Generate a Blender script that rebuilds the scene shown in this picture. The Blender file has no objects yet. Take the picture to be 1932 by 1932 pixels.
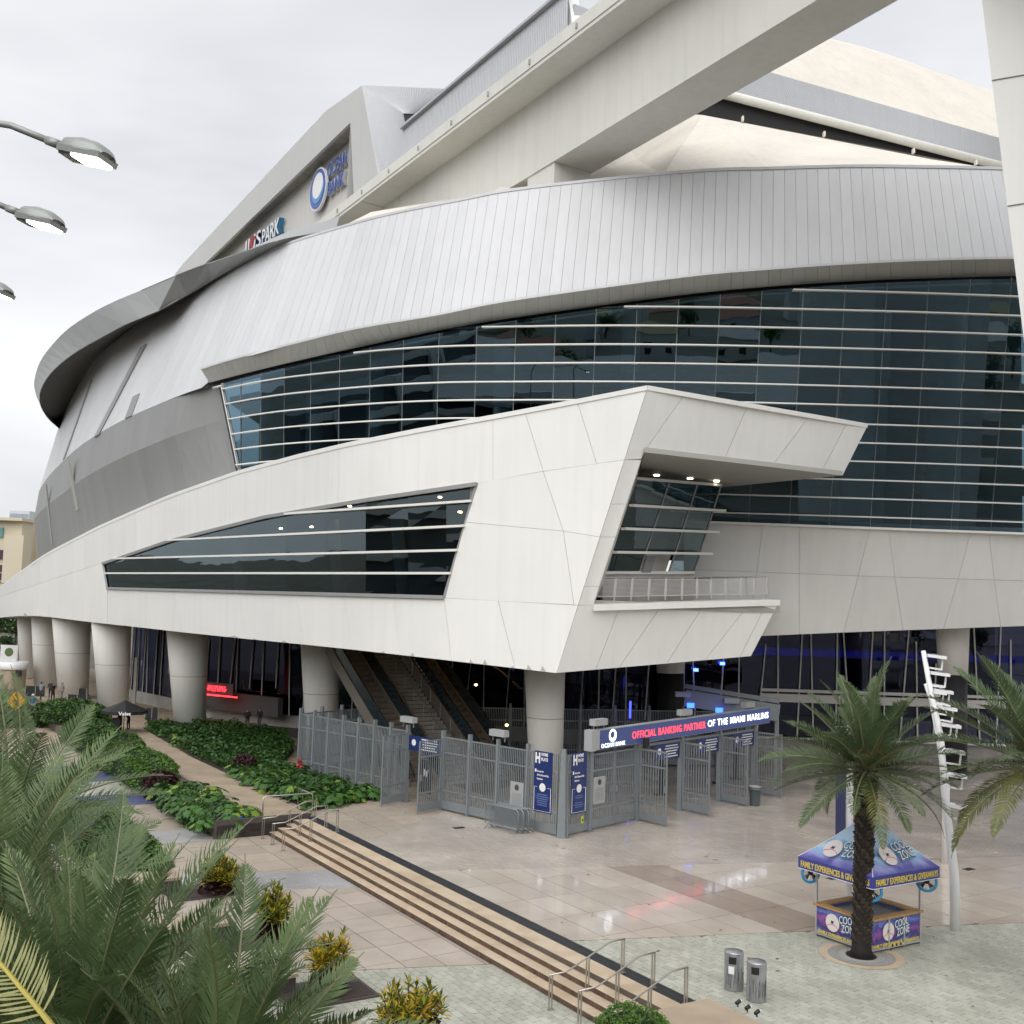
import bpy, bmesh, math, random
import numpy as np
from mathutils import Vector, Matrix
R = math.radians
random.seed(7)
SC = bpy.context.scene
COL = SC.collection

# ---------------------------------------------------------------- camera
F_PX, CX = 2028.6, 966.0            # focal length and centre, in units of a 1932 px frame
CAM_Z, PITCH, ROLL = 10.5, math.atan(170.4 / 2028.6), 0.033
Fw = Vector((0, math.cos(PITCH), math.sin(PITCH)))
U0 = Vector((0, -math.sin(PITCH), math.cos(PITCH)))
R0 = Vector((1, 0, 0))
Rt = R0 * math.cos(ROLL) + U0 * math.sin(ROLL)
Up = U0 * math.cos(ROLL) - R0 * math.sin(ROLL)
CAM = Vector((0, 0, CAM_Z))
cam_d = bpy.data.cameras.new('camera')
cam_d.sensor_fit = 'HORIZONTAL'
cam_d.sensor_width = 36.0
cam_d.lens = 36.0 * F_PX / 1932.0
cam_d.clip_start, cam_d.clip_end = 0.1, 6000
cam = bpy.data.objects.new('camera', cam_d)
M = Matrix.Identity(4)
for i in range(3):
    M[i][0], M[i][1], M[i][2], M[i][3] = Rt[i], Up[i], -Fw[i], CAM[i]
cam.matrix_world = M
COL.objects.link(cam)
SC.camera = cam

# ---------------------------------------------------------------- sky, sun, exposure
SUN_EL, SUN_AZ = R(46), R(196)       # overcast: soft light from high on the left, behind the viewer
wd = bpy.data.worlds.new('World'); SC.world = wd; wd.use_nodes = True
nt = wd.node_tree; N = nt.nodes; L = nt.links
N.clear()
wo = N.new('ShaderNodeOutputWorld'); bg = N.new('ShaderNodeBackground')
sky = N.new('ShaderNodeTexSky'); sky.sky_type = 'NISHITA'; sky.sun_disc = False
sky.sun_elevation = SUN_EL; sky.sun_rotation = SUN_AZ; sky.air_density = 1.0; sky.dust_density = 3.0
tc = N.new('ShaderNodeTexCoord')
mp = N.new('ShaderNodeMapping'); mp.inputs['Scale'].default_value = (1.0, 1.0, 2.6); mp.inputs['Location'].default_value = (0.35, 1.15, 0.2)
nz = N.new('ShaderNodeTexNoise'); nz.inputs['Scale'].default_value = 1.8; nz.inputs['Detail'].default_value = 4; nz.inputs['Roughness'].default_value = 0.52; nz.inputs['Distortion'].default_value = 0.4
rp = N.new('ShaderNodeValToRGB')
rp.color_ramp.elements[0].position = 0.30; rp.color_ramp.elements[0].color = (3.75, 3.8, 3.95, 1)
rp.color_ramp.elements[1].position = 0.72; rp.color_ramp.elements[1].color = (6.0, 6.05, 6.15, 1)
mx = N.new('ShaderNodeMix'); mx.data_type = 'RGBA'; mx.inputs[0].default_value = 0.93
L.new(tc.outputs['Generated'], mp.inputs[0]); L.new(mp.outputs[0], nz.inputs[0]); L.new(nz.outputs[0], rp.inputs[0])
L.new(sky.outputs[0], mx.inputs[6]); L.new(rp.outputs[0], mx.inputs[7])
L.new(mx.outputs[2], bg.inputs[0]); bg.inputs[1].default_value = 0.1
L.new(bg.outputs[0], wo.inputs[0])
sd = bpy.data.lights.new('sun', 'SUN'); sd.energy = 1.3; sd.angle = R(75); sd.color = (1.0, 0.99, 0.97)
sun = bpy.data.objects.new('sun', sd); COL.objects.link(sun)
sdir = Vector((math.cos(SUN_EL) * math.sin(SUN_AZ), math.cos(SUN_EL) * math.cos(SUN_AZ), math.sin(SUN_EL)))
sun.rotation_euler = sdir.to_track_quat('Z', 'Y').to_euler()
sun.location = (0, 0, 120)
SC.view_settings.view_transform = 'Standard'
SC.view_settings.look = 'None'
SC.view_settings.exposure = 0.88
SC.view_settings.gamma = 1.0
SC.view_settings.use_curve_mapping = False
SC.render.engine = 'CYCLES'
SC.cycles.max_bounces = 5
SC.cycles.diffuse_bounces = 3
SC.cycles.glossy_bounces = 3
SC.cycles.transparent_max_bounces = 8
SC.cycles.use_adaptive_sampling = True
SC.cycles.adaptive_threshold = .03
SC.cycles.caustics_reflective = False
SC.cycles.caustics_refractive = False
SC.cycles.use_denoising = True

# ---------------------------------------------------------------- geometry helpers
def ray(dx, dy):
    return Fw + Rt * ((dx - CX) / F_PX) + Up * ((966.0 - dy) / F_PX)
def at(dx, dy, Y):                   # a sight line met at distance Y
    r = ray(dx, dy); return CAM + r * (Y / r.y)
def atz(dx, dy, z):                  # a sight line met at height z
    r = ray(dx, dy); return CAM + r * ((z - CAM_Z) / r.z)
SA, SB = 0.845, 0.535                # the site axis: s across, t along
def ST(s, t, z=0.0): return Vector((s * SA - t * SB, s * SB + t * SA, z))
def ats(dx, dy, s):                  # a sight line met on the vertical plane s = const
    r = ray(dx, dy); k = s / (r.x * SA + r.y * SB); return CAM + r * k
dA = Vector((-SB, SA, 0)); nA = Vector((SA, SB, 0)); ZV = Vector((0, 0, 1))

ORG = {}
class MB:
    def __init__(self): self.v = []; self.f = []; self.m = []
    def add(self, vs, fs, mi=0):
        b = len(self.v); self.v += [Vector(x) for x in vs]
        for f in fs: self.f.append([b + i for i in f]); self.m.append(mi)
        return self
    def quad(self, a, b, c, d, mi=0): return self.add([a, b, c, d], [(0, 1, 2, 3)], mi)
    def hexa(self, p, mi=0):          # 8 corners: 0-3 front, 4-7 back
        return self.add(p, [(0, 1, 2, 3), (7, 6, 5, 4), (0, 4, 5, 1), (1, 5, 6, 2), (2, 6, 7, 3), (3, 7, 4, 0)], mi)
    def box(self, c, s, xa=Vector((1, 0, 0)), ya=Vector((0, 1, 0)), za=Vector((0, 0, 1)), mi=0):
        c = Vector(c); x, y, z = Vector(xa) * s[0] / 2, Vector(ya) * s[1] / 2, Vector(za) * s[2] / 2
        return self.hexa([c - x - y - z, c + x - y - z, c + x - y + z, c - x - y + z, c - x + y - z, c + x + y - z, c + x + y + z, c - x + y + z], mi)
    def bar(self, a, b, w, h=None, up=ZV, mi=0):
        a, b = Vector(a), Vector(b); d = (b - a); l = d.length
        if l < 1e-6: return self
        d /= l; up = Vector(up)
        if abs(d.dot(up)) > .99: up = Vector((0, 1, 0))
        x = d.cross(up).normalized(); y = x.cross(d)
        return self.box((a + b) / 2, (w, l, h or w), x, d, y, mi)
    def tube(self, pts, r, n=8, mi=0, cap=True):
        pts = [Vector(p) for p in pts]; k = len(pts)
        rs = r if isinstance(r, (list, tuple)) else [r] * k
        b = len(self.v); px = None
        for i, p in enumerate(pts):
            d = (pts[min(i + 1, k - 1)] - pts[max(i - 1, 0)]).normalized()
            if px is None:
                px = d.cross(ZV if abs(d.z) < .95 else Vector((1, 0, 0))).normalized()
            else:
                px = (px - d * px.dot(d)).normalized()
            py = d.cross(px)
            for j in range(n):
                a = 2 * math.pi * j / n
                self.v.append(p + (px * math.cos(a) + py * math.sin(a)) * rs[i])
        for i in range(k - 1):
            for j in range(n):
                self.f.append([b + i * n + j, b + i * n + (j + 1) % n, b + (i + 1) * n + (j + 1) % n, b + (i + 1) * n + j]); self.m.append(mi)
        if cap:
            self.f.append([b + j for j in range(n)][::-1]); self.m.append(mi)
            self.f.append([b + (k - 1) * n + j for j in range(n)]); self.m.append(mi)
        return self
    def lathe(self, c, prof, n=24, mi=0, cap=True):   # prof: list of (r, z)
        c = Vector(c); b = len(self.v); k = len(prof)
        for r, z in prof:
            for j in range(n):
                a = 2 * math.pi * j / n
                self.v.append(c + Vector((r * math.cos(a), r * math.sin(a), z)))
        for i in range(k - 1):
            for j in range(n):
                self.f.append([b + i * n + j, b + i * n + (j + 1) % n, b + (i + 1) * n + (j + 1) % n, b + (i + 1) * n + j]); self.m.append(mi)
        if cap:
            self.f.append([b + j for j in range(n)][::-1]); self.m.append(mi)
            self.f.append([b + (k - 1) * n + j for j in range(n)]); self.m.append(mi)
        return self
    def prism(self, poly, z0, z1, mi=0):
        n = len(poly); b = len(self.v)
        area = sum(poly[i][0] * poly[(i + 1) % n][1] - poly[(i + 1) % n][0] * poly[i][1] for i in range(n))
        if area < 0: poly = poly[::-1]
        for z in (z0, z1):
            for p in poly: self.v.append(Vector((p[0], p[1], z)))
        self.f.append([b + i for i in range(n)][::-1]); self.f.append([b + n + i for i in range(n)]); self.m += [mi, mi]
        for i in range(n):
            self.f.append([b + i, b + (i + 1) % n, b + n + (i + 1) % n, b + n + i]); self.m.append(mi)
        return self
    def mesh(self, name, mats, origin=Vector((0, 0, 0)), smooth=False):
        me = bpy.data.meshes.new(name)
        me.from_pydata([tuple(v - origin) for v in self.v], [], self.f)
        for m in (mats if isinstance(mats, (list, tuple)) else [mats]): me.materials.append(m)
        if any(self.m): me.polygons.foreach_set('material_index', self.m)
        if smooth: me.polygons.foreach_set('use_smooth', [True] * len(self.f))
        me.update()
        return me
    def build(self, name, mats, parent=None, smooth=False, base=None):
        if parent is not None: org = ORG[parent.name]
        else: org = Vector(base) if base is not None else Vector((0, 0, 0))
        o = bpy.data.objects.new(name, self.mesh(name, mats, org, smooth)); COL.objects.link(o)
        if parent is not None: o.parent = parent
        else: o.location = org
        ORG[o.name] = org
        return o

def tag(o, label=None, cat=None, group=None, kind=None):
    if label: o['label'] = label
    if cat: o['category'] = cat
    if group: o['group'] = group
    if kind: o['kind'] = kind
    return o
def thing(name, label, cat, loc=(0, 0, 0), group=None):
    o = bpy.data.objects.new(name, None); COL.objects.link(o); o.location = loc; o.empty_display_size = .3
    ORG[o.name] = Vector(loc)
    return tag(o, label, cat, group)
def local(o): ORG[o.name] = Vector((0, 0, 0)); return o     # parts of it are given in its own coordinates
def link_mesh(name, me, parent=None, loc=(0, 0, 0), rot=(0, 0, 0), sc=1.0):
    o = bpy.data.objects.new(name, me); COL.objects.link(o); o.parent = parent
    o.location = loc; o.rotation_euler = rot; o.scale = (sc, sc, sc) if not isinstance(sc, tuple) else sc
    return o
def copy_tree(o, parent=None):
    c = o.copy(); COL.objects.link(c); c.parent = parent
    for ch in list(o.children): copy_tree(ch, c)
    return c
def text(name, body, size, org, xd, yd, mat, parent, bold=0.0, align='LEFT', depth=0.004, shear=0.0, space=1.0, fit=None):
    cu = bpy.data.curves.new(name, 'FONT'); cu.body = body; cu.size = size; cu.align_x = align; cu.offset = bold; cu.extrude = depth
    cu.shear = shear; cu.space_character = space; cu.resolution_u = 3
    cu.materials.append(mat)
    tmp = bpy.data.objects.new(name, cu); COL.objects.link(tmp)
    bpy.context.view_layer.update()
    me = bpy.data.meshes.new_from_object(tmp.evaluated_get(bpy.context.evaluated_depsgraph_get()))
    bpy.data.objects.remove(tmp); bpy.data.curves.remove(cu)
    me.name = name
    if not me.materials: me.materials.append(mat)
    o = bpy.data.objects.new(name, me); COL.objects.link(o); o.parent = parent
    x = Vector(xd).normalized(); y = (Vector(yd) - x * x.dot(Vector(yd))).normalized(); z = x.cross(y)
    p = Vector(org) - ORG[parent.name]
    k = 1.0
    if fit and len(me.vertices):
        co = [v.co.x for v in me.vertices]; k = fit / max(1e-6, max(co) - min(co))
    m = Matrix.Identity(4)
    for i in range(3): m[i][0], m[i][1], m[i][2], m[i][3] = x[i] * k, y[i], z[i], p[i]
    o.matrix_local = m
    ORG[o.name] = ORG[parent.name]
    return o

# ---------------------------------------------------------------- materials
def mat(name, col, rough=.5, metal=0.0, var=0.0, nscale=1.0, nvar=0.0, bump=0.0, bscale=8.0, objvar=0.0, spec=.5, coat=0.0, col2=None, streak=0.0, emit=None, estr=0.0, rvar=0.0, detail=4):
    m = bpy.data.materials.new(name); m.use_nodes = True
    nt = m.node_tree; N = nt.nodes; L = nt.links
    b = N['Principled BSDF']
    b.inputs['Roughness'].default_value = rough; b.inputs['Metallic'].default_value = metal
    b.inputs['Specular IOR Level'].default_value = spec; b.inputs['Coat Weight'].default_value = coat
    c = (*col, 1)
    b.inputs['Base Color'].default_value = c
    if emit:
        b.inputs['Emission Color'].default_value = (*emit, 1); b.inputs['Emission Strength'].default_value = estr
    last = None
    if nvar or col2 or rvar or bump or streak:
        g = N.new('ShaderNodeNewGeometry')
        nz = N.new('ShaderNodeTexNoise'); nz.inputs['Scale'].default_value = nscale; nz.inputs['Detail'].default_value = detail
        L.new(g.outputs['Position'], nz.inputs['Vector'])
    if nvar or col2:
        mx = N.new('ShaderNodeMix'); mx.data_type = 'RGBA'
        c2 = (*(col2 if col2 else [x * (1 - nvar) for x in col]), 1)
        mr = N.new('ShaderNodeMapRange'); mr.inputs[1].default_value = .35; mr.inputs[2].default_value = .68
        L.new(nz.outputs[0], mr.inputs[0]); L.new(mr.outputs[0], mx.inputs[0])
        mx.inputs[6].default_value = c; mx.inputs[7].default_value = c2; last = mx.outputs[2]
    if streak:
        mp = N.new('ShaderNodeMapping'); mp.inputs['Scale'].default_value = (1.3, 1.3, .07)
        L.new(g.outputs['Position'], mp.inputs[0])
        n2 = N.new('ShaderNodeTexNoise'); n2.inputs['Scale'].default_value = 1.6; n2.inputs['Detail'].default_value = 6
        L.new(mp.outputs[0], n2.inputs['Vector'])
        mr2 = N.new('ShaderNodeMapRange'); mr2.inputs[1].default_value = .45; mr2.inputs[2].default_value = .8; mr2.inputs[3].default_value = 1.0; mr2.inputs[4].default_value = 1 - streak
        L.new(n2.outputs[0], mr2.inputs[0])
        vm = N.new('ShaderNodeMix'); vm.data_type = 'RGBA'; vm.blend_type = 'MULTIPLY'; vm.inputs[0].default_value = 1
        if last: L.new(last, vm.inputs[6])
        else: vm.inputs[6].default_value = c
        L.new(mr2.outputs[0], vm.inputs[7]); last = vm.outputs[2]
    if objvar:
        oi = N.new('ShaderNodeObjectInfo'); mr = N.new('ShaderNodeMapRange'); mr.inputs[3].default_value = 1 - objvar; mr.inputs[4].default_value = 1 + objvar
        L.new(oi.outputs['Random'], mr.inputs[0])
        vm = N.new('ShaderNodeMix'); vm.data_type = 'RGBA'; vm.blend_type = 'MULTIPLY'; vm.inputs[0].default_value = 1
        if last: L.new(last, vm.inputs[6])
        else: vm.inputs[6].default_value = c
        L.new(mr.outputs[0], vm.inputs[7]); last = vm.outputs[2]
    if last: L.new(last, b.inputs['Base Color'])
    if rvar:
        mr = N.new('ShaderNodeMapRange'); mr.inputs[1].default_value = .3; mr.inputs[2].default_value = .7
        mr.inputs[3].default_value = max(.02, rough - rvar); mr.inputs[4].default_value = min(1, rough + rvar)
        L.new(nz.outputs[0], mr.inputs[0]); L.new(mr.outputs[0], b.inputs['Roughness'])
    if bump:
        n3 = N.new('ShaderNodeTexNoise'); n3.inputs['Scale'].default_value = bscale; n3.inputs['Detail'].default_value = 5
        L.new(g.outputs['Position'], n3.inputs['Vector'])
        bp = N.new('ShaderNodeBump'); bp.inputs['Strength'].default_value = bump; bp.inputs['Distance'].default_value = .05
        L.new(n3.outputs[0], bp.inputs['Height']); L.new(bp.outputs[0], b.inputs['Normal'])
    return m
def glass_mat(name, tint, refl=.16, rough=.01, gcol=(.85, .92, .95)):
    m = bpy.data.materials.new(name); m.use_nodes = True
    nt = m.node_tree; N = nt.nodes; L = nt.links; N.clear()
    o = N.new('ShaderNodeOutputMaterial'); tr = N.new('ShaderNodeBsdfTransparent'); gl = N.new('ShaderNodeBsdfGlossy'); mx = N.new('ShaderNodeMixShader')
    fr = N.new('ShaderNodeLayerWeight'); fr.inputs[0].default_value = .28
    mr = N.new('ShaderNodeMapRange'); mr.inputs[3].default_value = refl; mr.inputs[4].default_value = .95
    g = N.new('ShaderNodeNewGeometry'); nz = N.new('ShaderNodeTexNoise'); nz.inputs['Scale'].default_value = .55; nz.inputs['Detail'].default_value = 1
    bp = N.new('ShaderNodeBump'); bp.inputs['Strength'].default_value = .018; bp.inputs['Distance'].default_value = .25
    L.new(g.outputs['Position'], nz.inputs['Vector']); L.new(nz.outputs[0], bp.inputs['Height']); L.new(bp.outputs[0], gl.inputs['Normal'])
    tr.inputs[0].default_value = (*tint, 1); gl.inputs[0].default_value = (*gcol, 1); gl.inputs[1].default_value = rough
    L.new(fr.outputs['Fresnel'], mr.inputs[0]); L.new(mr.outputs[0], mx.inputs[0])
    L.new(tr.outputs[0], mx.inputs[1]); L.new(gl.outputs[0], mx.inputs[2]); L.new(mx.outputs[0], o.inputs[0])
    return m
def emis(name, col, s):
    return mat(name, (.02, .02, .02), .5, emit=col, estr=s)

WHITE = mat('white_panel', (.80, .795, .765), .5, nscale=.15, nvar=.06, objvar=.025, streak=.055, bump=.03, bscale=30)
STUCCO = mat('white_stucco', (.79, .775, .735), .7, nscale=.3, nvar=.08, bump=.12, bscale=25, streak=.09)
METAL = mat('light_metal_panel', (.62, .625, .64), .58, metal=.05, objvar=.03, nscale=.08, nvar=.10, streak=.05)
METAL2 = mat('mid_grey_metal', (.29, .295, .29), .55, metal=.1, objvar=.045, nscale=.1, nvar=.06)
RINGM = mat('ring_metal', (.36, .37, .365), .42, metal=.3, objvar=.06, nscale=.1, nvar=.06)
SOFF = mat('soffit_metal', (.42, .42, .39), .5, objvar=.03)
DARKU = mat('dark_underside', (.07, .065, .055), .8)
SEAM = mat('seam_grey', (.22, .215, .20), .9)  # grey of the backing and joint lines between panels
BLACK = mat('black', (.012, .012, .013), .6)
FIN = mat('white_fin', (.74, .74, .70), .35)
CORR = mat('corrugated_grey', (.46, .47, .49), .45, metal=.25, streak=.05)
GABLE = mat('gable_grey', (.55, .55, .54), .5, streak=.04, nscale=.1, nvar=.04)
CREAM = mat('cream_roof', (.70, .655, .585), .7, nscale=.25, nvar=.10, streak=.10, bump=.05, bscale=10, detail=7)
BEAMW = mat('beam_white', (.72, .71, .66), .65, nscale=.2, nvar=.08, streak=.08, bump=.05, bscale=14)
CONC = mat('concrete', (.40, .38, .35), .75, nscale=.8, nvar=.2, bump=.2, bscale=20, streak=.1)
GLASS = glass_mat('curtain_glass', (.09, .16, .21), .14, gcol=(.44, .66, .80))
GLASS2 = glass_mat('prow_glass', (.15, .20, .22), .12, gcol=(.6, .74, .8))
GLASS3 = glass_mat('ground_glass', (.06, .07, .14), .06, gcol=(.55, .6, .9))
FENCE = mat('fence_grey', (.225, .25, .265), .45, metal=.2, objvar=.03, nscale=2, nvar=.08)
STEEL = mat('stainless', (.55, .52, .48), .28, metal=.9, nscale=4, nvar=.15)
BRONZE = mat('bronze_wall', (.075, .065, .058), .6, nscale=3, nvar=.25)
TAN = mat('tan_concrete', (.42, .335, .245), .62, nscale=.7, nvar=.28, bump=.1, bscale=20, detail=7, rvar=.15)
NAVY = mat('navy_sign', (.012, .028, .13), .4)
WPRINT = mat('white_print', (.8, .8, .8), .5)
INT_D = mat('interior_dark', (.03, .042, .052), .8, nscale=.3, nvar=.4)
INT_F = mat('interior_floor', (.13, .12, .11), .6)
INT_C = mat('interior_column', (.62, .66, .65), .6)
WPAINT = mat('white_paint', (.80, .80, .80), .35, nscale=3, nvar=.06)

# ================================================================ the stadium
def crv(pts):
    P = [Vector(p) for p in pts]; n = len(P)
    def ev(u):
        u = max(0, min(n - 1, u)); i = min(int(u), n - 2); f = u - i
        p1, p2 = P[i], P[i + 1]
        p0 = P[i - 1] if i > 0 else p1 * 2 - p2
        p3 = P[i + 2] if i + 2 < n else p2 * 2 - p1
        return ((p1 * 2) + (p2 - p0) * f + (p0 * 2 - p1 * 5 + p2 * 4 - p3) * f * f + (p1 * 3 - p0 - p2 * 3 + p3) * f ** 3) * .5
    return ev, n - 1
def stations(ev, n, spacing, u0=0, u1=None):
    u1 = n if u1 is None else u1
    us = np.linspace(u0, u1, 1200); ps = [ev(u) for u in us]
    acc = [0]
    for a, b in zip(ps, ps[1:]): acc.append(acc[-1] + (b - a).length)
    out = []; k = 0.0
    while k < acc[-1]:
        u = float(np.interp(k, acc, us)); out.append(u)
        k += spacing(u) if callable(spacing) else spacing
    out.append(u1)
    return out
def loft_panels(parent, name, bot, top, n, us, gap, thick, m, outward, rows=None, bulge=0.0):
    """one slab per pair of stations, on the ruled surface between two curves"""
    rows = rows or [0, 1]
    for a, b in zip(us, us[1:]):
        for r0, r1 in zip(rows, rows[1:]):
            A, B, C, D = bot(a).lerp(top(a), r0), bot(b).lerp(top(b), r0), bot(b).lerp(top(b), r1), bot(a).lerp(top(a), r1)
            ex = (B - A).normalized(); ey = (D - A).normalized()
            nrm = ex.cross(ey).normalized()
            if nrm.dot(outward) < 0: nrm = -nrm
            A, B, C, D = A + ex * gap, B - ex * gap, C - ex * gap, D + ex * gap
            if len(rows) > 2:
                A, B, C, D = A + ey * gap, B + ey * gap, C - ey * gap, D - ey * gap
            q = -nrm * thick
            mb = MB().hexa([A, B, C, D, A + q, B + q, C + q, D + q])
            mb.build(name, m, parent)
def loft_sheet(mb, bot, top, n, k, off=Vector((0, 0, 0)), mi=0):
    us = np.linspace(0, n, k)
    for a, b in zip(us, us[1:]):
        mb.quad(bot(a) + off, bot(b) + off, top(b) + off, top(a) + off, mi)
    return mb

STAD = thing('stadium', 'huge white and grey curved stadium with leaning glass wall and white prow', 'stadium', (10, 66, 0))
UPY = 2.0
# ---- upper light metal band
FB = [(73.5, 927, 'z', 25.5), (91.5, 899, 'z', 25.5), (135, 855, 'z', 25.5), (175, 825, 'z', 25.5), (235, 791, 'z', 25.7), (319, 754, 'z', 26), (370, 734.5, 'y', 82.6), (392, 725.5, 'y', 81.8), (398, 691, 'y', 80.9), (480, 669, 'y', 75.5),
      (555, 648.5, 'y', 72.8), (668, 621, 'y', 70), (822, 595, 'y', 67.5), (966, 567, 'y', 66), (1288, 523, 'y', 64), (1455, 508, 'y', 63.5), (1621, 497, 'y', 63.5), (1788, 490, 'y', 63.5), (1925, 488, 'y', 63.8), (2100, 492, 'y', 65)]
FT = [(112, 800, 'y', 172), (140, 742, 'y', 143), (205, 655, 'y', 113), (300, 582, 'y', 98.3), (361, 546, 'y', 92.4), (425, 514, 'y', 87.2), (467, 492.5, 'y', 84.0), (483, 485, 'y', 82.9), (489, 481.5, 'y', 82.5), (560, 455, 'y', 78.2), (625, 435, 'y', 75.9), (722, 408, 'y', 73),
      (860, 380, 'y', 70), (994, 356, 'y', 68.3), (1297, 325, 'y', 66), (1456, 319, 'y', 65.4), (1610, 315, 'y', 65.3), (1765, 316.5, 'y', 65.3), (1890, 319.5, 'y', 65.6), (2060, 326, 'y', 66.8)]
def pts(lst): return [at(a, b, v) if k == 'y' else atz(a, b, v) for a, b, k, v in lst]
fb, nF = crv(pts(FB)); ft, _ = crv(pts(FT))
band = local(thing('x', '', '')) if False else None
def part(name, parent=STAD):          # an empty part that groups pieces
    o = bpy.data.objects.new(name, None); COL.objects.link(o); o.parent = parent; ORG[o.name] = ORG[parent.name]
    return o
OUT = Vector((-.35, -1, 0)).normalized()
mb = MB(); loft_sheet(mb, fb, ft, nF, 120, Vector((.06, .14, 0)))
F_part = mb.build('upper_metal_band', SEAM, STAD)
us = stations(fb, nF, lambda u: 1.6 if u < 5.9 else (.95 if u < 10.5 else .72))
loft_panels(F_part, 'panel', fb, ft, nF, us, .009, .05, METAL, OUT)
# coping along its top
mb = MB()
uu = np.linspace(6.5, nF, 70)
for a, b in zip(uu, uu[1:]):
    p, q = ft(a), ft(b); o1 = Vector((0, -.07, 0)); o2 = Vector((0, .35, 0))
    mb.hexa([p + o1 + ZV * -.04, q + o1 + ZV * -.04, q + o1 + ZV * .14, p + o1 + ZV * .14, p + o2 + ZV * -.04, q + o2 + ZV * -.04, q + o2 + ZV * .14, p + o2 + ZV * .14])
mb.build('coping', METAL, STAD)
# roof deck behind its top, so that the rim is solid
mb = MB()
for a, b in zip(uu, uu[1:]): mb.quad(ft(a) + ZV * -.3, ft(b) + ZV * -.3, ft(b) + Vector((0, 14, -.3)), ft(a) + Vector((0, 14, -.3)))
mb.build('roof_deck', CREAM, STAD)
# dark louvre strips in the band, and in the lower grey band
def pix(p):
    v = p - CAM; f = v.dot(Fw); return CX + F_PX * v.dot(Rt) / f, 966 - F_PX * v.dot(Up) / f
def on_loft(bot, top, u0, u1, dx, dy):
    best = None
    for u in np.linspace(u0, u1, 160):
        for v in np.linspace(-.02, 1, 60):
            p = bot(u).lerp(top(u), v); x, y = pix(p); e = (x - dx) ** 2 + (y - dy) ** 2
            if best is None or e < best[0]: best = (e, p, u, v)
    return best
def louvre(bot, top, u0, u1, A, B, w, m):
    p, q = on_loft(bot, top, u0, u1, *A), on_loft(bot, top, u0, u1, *B)
    tan = (bot(p[2] + .02) - bot(p[2] - .02)).normalized() * w / 2
    n_ = tan.cross(q[1] - p[1]).normalized()
    if n_.dot(OUT) < 0: n_ = -n_
    n1, n2 = n_ * .10, n_ * -.05
    MB().hexa([p[1] - tan + n1, p[1] + tan + n1, q[1] + tan + n1, q[1] - tan + n1, p[1] - tan + n2, p[1] + tan + n2, q[1] + tan + n2, q[1] - tan + n2]).build('louvre_strip', m, STAD)
for A, B, w in (((184, 826), (272, 654), 2.3), ((122, 866), (172, 718), 2.0), ((244, 788), (258, 747), 1.9)):
    louvre(fb, ft, 0, 6, A, B, w, METAL2)

# ---- ring-shaped eave at the far end
RTp = [(634, 431, 'y', 76.3), (594, 439.5, 'y', 78.3), (519, 455, 'z', 37), (423, 486, 'z', 37), (348, 513, 'z', 37), (267.5, 547, 'z', 37), (215.5, 569, 'z', 37), (169.5, 593, 'z', 37), (125.5, 623, 'z', 37), (91.5, 659, 'z', 37), (73.5, 687, 'z', 37), (65, 717, 'z', 37), (66, 737, 'z', 37), (75, 761, 'z', 37), (95, 785, 'z', 37), (122, 802, 'z', 37)]
RBp = [(636, 434, 'y', 76.4), (602, 446, 'y', 78.4), (519, 467, 'y', 80.8), (423, 515, 'y', 86.5), (365, 549, 'y', 89.6), (300, 586, 'z', 34.6), (243.5, 609, 'z', 34.5), (203.5, 630, 'z', 34.5), (151.5, 659, 'z', 34.5), (117.5, 683, 'z', 34.5), (91.5, 709, 'z', 34.5), (77.5, 733, 'z', 34.5), (74, 751, 'z', 34.5), (78, 770, 'z', 34.5), (91.5, 791, 'z', 34.5), (112.5, 810, 'z', 34.5)]
rt, nR = crv(pts(RTp)); rb, _ = crv(pts(RBp))
mb = MB(); loft_sheet(mb, rb, rt, nR, 90, nA * .12)
ring = mb.build('ring_eave', RINGM, STAD)
loft_panels(ring, 'panel', rb, rt, nR, stations(rb, nR, 3.4), .006, .06, RINGM, Vector((-.6, -1, 0)))
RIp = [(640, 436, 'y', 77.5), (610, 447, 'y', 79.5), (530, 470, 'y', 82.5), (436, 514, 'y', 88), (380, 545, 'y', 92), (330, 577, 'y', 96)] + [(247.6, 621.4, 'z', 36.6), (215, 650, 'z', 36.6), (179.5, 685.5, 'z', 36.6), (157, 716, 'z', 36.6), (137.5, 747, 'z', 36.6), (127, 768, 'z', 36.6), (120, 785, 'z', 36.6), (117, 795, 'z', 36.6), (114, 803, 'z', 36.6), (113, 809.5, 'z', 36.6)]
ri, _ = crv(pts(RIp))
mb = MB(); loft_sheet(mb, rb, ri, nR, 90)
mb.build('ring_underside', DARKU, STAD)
mb = MB(); loft_sheet(mb, rt, lambda u: ri(u) + ZV * 1.2, nR, 90)
mb.build('ring_top', RINGM, STAD)

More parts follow.
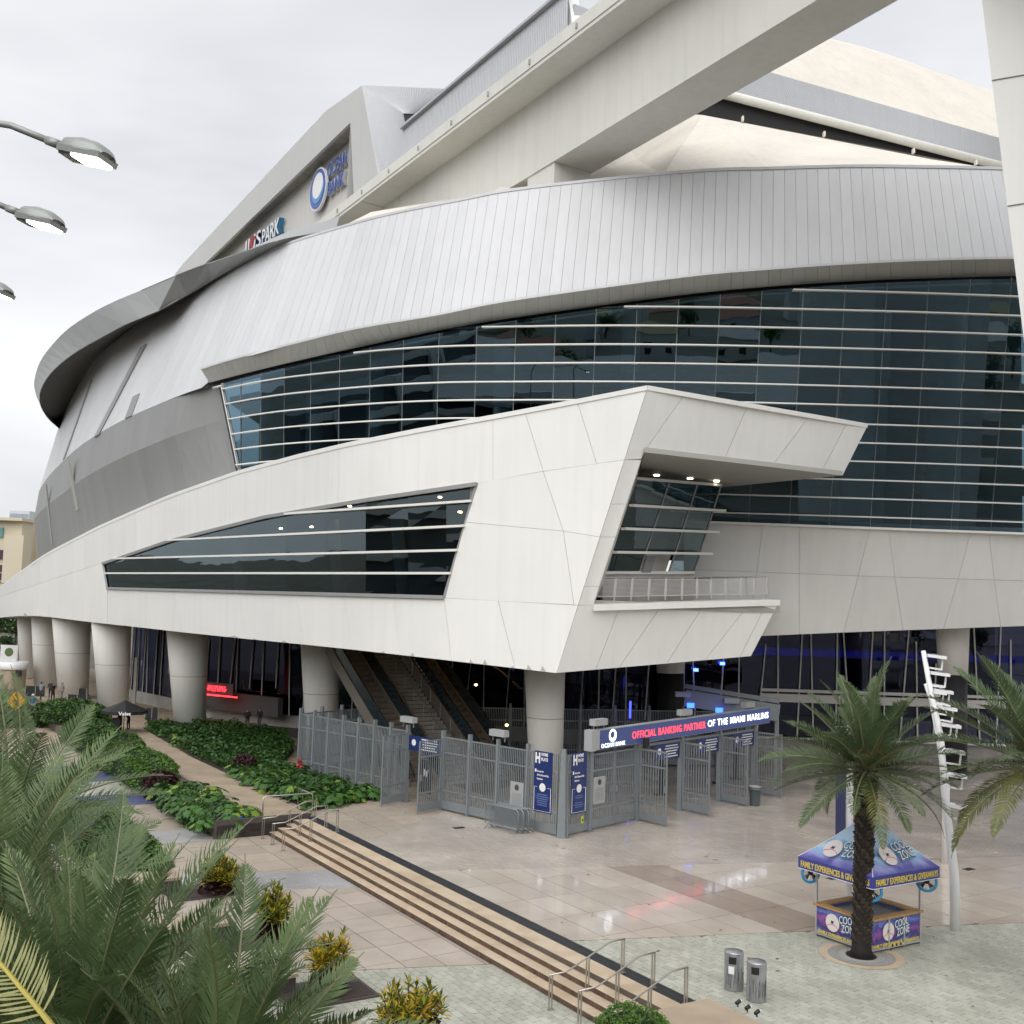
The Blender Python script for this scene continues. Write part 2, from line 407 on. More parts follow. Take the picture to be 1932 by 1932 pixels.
# ---- lower grey metal band at the far end
HT = [pts([x])[0] for x in FB[:6]] + [at(360, 736, 83.9), at(411, 719, 81.9)]
HB = [(73, 1060, 'y', 176), (91, 1052, 'y', 152), (141, 1032, 'y', 124.5), (184, 1008, 'y', 110), (248, 980, 'y', 98), (336, 945, 'y', 88), (384, 925, 'y', 84.8), (447, 899, 'y', 81.5)]
ht, nH = crv(HT); hb, _ = crv(pts(HB))
def hmid(u): return hb(u).lerp(ht(u), .6) + Vector((-.5, -.25, 0)) * 1.3 * max(0, min(1, (nH - u) / 2))
mb = MB(); loft_sheet(mb, hb, hmid, nH, 60, nA * .15); loft_sheet(mb, hmid, ht, nH, 60, nA * .15)
Hp = mb.build('lower_metal_band', SEAM, STAD)
us = stations(hb, nH, 2.2)
loft_panels(Hp, 'panel', hb, hmid, nH, us, .004, .05, METAL2, OUT)
loft_panels(Hp, 'panel', hmid, ht, nH, us, .004, .05, METAL2, OUT)
for A, B, w in (((127, 862), (148, 962), 1.6), ((88, 915), (100, 1028), 1.3)):
    louvre(hb, lambda u: hmid(u) + (hmid(u) - hb(u)) * .66, 0, nH, B, A, w, SOFF)

# ---- soffit ledge above the glass
EO = [(379, 697, 81), (440, 678, 77.5), (555, 648.5, 72.7), (668.6, 621, 69.9), (822, 595, 67.4), (966, 567, 65.9), (1288, 523, 63.9), (1455, 508, 63.4), (1621, 497, 63.4), (1788, 490, 63.4), (1925, 488, 63.7), (2100, 492, 64.9)]
EI = [(395, 722, 81), (452, 707, 78.2), (555, 682, 74.2), (688.6, 652.5, 71.3), (822, 625, 69.2), (966, 600, 67.8), (1288, 556.6, 65.9), (1455, 540.7, 65.4), (1621, 530, 65.3), (1788, 524, 65.3), (1925, 520.7, 65.5), (2100, 523, 66.5)]
eo, nE = crv([at(*p) for p in EO]); ei, _ = crv([at(*p) for p in EI])
mb = MB(); loft_sheet(mb, ei, eo, nE, 80, Vector((0, .12, .06)))
Ep = mb.build('soffit_ledge', SEAM, STAD)
loft_panels(Ep, 'panel', ei, eo, nE, stations(eo, nE, .74), .008, .05, SOFF, Vector((0, -1, -.5)))
mb = MB(); uu = np.linspace(0, nE, 70)
for a, b in zip(uu, uu[1:]):
    mb.quad(eo(a) + ZV * -.03 + Vector((0, -.03, 0)), eo(b) + ZV * -.03 + Vector((0, -.03, 0)), eo(b) + ZV * .12 + Vector((0, -.03, 0)), eo(a) + ZV * .12 + Vector((0, -.03, 0)))
mb.build('ledge_trim', METAL, STAD)
mb = MB()
for a, b in zip(uu, uu[1:]):
    mb.quad(ei(a), ei(b), ei(b) + Vector((0, .5, -.02)), ei(a) + Vector((0, .5, -.02)))
    mb.quad(ei(a) + Vector((0, .5, -.3)), ei(b) + Vector((0, .5, -.3)), ei(b) + Vector((0, .5, -.02)), ei(a) + Vector((0, .5, -.02)))
mb.build('shadow_gap', BLACK, STAD)
mb = MB(); mb.tube([ei(u) + Vector((0, .25, -.42)) for u in np.linspace(.12, nE, 60)], .085, 6)
mb.build('top_fin', FIN, STAD, True)

# ---- the leaning glass wall
GX = [412, 480, 560, 700, 830, 966, 1120, 1288, 1455, 1700, 1932, 2120]
GY = [80.9, 77.6, 74.9, 71.7, 69.8, 68.8, 67.9, 67.3, 67.0, 66.8, 66.9, 67.3]
gp, nG = crv([((x - CX) / F_PX * y, y, 0) for x, y in zip(GX, GY)])
LEAN, ZR = .2, 21.0
def gpt(u, z, off=0.0):
    p = gp(u); return Vector((p.x, p.y - LEAN * (z - ZR) - off, z))
ei_x = [ei(u) for u in np.linspace(0, nE, 300)]
def ztop(u):                          # height of the ledge where a station meets it
    x = gp(u).x; return float(np.interp(x, [p.x for p in ei_x], [p.z for p in ei_x])) - .3
Z0, DZ = 16.58, 1.139
zk = [Z0 + DZ * k for k in range(-3, 14)]
def uleft(z):                         # the slanted left jamb
    z_a, z_b = 26.2, 19.6
    dx = 412 + (z_a - z) / (z_a - z_b) * 34
    return float(np.interp(dx, GX, range(len(GX))))
gw = part('glass_wall')
cols = stations(gp, nG, 2.55)
def ribtop(x):                        # lowest height that can show above the ribbon or the right band
    return 15.6 if x > 6 else 17.5
rng = random.Random(3)
for j, (ua, ub) in enumerate(zip(cols, cols[1:])):
    for z0, z1 in zip(zk, zk[1:]):
        zt = min(ztop(ua), ztop(ub)); zb = ribtop(gp(ua).x)
        if z1 < zb: continue
        ca0, ca1 = max(ua, uleft(z0)), max(ua, uleft(z1))
        if ca0 >= ub or ca1 >= ub: continue
        za1, zb1 = min(z1, ztop(ca1)), min(z1, ztop(ub))
        if za1 <= z0 + .02 and zb1 <= z0 + .02: continue
        za1, zb1 = max(za1, z0 + .02), max(zb1, z0 + .02)
        g = .012 * (ub - ua) / 2.55 * 2
        A, B, C, D = gpt(ca0 + g, z0 + .012), gpt(ub - g, z0 + .012), gpt(ub - g, zb1 - .012), gpt(ca1 + g, za1 - .012)
        e0, e1 = Vector((0, rng.gauss(0, .0035), 0)), Vector((0, rng.gauss(0, .0035), 0))
        A, B, C, D = A + e0, B + e0, C + e1, D + e1
        MB().add([A, B, C, D], [(0, 1, 2, 3)]).build('pane', GLASS, gw)
for j, u in enumerate(cols):          # thin mullions
    zt = ztop(u); lo = ribtop(gp(u).x) - .3
    zs = [z for z in np.linspace(lo, zt, 12) if uleft(z) <= u + .02]
    if len(zs) < 2: continue
    MB().bar(gpt(u, zs[0], -.06), gpt(u, zs[-1], -.06), .05, .1, up=Vector((1, 0, 0))).build('mullion', METAL2, gw)
MB().bar(gpt(uleft(26.2), 26.2, -.02), gpt(uleft(17.5), 17.5, -.02), .12, .2).build('jamb', METAL2, gw)
for k, z in enumerate(zk):            # the long horizontal fins
    if z > 30.5 or k < 3: continue
    uu = [u for u in np.linspace(0, nG, 240) if ztop(u) > z + .15 and u >= uleft(z) - .06]
    if len(uu) < 4: continue
    mb = MB(); st = uu[::4] + [uu[-1]]
    for a, b in zip(st, st[1:]):
        p, q = gpt(a, z, .42), gpt(b, z, .42); p2, q2 = gpt(a, z, .08), gpt(b, z, .08)
        h = ZV * .04
        mb.hexa([p - h, q - h, q + h, p + h, p2 - h * .5, q2 - h * .5, q2 + h * .5, p2 + h * .5])
    mb.build('fin', FIN, gw)
# what stands behind the glass: floors, back wall, columns, a few lamps
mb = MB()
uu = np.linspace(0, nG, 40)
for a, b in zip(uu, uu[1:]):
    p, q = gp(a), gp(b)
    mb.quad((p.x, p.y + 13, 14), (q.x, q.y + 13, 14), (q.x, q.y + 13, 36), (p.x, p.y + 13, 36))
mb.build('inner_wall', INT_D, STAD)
for z in (14.8, 20.2, 25.6):
    mb = MB()
    for a, b in zip(uu, uu[1:]):
        p, q = gp(a), gp(b); y0 = 2.2 - LEAN * (z - ZR)
        A = [Vector((p.x, p.y + y0, z)), Vector((q.x, q.y + y0, z)), Vector((q.x, q.y + 13, z)), Vector((p.x, p.y + 13, z))]
        mb.hexa([A[0] - ZV * .5, A[1] - ZV * .5, A[1], A[0], A[3] - ZV * .5, A[2] - ZV * .5, A[2], A[3]])
    mb.build('floor_slab', INT_F, STAD)
for dx, w in ((1655, 1.45), (1808, 1.15), (1190, .6), (940, .6), (690, .6), (575, .6), (480, .55)):
    u = float(np.interp(dx, GX, range(len(GX)))); p = gp(u)
    MB().tube([(p.x, p.y + 3.6, 10), (p.x, p.y + 1.6, 30)], w, 16).build('inner_column', INT_C, STAD, True)

# ---- white ribbon with its long window, ending in the prow
RX = [-30, 2, 5, 40, 100, 216, 315, 430, 536, 700, 861, 1050, 1225]
RY = [150, 130, 124, 112, 101, 86.6, 77.7, 69.3, 63, 57, 54.3, 53.1, 53]
_rc = crv([((x - CX) / F_PX * y, y, 0) for x, y in zip(RX, RY)])
_ru = np.linspace(0, _rc[1], 900); _rp = [_rc[0](u) for u in _ru]
_rdx = [CX + F_PX * p.x / p.y for p in _rp]; _ry = [p.y for p in _rp]
_o = np.argsort(_rdx)
def Yrib(dx, dy): return float(np.interp(dx, np.array(_rdx)[_o], np.array(_ry)[_o]))
XE0, XE1 = (1221.6, 731.3), (1050, 1270)
def xedge(dy): return XE0[0] - (dy - XE0[1]) * (XE0[0] - XE1[0]) / (XE1[1] - XE0[1])
def Yprow(dx, dy): return 53.03 + .0168 * (dx - xedge(dy))
def span(poly, x):
    ys = []
    for (x0, y0), (x1, y1) in zip(poly, poly[1:] + poly[:1]):
        if min(x0, x1) - 1e-9 <= x <= max(x0, x1) + 1e-9:
            if abs(x1 - x0) < 1e-9: ys += [y0, y1]
            else: ys.append(y0 + (y1 - y0) * (x - x0) / (x1 - x0))
    return min(ys), max(ys)
def panel(parent, name, poly, Yf, m, thick=.08, gap=.28, step=22, plane=False):
    """a slab on a wall: outline as seen, distance from the wall's plan"""
    cx = sum(p[0] for p in poly) / len(poly); cy = sum(p[1] for p in poly) / len(poly)
    # inset for the joint
    q = []
    n = len(poly); area = sum(poly[i][0] * poly[(i + 1) % n][1] - poly[(i + 1) % n][0] * poly[i][1] for i in range(n))
    sg = 1 if area > 0 else -1
    for i in range(n):
        a, b, c = Vector(poly[i - 1]), Vector(poly[i]), Vector(poly[(i + 1) % n])
        d1, d2 = (b - a).normalized(), (c - b).normalized()
        n1, n2 = Vector((-d1.y, d1.x)) * sg, Vector((-d2.y, d2.x)) * sg
        bi = (n1 + n2)
        if bi.length < 1e-4: q.append((b.x, b.y)); continue
        bi.normalize(); k = gap / max(.35, bi.dot(n1)); p = b + bi * k; q.append((p.x, p.y))
    xs0, xs1 = min(p[0] for p in q), max(p[0] for p in q)
    xs = sorted(set([round(float(x), 3) for x in np.linspace(xs0, xs1, max(2, int((xs1 - xs0) / step) + 1))] + [round(p[0], 3) for p in q]))
    xs = [x for i, x in enumerate(xs) if i == 0 or x - xs[i - 1] > .02]
    mb = MB(); rows = []
    for x in xs:
        x2 = min(max(x, xs0 + 1e-4), xs1 - 1e-4); lo, hi = span(q, x2)
        a, b = at(x, lo, Yf(x, lo)), at(x, hi, Yf(x, hi)); o = Vector((0, thick, 0))
        rows.append([a, b, a + o, b + o])
    base = []
    for r in rows: base += r
    mb.v = base
    for i in range(len(rows) - 1):
        k = i * 4
        mb.f += [[k + 1, k + 5, k + 4, k], [k + 2, k + 6, k + 7, k + 3], [k, k + 4, k + 6, k + 2], [k + 3, k + 7, k + 5, k + 1]]
    e = (len(rows) - 1) * 4
    mb.f += [[0, 2, 3, 1], [e, e + 1, e + 3, e + 2]]
    mb.m = [0] * len(mb.f)
    return mb.build(name, m, parent)

RTOP = [(-8, 1116), (0, 1108), (75, 1053), (105, 1036), (185, 995), (257, 963), (320, 936), (445, 892), (560, 861), (655, 838.5), (788.6, 812), (966, 780), (1089, 757), (1221.6, 731.3)]
RBOT = [(-8, 1166), (5, 1165), (30, 1162.5), (67, 1162), (100, 1165), (175, 1174.5), (250, 1182), (330, 1191.5), (450, 1204), (568, 1215.5), (650, 1224), (820, 1243), (990, 1263), (1050, 1270)]
rtf = lambda x: float(np.interp(x, *zip(*RTOP))); rbf = lambda x: float(np.interp(x, *zip(*RBOT)))
rib = part('white_ribbon')
# rows: upper row above the window, strip left of the window, strip below it, panels between window and prow
WT = [(195, 1061), (320, 1018.5), (500, 973.5), (700, 940), (900, 911)]      # window top edge
WB = [(203, 1111), (838, 1128)]                                              # window bottom edge
wtf = lambda x: float(np.interp(x, [-8] + [p[0] for p in WT] + [1177], [1128] + [p[1] for p in WT] + [867.5]))
wbf = lambda x: float(np.interp(x, [203, 838, 1095], [1111, 1128, 1142]))
def tilt(x): return x
ups = [-8, 75, 160, 257, 370, 500, 640, 790, 930]
for a, b in zip(ups, ups[1:]):
    n = 4; xs = [a + (b - a) * i / n for i in range(n + 1)]
    poly = [(x, rtf(x)) for x in xs] + [(x, wtf(x)) for x in xs[::-1]]
    panel(rib, 'panel', poly, Yrib, WHITE, gap=.06)
panel(rib, 'panel', [(930, rtf(930)), (990, 775.5), (1025, 889.2), (930, wtf(930))], Yrib, WHITE)
panel(rib, 'panel', [(990, 775.5), (1089, 757), (1126, 875.2), (1025, 889.2)], Yrib, WHITE)
panel(rib, 'panel', [(1089, 757), (1221.6, 731.3), (xedge(867.5), 867.5), (1126, 875.2)], Yrib, WHITE)
panel(rib, 'panel', [(x, wtf(x)) for x in (-8, 60, 130, 195)] + [(203, 1111)] + [(203, rbf(203)), (140, rbf(140)), (100, rbf(100)), (67, 1162), (30, 1162.5), (5, 1165), (-8, 1166)], Yrib, WHITE)
los = [203, 330, 450, 560, 650, 740, 838]
for a, b in zip(los, los[1:]):
    xs = [a, (a + b) / 2, b]
    k0 = 0 if a == 203 else 14; k1 = 14
    poly = [(x, wbf(x)) for x in xs] + [(xs[2] + k1, rbf(xs[2] + k1)), (xs[1] + 10, rbf(xs[1] + 10)), (xs[0] + k0, rbf(xs[0] + k0))]
    panel(rib, 'panel', poly, Yrib, WHITE, gap=.06)
panel(rib, 'panel', [(838, 1128), (940, wbf(940)), (972, rbf(972)), (852, rbf(852))], Yrib, WHITE)
panel(rib, 'panel', [(940, wbf(940)), (xedge(1142), 1142), (1050, 1270), (972, rbf(972))], Yrib, WHITE)
e1, e2 = (xedge(867.5), 867.5), (xedge(1013), 1013)
panel(rib, 'panel', [(900, 911), (1025, 889.2), (1063, 1002), (875.6, 985)], Yrib, WHITE)
panel(rib, 'panel', [(1025, 889.2), e1, e2, (1063, 1002)], Yrib, WHITE)
panel(rib, 'panel', [(875.6, 985), (1063, 1002), (1083, 1141.2), (940, 1134), (838, 1128)], Yrib, WHITE)
panel(rib, 'panel', [(1063, 1002), e2, (xedge(1142), 1142), (1083, 1141.2)], Yrib, WHITE)
# wall behind the joints and round the window
def backing(poly, Yf, off, m, name, par): return panel(par, name, poly, lambda x, y: Yf(x, y) + off, m, .06, 0.0)
xs = [-8, 30, 75, 130, 195]
backing([(x, rtf(x)) for x in xs] + [(x, rbf(x)) for x in xs[::-1]], Yrib, .11, SEAM, 'backing', rib)
for a, b in ((195, 500), (500, 900)):
    xs = list(np.linspace(a, b, 6))
    backing([(x, rtf(x)) for x in xs] + [(x, wtf(x)) for x in xs[::-1]], Yrib, .11, SEAM, 'backing', rib)
backing([(900, rtf(900)), (966, 780), (1089, 757), (1221, 732), (1050, 1269), (845, 1247), (838, 1128), (900, 911)], Yrib, .11, SEAM, 'backing', rib)
for a, b in ((203, 500), (500, 838)):
    xs = list(np.linspace(a, b, 6))
    backing([(x, wbf(x)) for x in xs] + [(x, rbf(x)) for x in xs[::-1]], Yrib, .11, SEAM, 'backing', rib)
# coping and upper ledge of the ribbon
mb = MB(); xs = list(np.linspace(0, 1221, 60))
for a, b in zip(xs, xs[1:]):
    p, q = at(a, rtf(a), Yrib(a, 0) - .06), at(b, rtf(b), Yrib(b, 0) - .06); o = Vector((0, .5, 0)); h = ZV * .12
    mb.hexa([p - h, q - h, q + h, p + h, p - h + o, q - h + o, q + h + o, p + h + o])
mb.build('coping', WHITE, rib)
mb = MB()
for a, b in zip(xs, xs[1:]):
    p, q = at(a, rtf(a), Yrib(a, 0)), at(b, rtf(b), Yrib(b, 0)); k1, k2 = 14 + 0 * a, 14
    mb.quad(p - ZV * .1, q - ZV * .1, q + Vector((0, k2, -.1)), p + Vector((0, k1, -.1)))
mb.build('ledge_roof', WHITE, rib)
inw_ = lambda a: nA.lerp(Vector((.22, .97, 0)), min(1, max(0, (a - 250) / 500))) * 18
mb = MB(); xs = list(np.linspace(-8, 1050, 40))      # underside of the ribbon, unseen; added to block light from the space below
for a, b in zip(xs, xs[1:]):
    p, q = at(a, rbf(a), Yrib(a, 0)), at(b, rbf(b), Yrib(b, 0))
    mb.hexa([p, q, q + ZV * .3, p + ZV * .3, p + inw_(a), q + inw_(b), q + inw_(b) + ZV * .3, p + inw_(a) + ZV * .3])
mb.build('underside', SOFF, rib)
# window in the ribbon
win = part('long_window')
wz = []
def rp3(x, y, o): return at(x, y, Yrib(x, y) + o)
frame_pts = [(195, 1061), (320, 1018.5), (500, 973.5), (700, 940), (900, 911), (838, 1128), (203, 1111)]
def edge_bar(pl, w, o, nm, par, m):
    mb = MB()
    for (a, b) in zip(pl, pl[1:]): mb.bar(rp3(*a, o), rp3(*b, o), w, .25, up=Vector((0, 1, 0)))
    return mb.build(nm, m, par)
edge_bar([(x, wtf(x) + 2.2) for x in (195, 225, 255, 288, 320, 365, 410, 455, 500, 550, 600, 650, 700, 750, 800, 850, 899)], .2, -.02, 'frame', win, METAL2)
edge_bar([(float(x), wbf(x) - 1.2) for x in np.linspace(203, 838, 22)], .18, -.02, 'frame', win, METAL2)
edge_bar([(195, 1061), (203, 1111)], .15, .1, 'frame', win, METAL2); edge_bar([(900, 911), (838, 1128)], .15, .1, 'frame', win, METAL2)
wx = [197, 240, 290, 345, 405, 470, 540, 612, 690, 770, 842, 899]
fins = [lambda x: 1081.5, lambda x: 1054 - (x - 215) * .0247, lambda x: 1019.5 - (x - 315) * .0488, lambda x: 970 - (x - 536) * .07]
wr = lambda y: 900 - (y - 911) * 62 / 217.0
rng = random.Random(8)
rowsf = [lambda x: float(np.interp(x, [203, 838], [1110, 1127.5]))] + fins + [lambda x: wtf(x)]
for k in range(len(rowsf) - 1):
    for a, b in zip(wx, wx[1:]):
        pl = []
        for x, f in ((a, rowsf[k]), (b, rowsf[k]), (b, rowsf[k + 1]), (a, rowsf[k + 1])):
            y = max(f(x), wtf(x)) ; x2 = min(x, wr(y)); pl.append((x2, y))
        if abs(pl[0][1] - pl[3][1]) < 1.0 and abs(pl[1][1] - pl[2][1]) < 1.0: continue
        if pl[1][0] - pl[0][0] < 2 and pl[2][0] - pl[3][0] < 2: continue
        P = [rp3(x, y, .28 + rng.gauss(0, .006)) for x, y in pl]
        MB().add(P, [(0, 1, 2, 3)]).build('pane', GLASS2, win)
for k, f in enumerate(fins):
    x0 = (200, 216, 318, 540)[k]; x1 = min(898, wr(f(870)))
    mb = MB(); xs = list(np.linspace(x0, x1, 16))
    for a, b in zip(xs, xs[1:]): mb.bar(rp3(a, f(a), -.02), rp3(b, f(b), -.02), .12, .34, up=Vector((0, 1, 0)))
    mb.build('fin', FIN, win)
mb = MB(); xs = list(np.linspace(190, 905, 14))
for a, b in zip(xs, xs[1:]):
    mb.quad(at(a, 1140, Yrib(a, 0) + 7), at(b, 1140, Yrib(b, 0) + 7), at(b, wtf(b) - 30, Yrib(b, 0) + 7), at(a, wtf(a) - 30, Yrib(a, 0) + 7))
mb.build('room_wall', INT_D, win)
mb = MB()
for a, b in zip(xs, xs[1:]):
    mb.quad(rp3(a, 1135, .4), rp3(b, 1135, .4), rp3(b, 1135, 8), rp3(a, 1135, 8)); mb.quad(rp3(a, wtf(a) - 8, .4), rp3(b, wtf(b) - 8, .4), rp3(b, wtf(b) - 8, 8), rp3(a, wtf(a) - 8, 8), 1)
mb.build('room_floor', [INT_F, mat('room_ceiling', (.30, .2, .13), .7)], win)
WARM = emis('warm_lamp', (1.0, .62, .3), 28.0)
for x, y, o in ((530, 997, 4.5), (588, 994, 5.0), (868, 966, 4.0), (830, 938, 5.5), (745, 956, 5.5), (660, 955, 4.5)):
    MB().lathe(rp3(x, y, o), [(.09, -.05), (.13, 0), (.09, .05)], 10).build('ceiling_lamp', WARM, win)
for x in (455, 640, 760):
    MB().tube([rp3(x, 1130, 3), rp3(x - 12, 1000 - 0.1 * (x - 455), 3.0)], .35, 10).build('room_column', INT_C, win, True)

# ---- the prow's right face: canopy arm, side strip, balcony arm
prow = part('prow')
E = lambda y: (xedge(y), y)
uy = [E(731.3)] 
def ed(x): return 731.3 + (x - 1221.6) * (803 - 731.3) / (1637 - 1221.6)
def ub(x): return 853 + (x - 1215) * (897 - 853) / (1589.5 - 1215)
panel(prow, 'panel', [E(731.3), (1292, ed(1292)), (1215, 853), (1210, 866), E(867.5)], Yprow, WHITE)
panel(prow, 'panel', [(1292, ed(1292)), (1411, ed(1411)), (1365, ub(1365)), (1215, 853)], Yprow, WHITE)
panel(prow, 'panel', [(1411, ed(1411)), (1528, ed(1528)), (1455, ub(1455)), (1365, ub(1365))], Yprow, WHITE)
panel(prow, 'panel', [(1528, ed(1528)), (1599, ed(1599)), (1549, ub(1549)), (1455, ub(1455))], Yprow, WHITE)
panel(prow, 'panel', [(1599, ed(1599)), (1637, 803), (1589.5, 897), (1549, ub(1549))], Yprow, WHITE)
inn = lambda y: 1215 - (y - 853) * 95 / 286.0
ys = [867.5, 951, 1013, 1106, 1142]
for a, b in zip(ys, ys[1:]):
    panel(prow, 'panel', [E(a), (inn(a), a), (inn(min(b, 1139)), min(b, 1139) + (2.6 if b > 1139 else 0)), E(b)], Yprow, WHITE)
def lt(x): return float(np.interp(x, [1119, 1300, 1440, 1472], [1141.6, 1137, 1131, 1131.5]))
lb = lambda x: 1270 + (x - 1050) * (1238 - 1270) / (1417 - 1050)
lo = [(1095, 1142, 1050), (1171, None, 1124), (1251, None, 1168), (1332, None, 1258), (1420, None, 1330), (1450, None, 1396), (1472, None, 1417)]
for (a, _, a2), (b, _, b2) in zip(lo, lo[1:]):
    ta = 1142 if a == 1095 else lt(a)
    panel(prow, 'panel', [(xedge(1142) if a == 1095 else a, ta), (b, lt(b)), (b2, lb(b2)), (a2, lb(a2))], Yprow, WHITE)
backing([E(733), (1633, 804.5), (1588, 895), (1217, 851), (1122, 1138), (1466, 1133), (1416, 1236), (1053, 1268)][:4] + [E(866)], Yprow, .11, SEAM, 'backing', prow)
backing([E(866), (inn(866), 866), (1120, 1139), E(1142)], Yprow, .11, SEAM, 'backing', prow)
backing([E(1143), (1466, 1134), (1416, 1237), (1053, 1268)], Yprow, .11, SEAM, 'backing', prow)
# canopy: top, coping, underside with downlights
a, b = at(1221.6, 731.3, 53), at(1637, 803, Yprow(1637, 803)); c, d = b + Vector((-3.5, 9, 0)), a + Vector((6, 14.5, 0))
o = ZV * .12
MB().hexa([a - o, b - o, b + o, a + o, d - o, c - o, c + o, d + o]).build('canopy_roof', WHITE, prow)
p0, p1 = atz(1215, 853, 18.1), atz(1589.5, 897, 18.15)
w0, w1 = Vector((p0.x + 1.5, 69.0, 18.1)), Vector((11.5, 69.2, 18.1))
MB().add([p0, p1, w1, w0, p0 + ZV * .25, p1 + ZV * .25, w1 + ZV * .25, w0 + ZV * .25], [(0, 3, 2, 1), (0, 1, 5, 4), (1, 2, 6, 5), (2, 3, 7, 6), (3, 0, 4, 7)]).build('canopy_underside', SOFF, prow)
bk0, bk1 = at(1637, 803, Yprow(1637, 803)), at(1589.5, 897, Yprow(1589, 897))
MB().quad(bk0, bk1, w1 + ZV * .02, c).build('canopy_back', WHITE, prow)
DLT = emis('downlight', (1, .85, .65), 6)
for x, y in ((1239, 897), (1302, 903), (1352, 908)):
    MB().lathe(atz(x, y, 18.07), [(.16, -.03), (.16, .03)], 12).build('downlight', DLT, prow)
# balcony floor and its recess
q0, q1, q2 = at(1100, 1142, 53.1), at(1440, 1131, 59.0), at(1472, 1131.5, Yprow(1472, 1131))
bz = 10.75
MB().prism([(q0.x, q0.y + .2), (q2.x, q2.y + .1), (q2.x - 2, 68.5), (q0.x - 1, 68)], bz - .35, bz).build('balcony_floor', CONC, prow)
MB().hexa([at(1120, 1141, 53.2), at(1472, 1132, Yprow(1472, 1132)), at(1440, 1130, 59.6), at(1121, 1138, 54.0), at(1120, 1141, 53.2) - ZV * .3, at(1472, 1132, Yprow(1472, 1132)) - ZV * .3, at(1440, 1130, 59.6) - ZV * .3, at(1121, 1138, 54) - ZV * .3]).build('balcony_sill', WHITE, prow)
MB().quad(at(1472, 1131.5, Yprow(1472, 1131)), at(1417, 1238, Yprow(1417, 1238)), at(1417, 1238, 68) , at(1472, 1131.5, 68)).build('arm_end', WHITE, prow)
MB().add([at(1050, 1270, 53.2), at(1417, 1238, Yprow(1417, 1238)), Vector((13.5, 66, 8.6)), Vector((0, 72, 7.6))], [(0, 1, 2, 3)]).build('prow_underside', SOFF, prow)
# glazed wall set back on the balcony
bg_ = part('balcony_glazing')
TL, TR, BR, BL = at(1200.7, 902.6, 57.2), at(1360, 915.5, 64.2), at(1309, 1080.4, 63.2), at(1138, 1080.4, 56.2)
def bi(u, v): return TL.lerp(TR, u).lerp(BL.lerp(BR, u), v)
vs = [0, .30, .545, .79, 1.0]; us_ = [0, .365, .70, 1.0]
for v0, v1 in zip(vs, vs[1:]):
    for u0, u1 in zip(us_, us_[1:]):
        if v0 > .78 and u0 > .3 and u0 < .5: continue
        MB().add([bi(u0 + .006, v1 - .008), bi(u1 - .006, v1 - .008), bi(u1 - .006, v0 + .008), bi(u0 + .006, v0 + .008)], [(0, 1, 2, 3)]).build('pane', GLASS2, bg_)
for v in vs[1:4]:
    MB().bar(bi(-.02, v) + Vector((.3, -.5, 0)), bi(1.06, v) + Vector((.3, -.5, 0)), .3, .14).build('fin', FIN, bg_)
for v in (0, 1): MB().bar(bi(0, v), bi(1, v), .15, .15).build('rail', FIN, bg_)
for u in us_: MB().bar(bi(u, 0), bi(u, 1), .09, .09).build('mullion', METAL2, bg_)
MB().hexa([bi(.38, 1), bi(.66, 1), bi(.66, .8), bi(.38, .8)] + [p + Vector((-.5, 1.2, 0)) for p in (bi(.38, 1), bi(.66, 1), bi(.66, .8), bi(.38, .8))]).build('door_recess', CONC, bg_)
MB().hexa([bi(.39, 1), bi(.49, 1), bi(.49, .82), bi(.39, .82)] + [p + Vector((.02, -.12, 0)) for p in (bi(.39, 1), bi(.49, 1), bi(.49, .82), bi(.39, .82))]).build('door', METAL2, bg_)
MB().hexa([BL + Vector((0, 0, -.08)), BR + Vector((0, 0, -.08)), Vector((BR.x, BR.y, 10.7)), Vector((BL.x, BL.y, 10.7))] + [p + Vector((-.1, .3, 0)) for p in (BL + Vector((0, 0, -.08)), BR + Vector((0, 0, -.08)), Vector((BR.x, BR.y, 10.7)), Vector((BL.x, BL.y, 10.7)))]).build('low_wall', CONC, bg_)
k = Vector((-1.5, 4.5, 0))
mb = MB(); mb.quad(TL + k, TR + k, BR + k, BL + k); mb.quad(TL, BL, BL + k, TL + k); mb.quad(BL, BR, BR + k, BL + k)
mb.build('lobby_wall', mat('lobby', (.16, .19, .18), .7, nscale=.6, nvar=.5), bg_)
# side walls that close the recess
MB().add([at(inn(853), 853, 53.2), at(1120, 1139, 53.2), Vector((BL.x, BL.y, BL.z - .6)), TL + ZV * .3], [(0, 1, 2, 3)]).build('recess_side', WHITE, prow)
# balcony railing with perforated panels
rail = part('balcony_railing')
SCREEN = mat('perforated_screen', (.62, .63, .63), .4, metal=.4)
RBt = [(1126, 1089.5), (1447, 1088)]; RBb = [(1121, 1131), (1449, 1124.5)]
def rl(u, top): 
    a = RBt if top else RBb
    x = a[0][0] + (a[1][0] - a[0][0]) * u; y = a[0][1] + (a[1][1] - a[0][1]) * u
    return at(x, y, 53.9 + (59.4 - 53.9) * u)
uposts = [.0, .035, .13, .265, .405, .535, .66, .75, .84, .91, .96, 1.0]
uposts = [0.0] + [ (z - 440) / 873.0 for z in (540, 625, 712, 797, 880, 955, 1027, 1100, 1175, 1245, 1310)]
for u in uposts: MB().bar(rl(u, 0) - ZV * .1, rl(u, 1), .07, .09).build('post', STEEL, rail)
MB().bar(rl(0, 1), rl(1, 1), .07, .06).build('handrail', STEEL, rail)
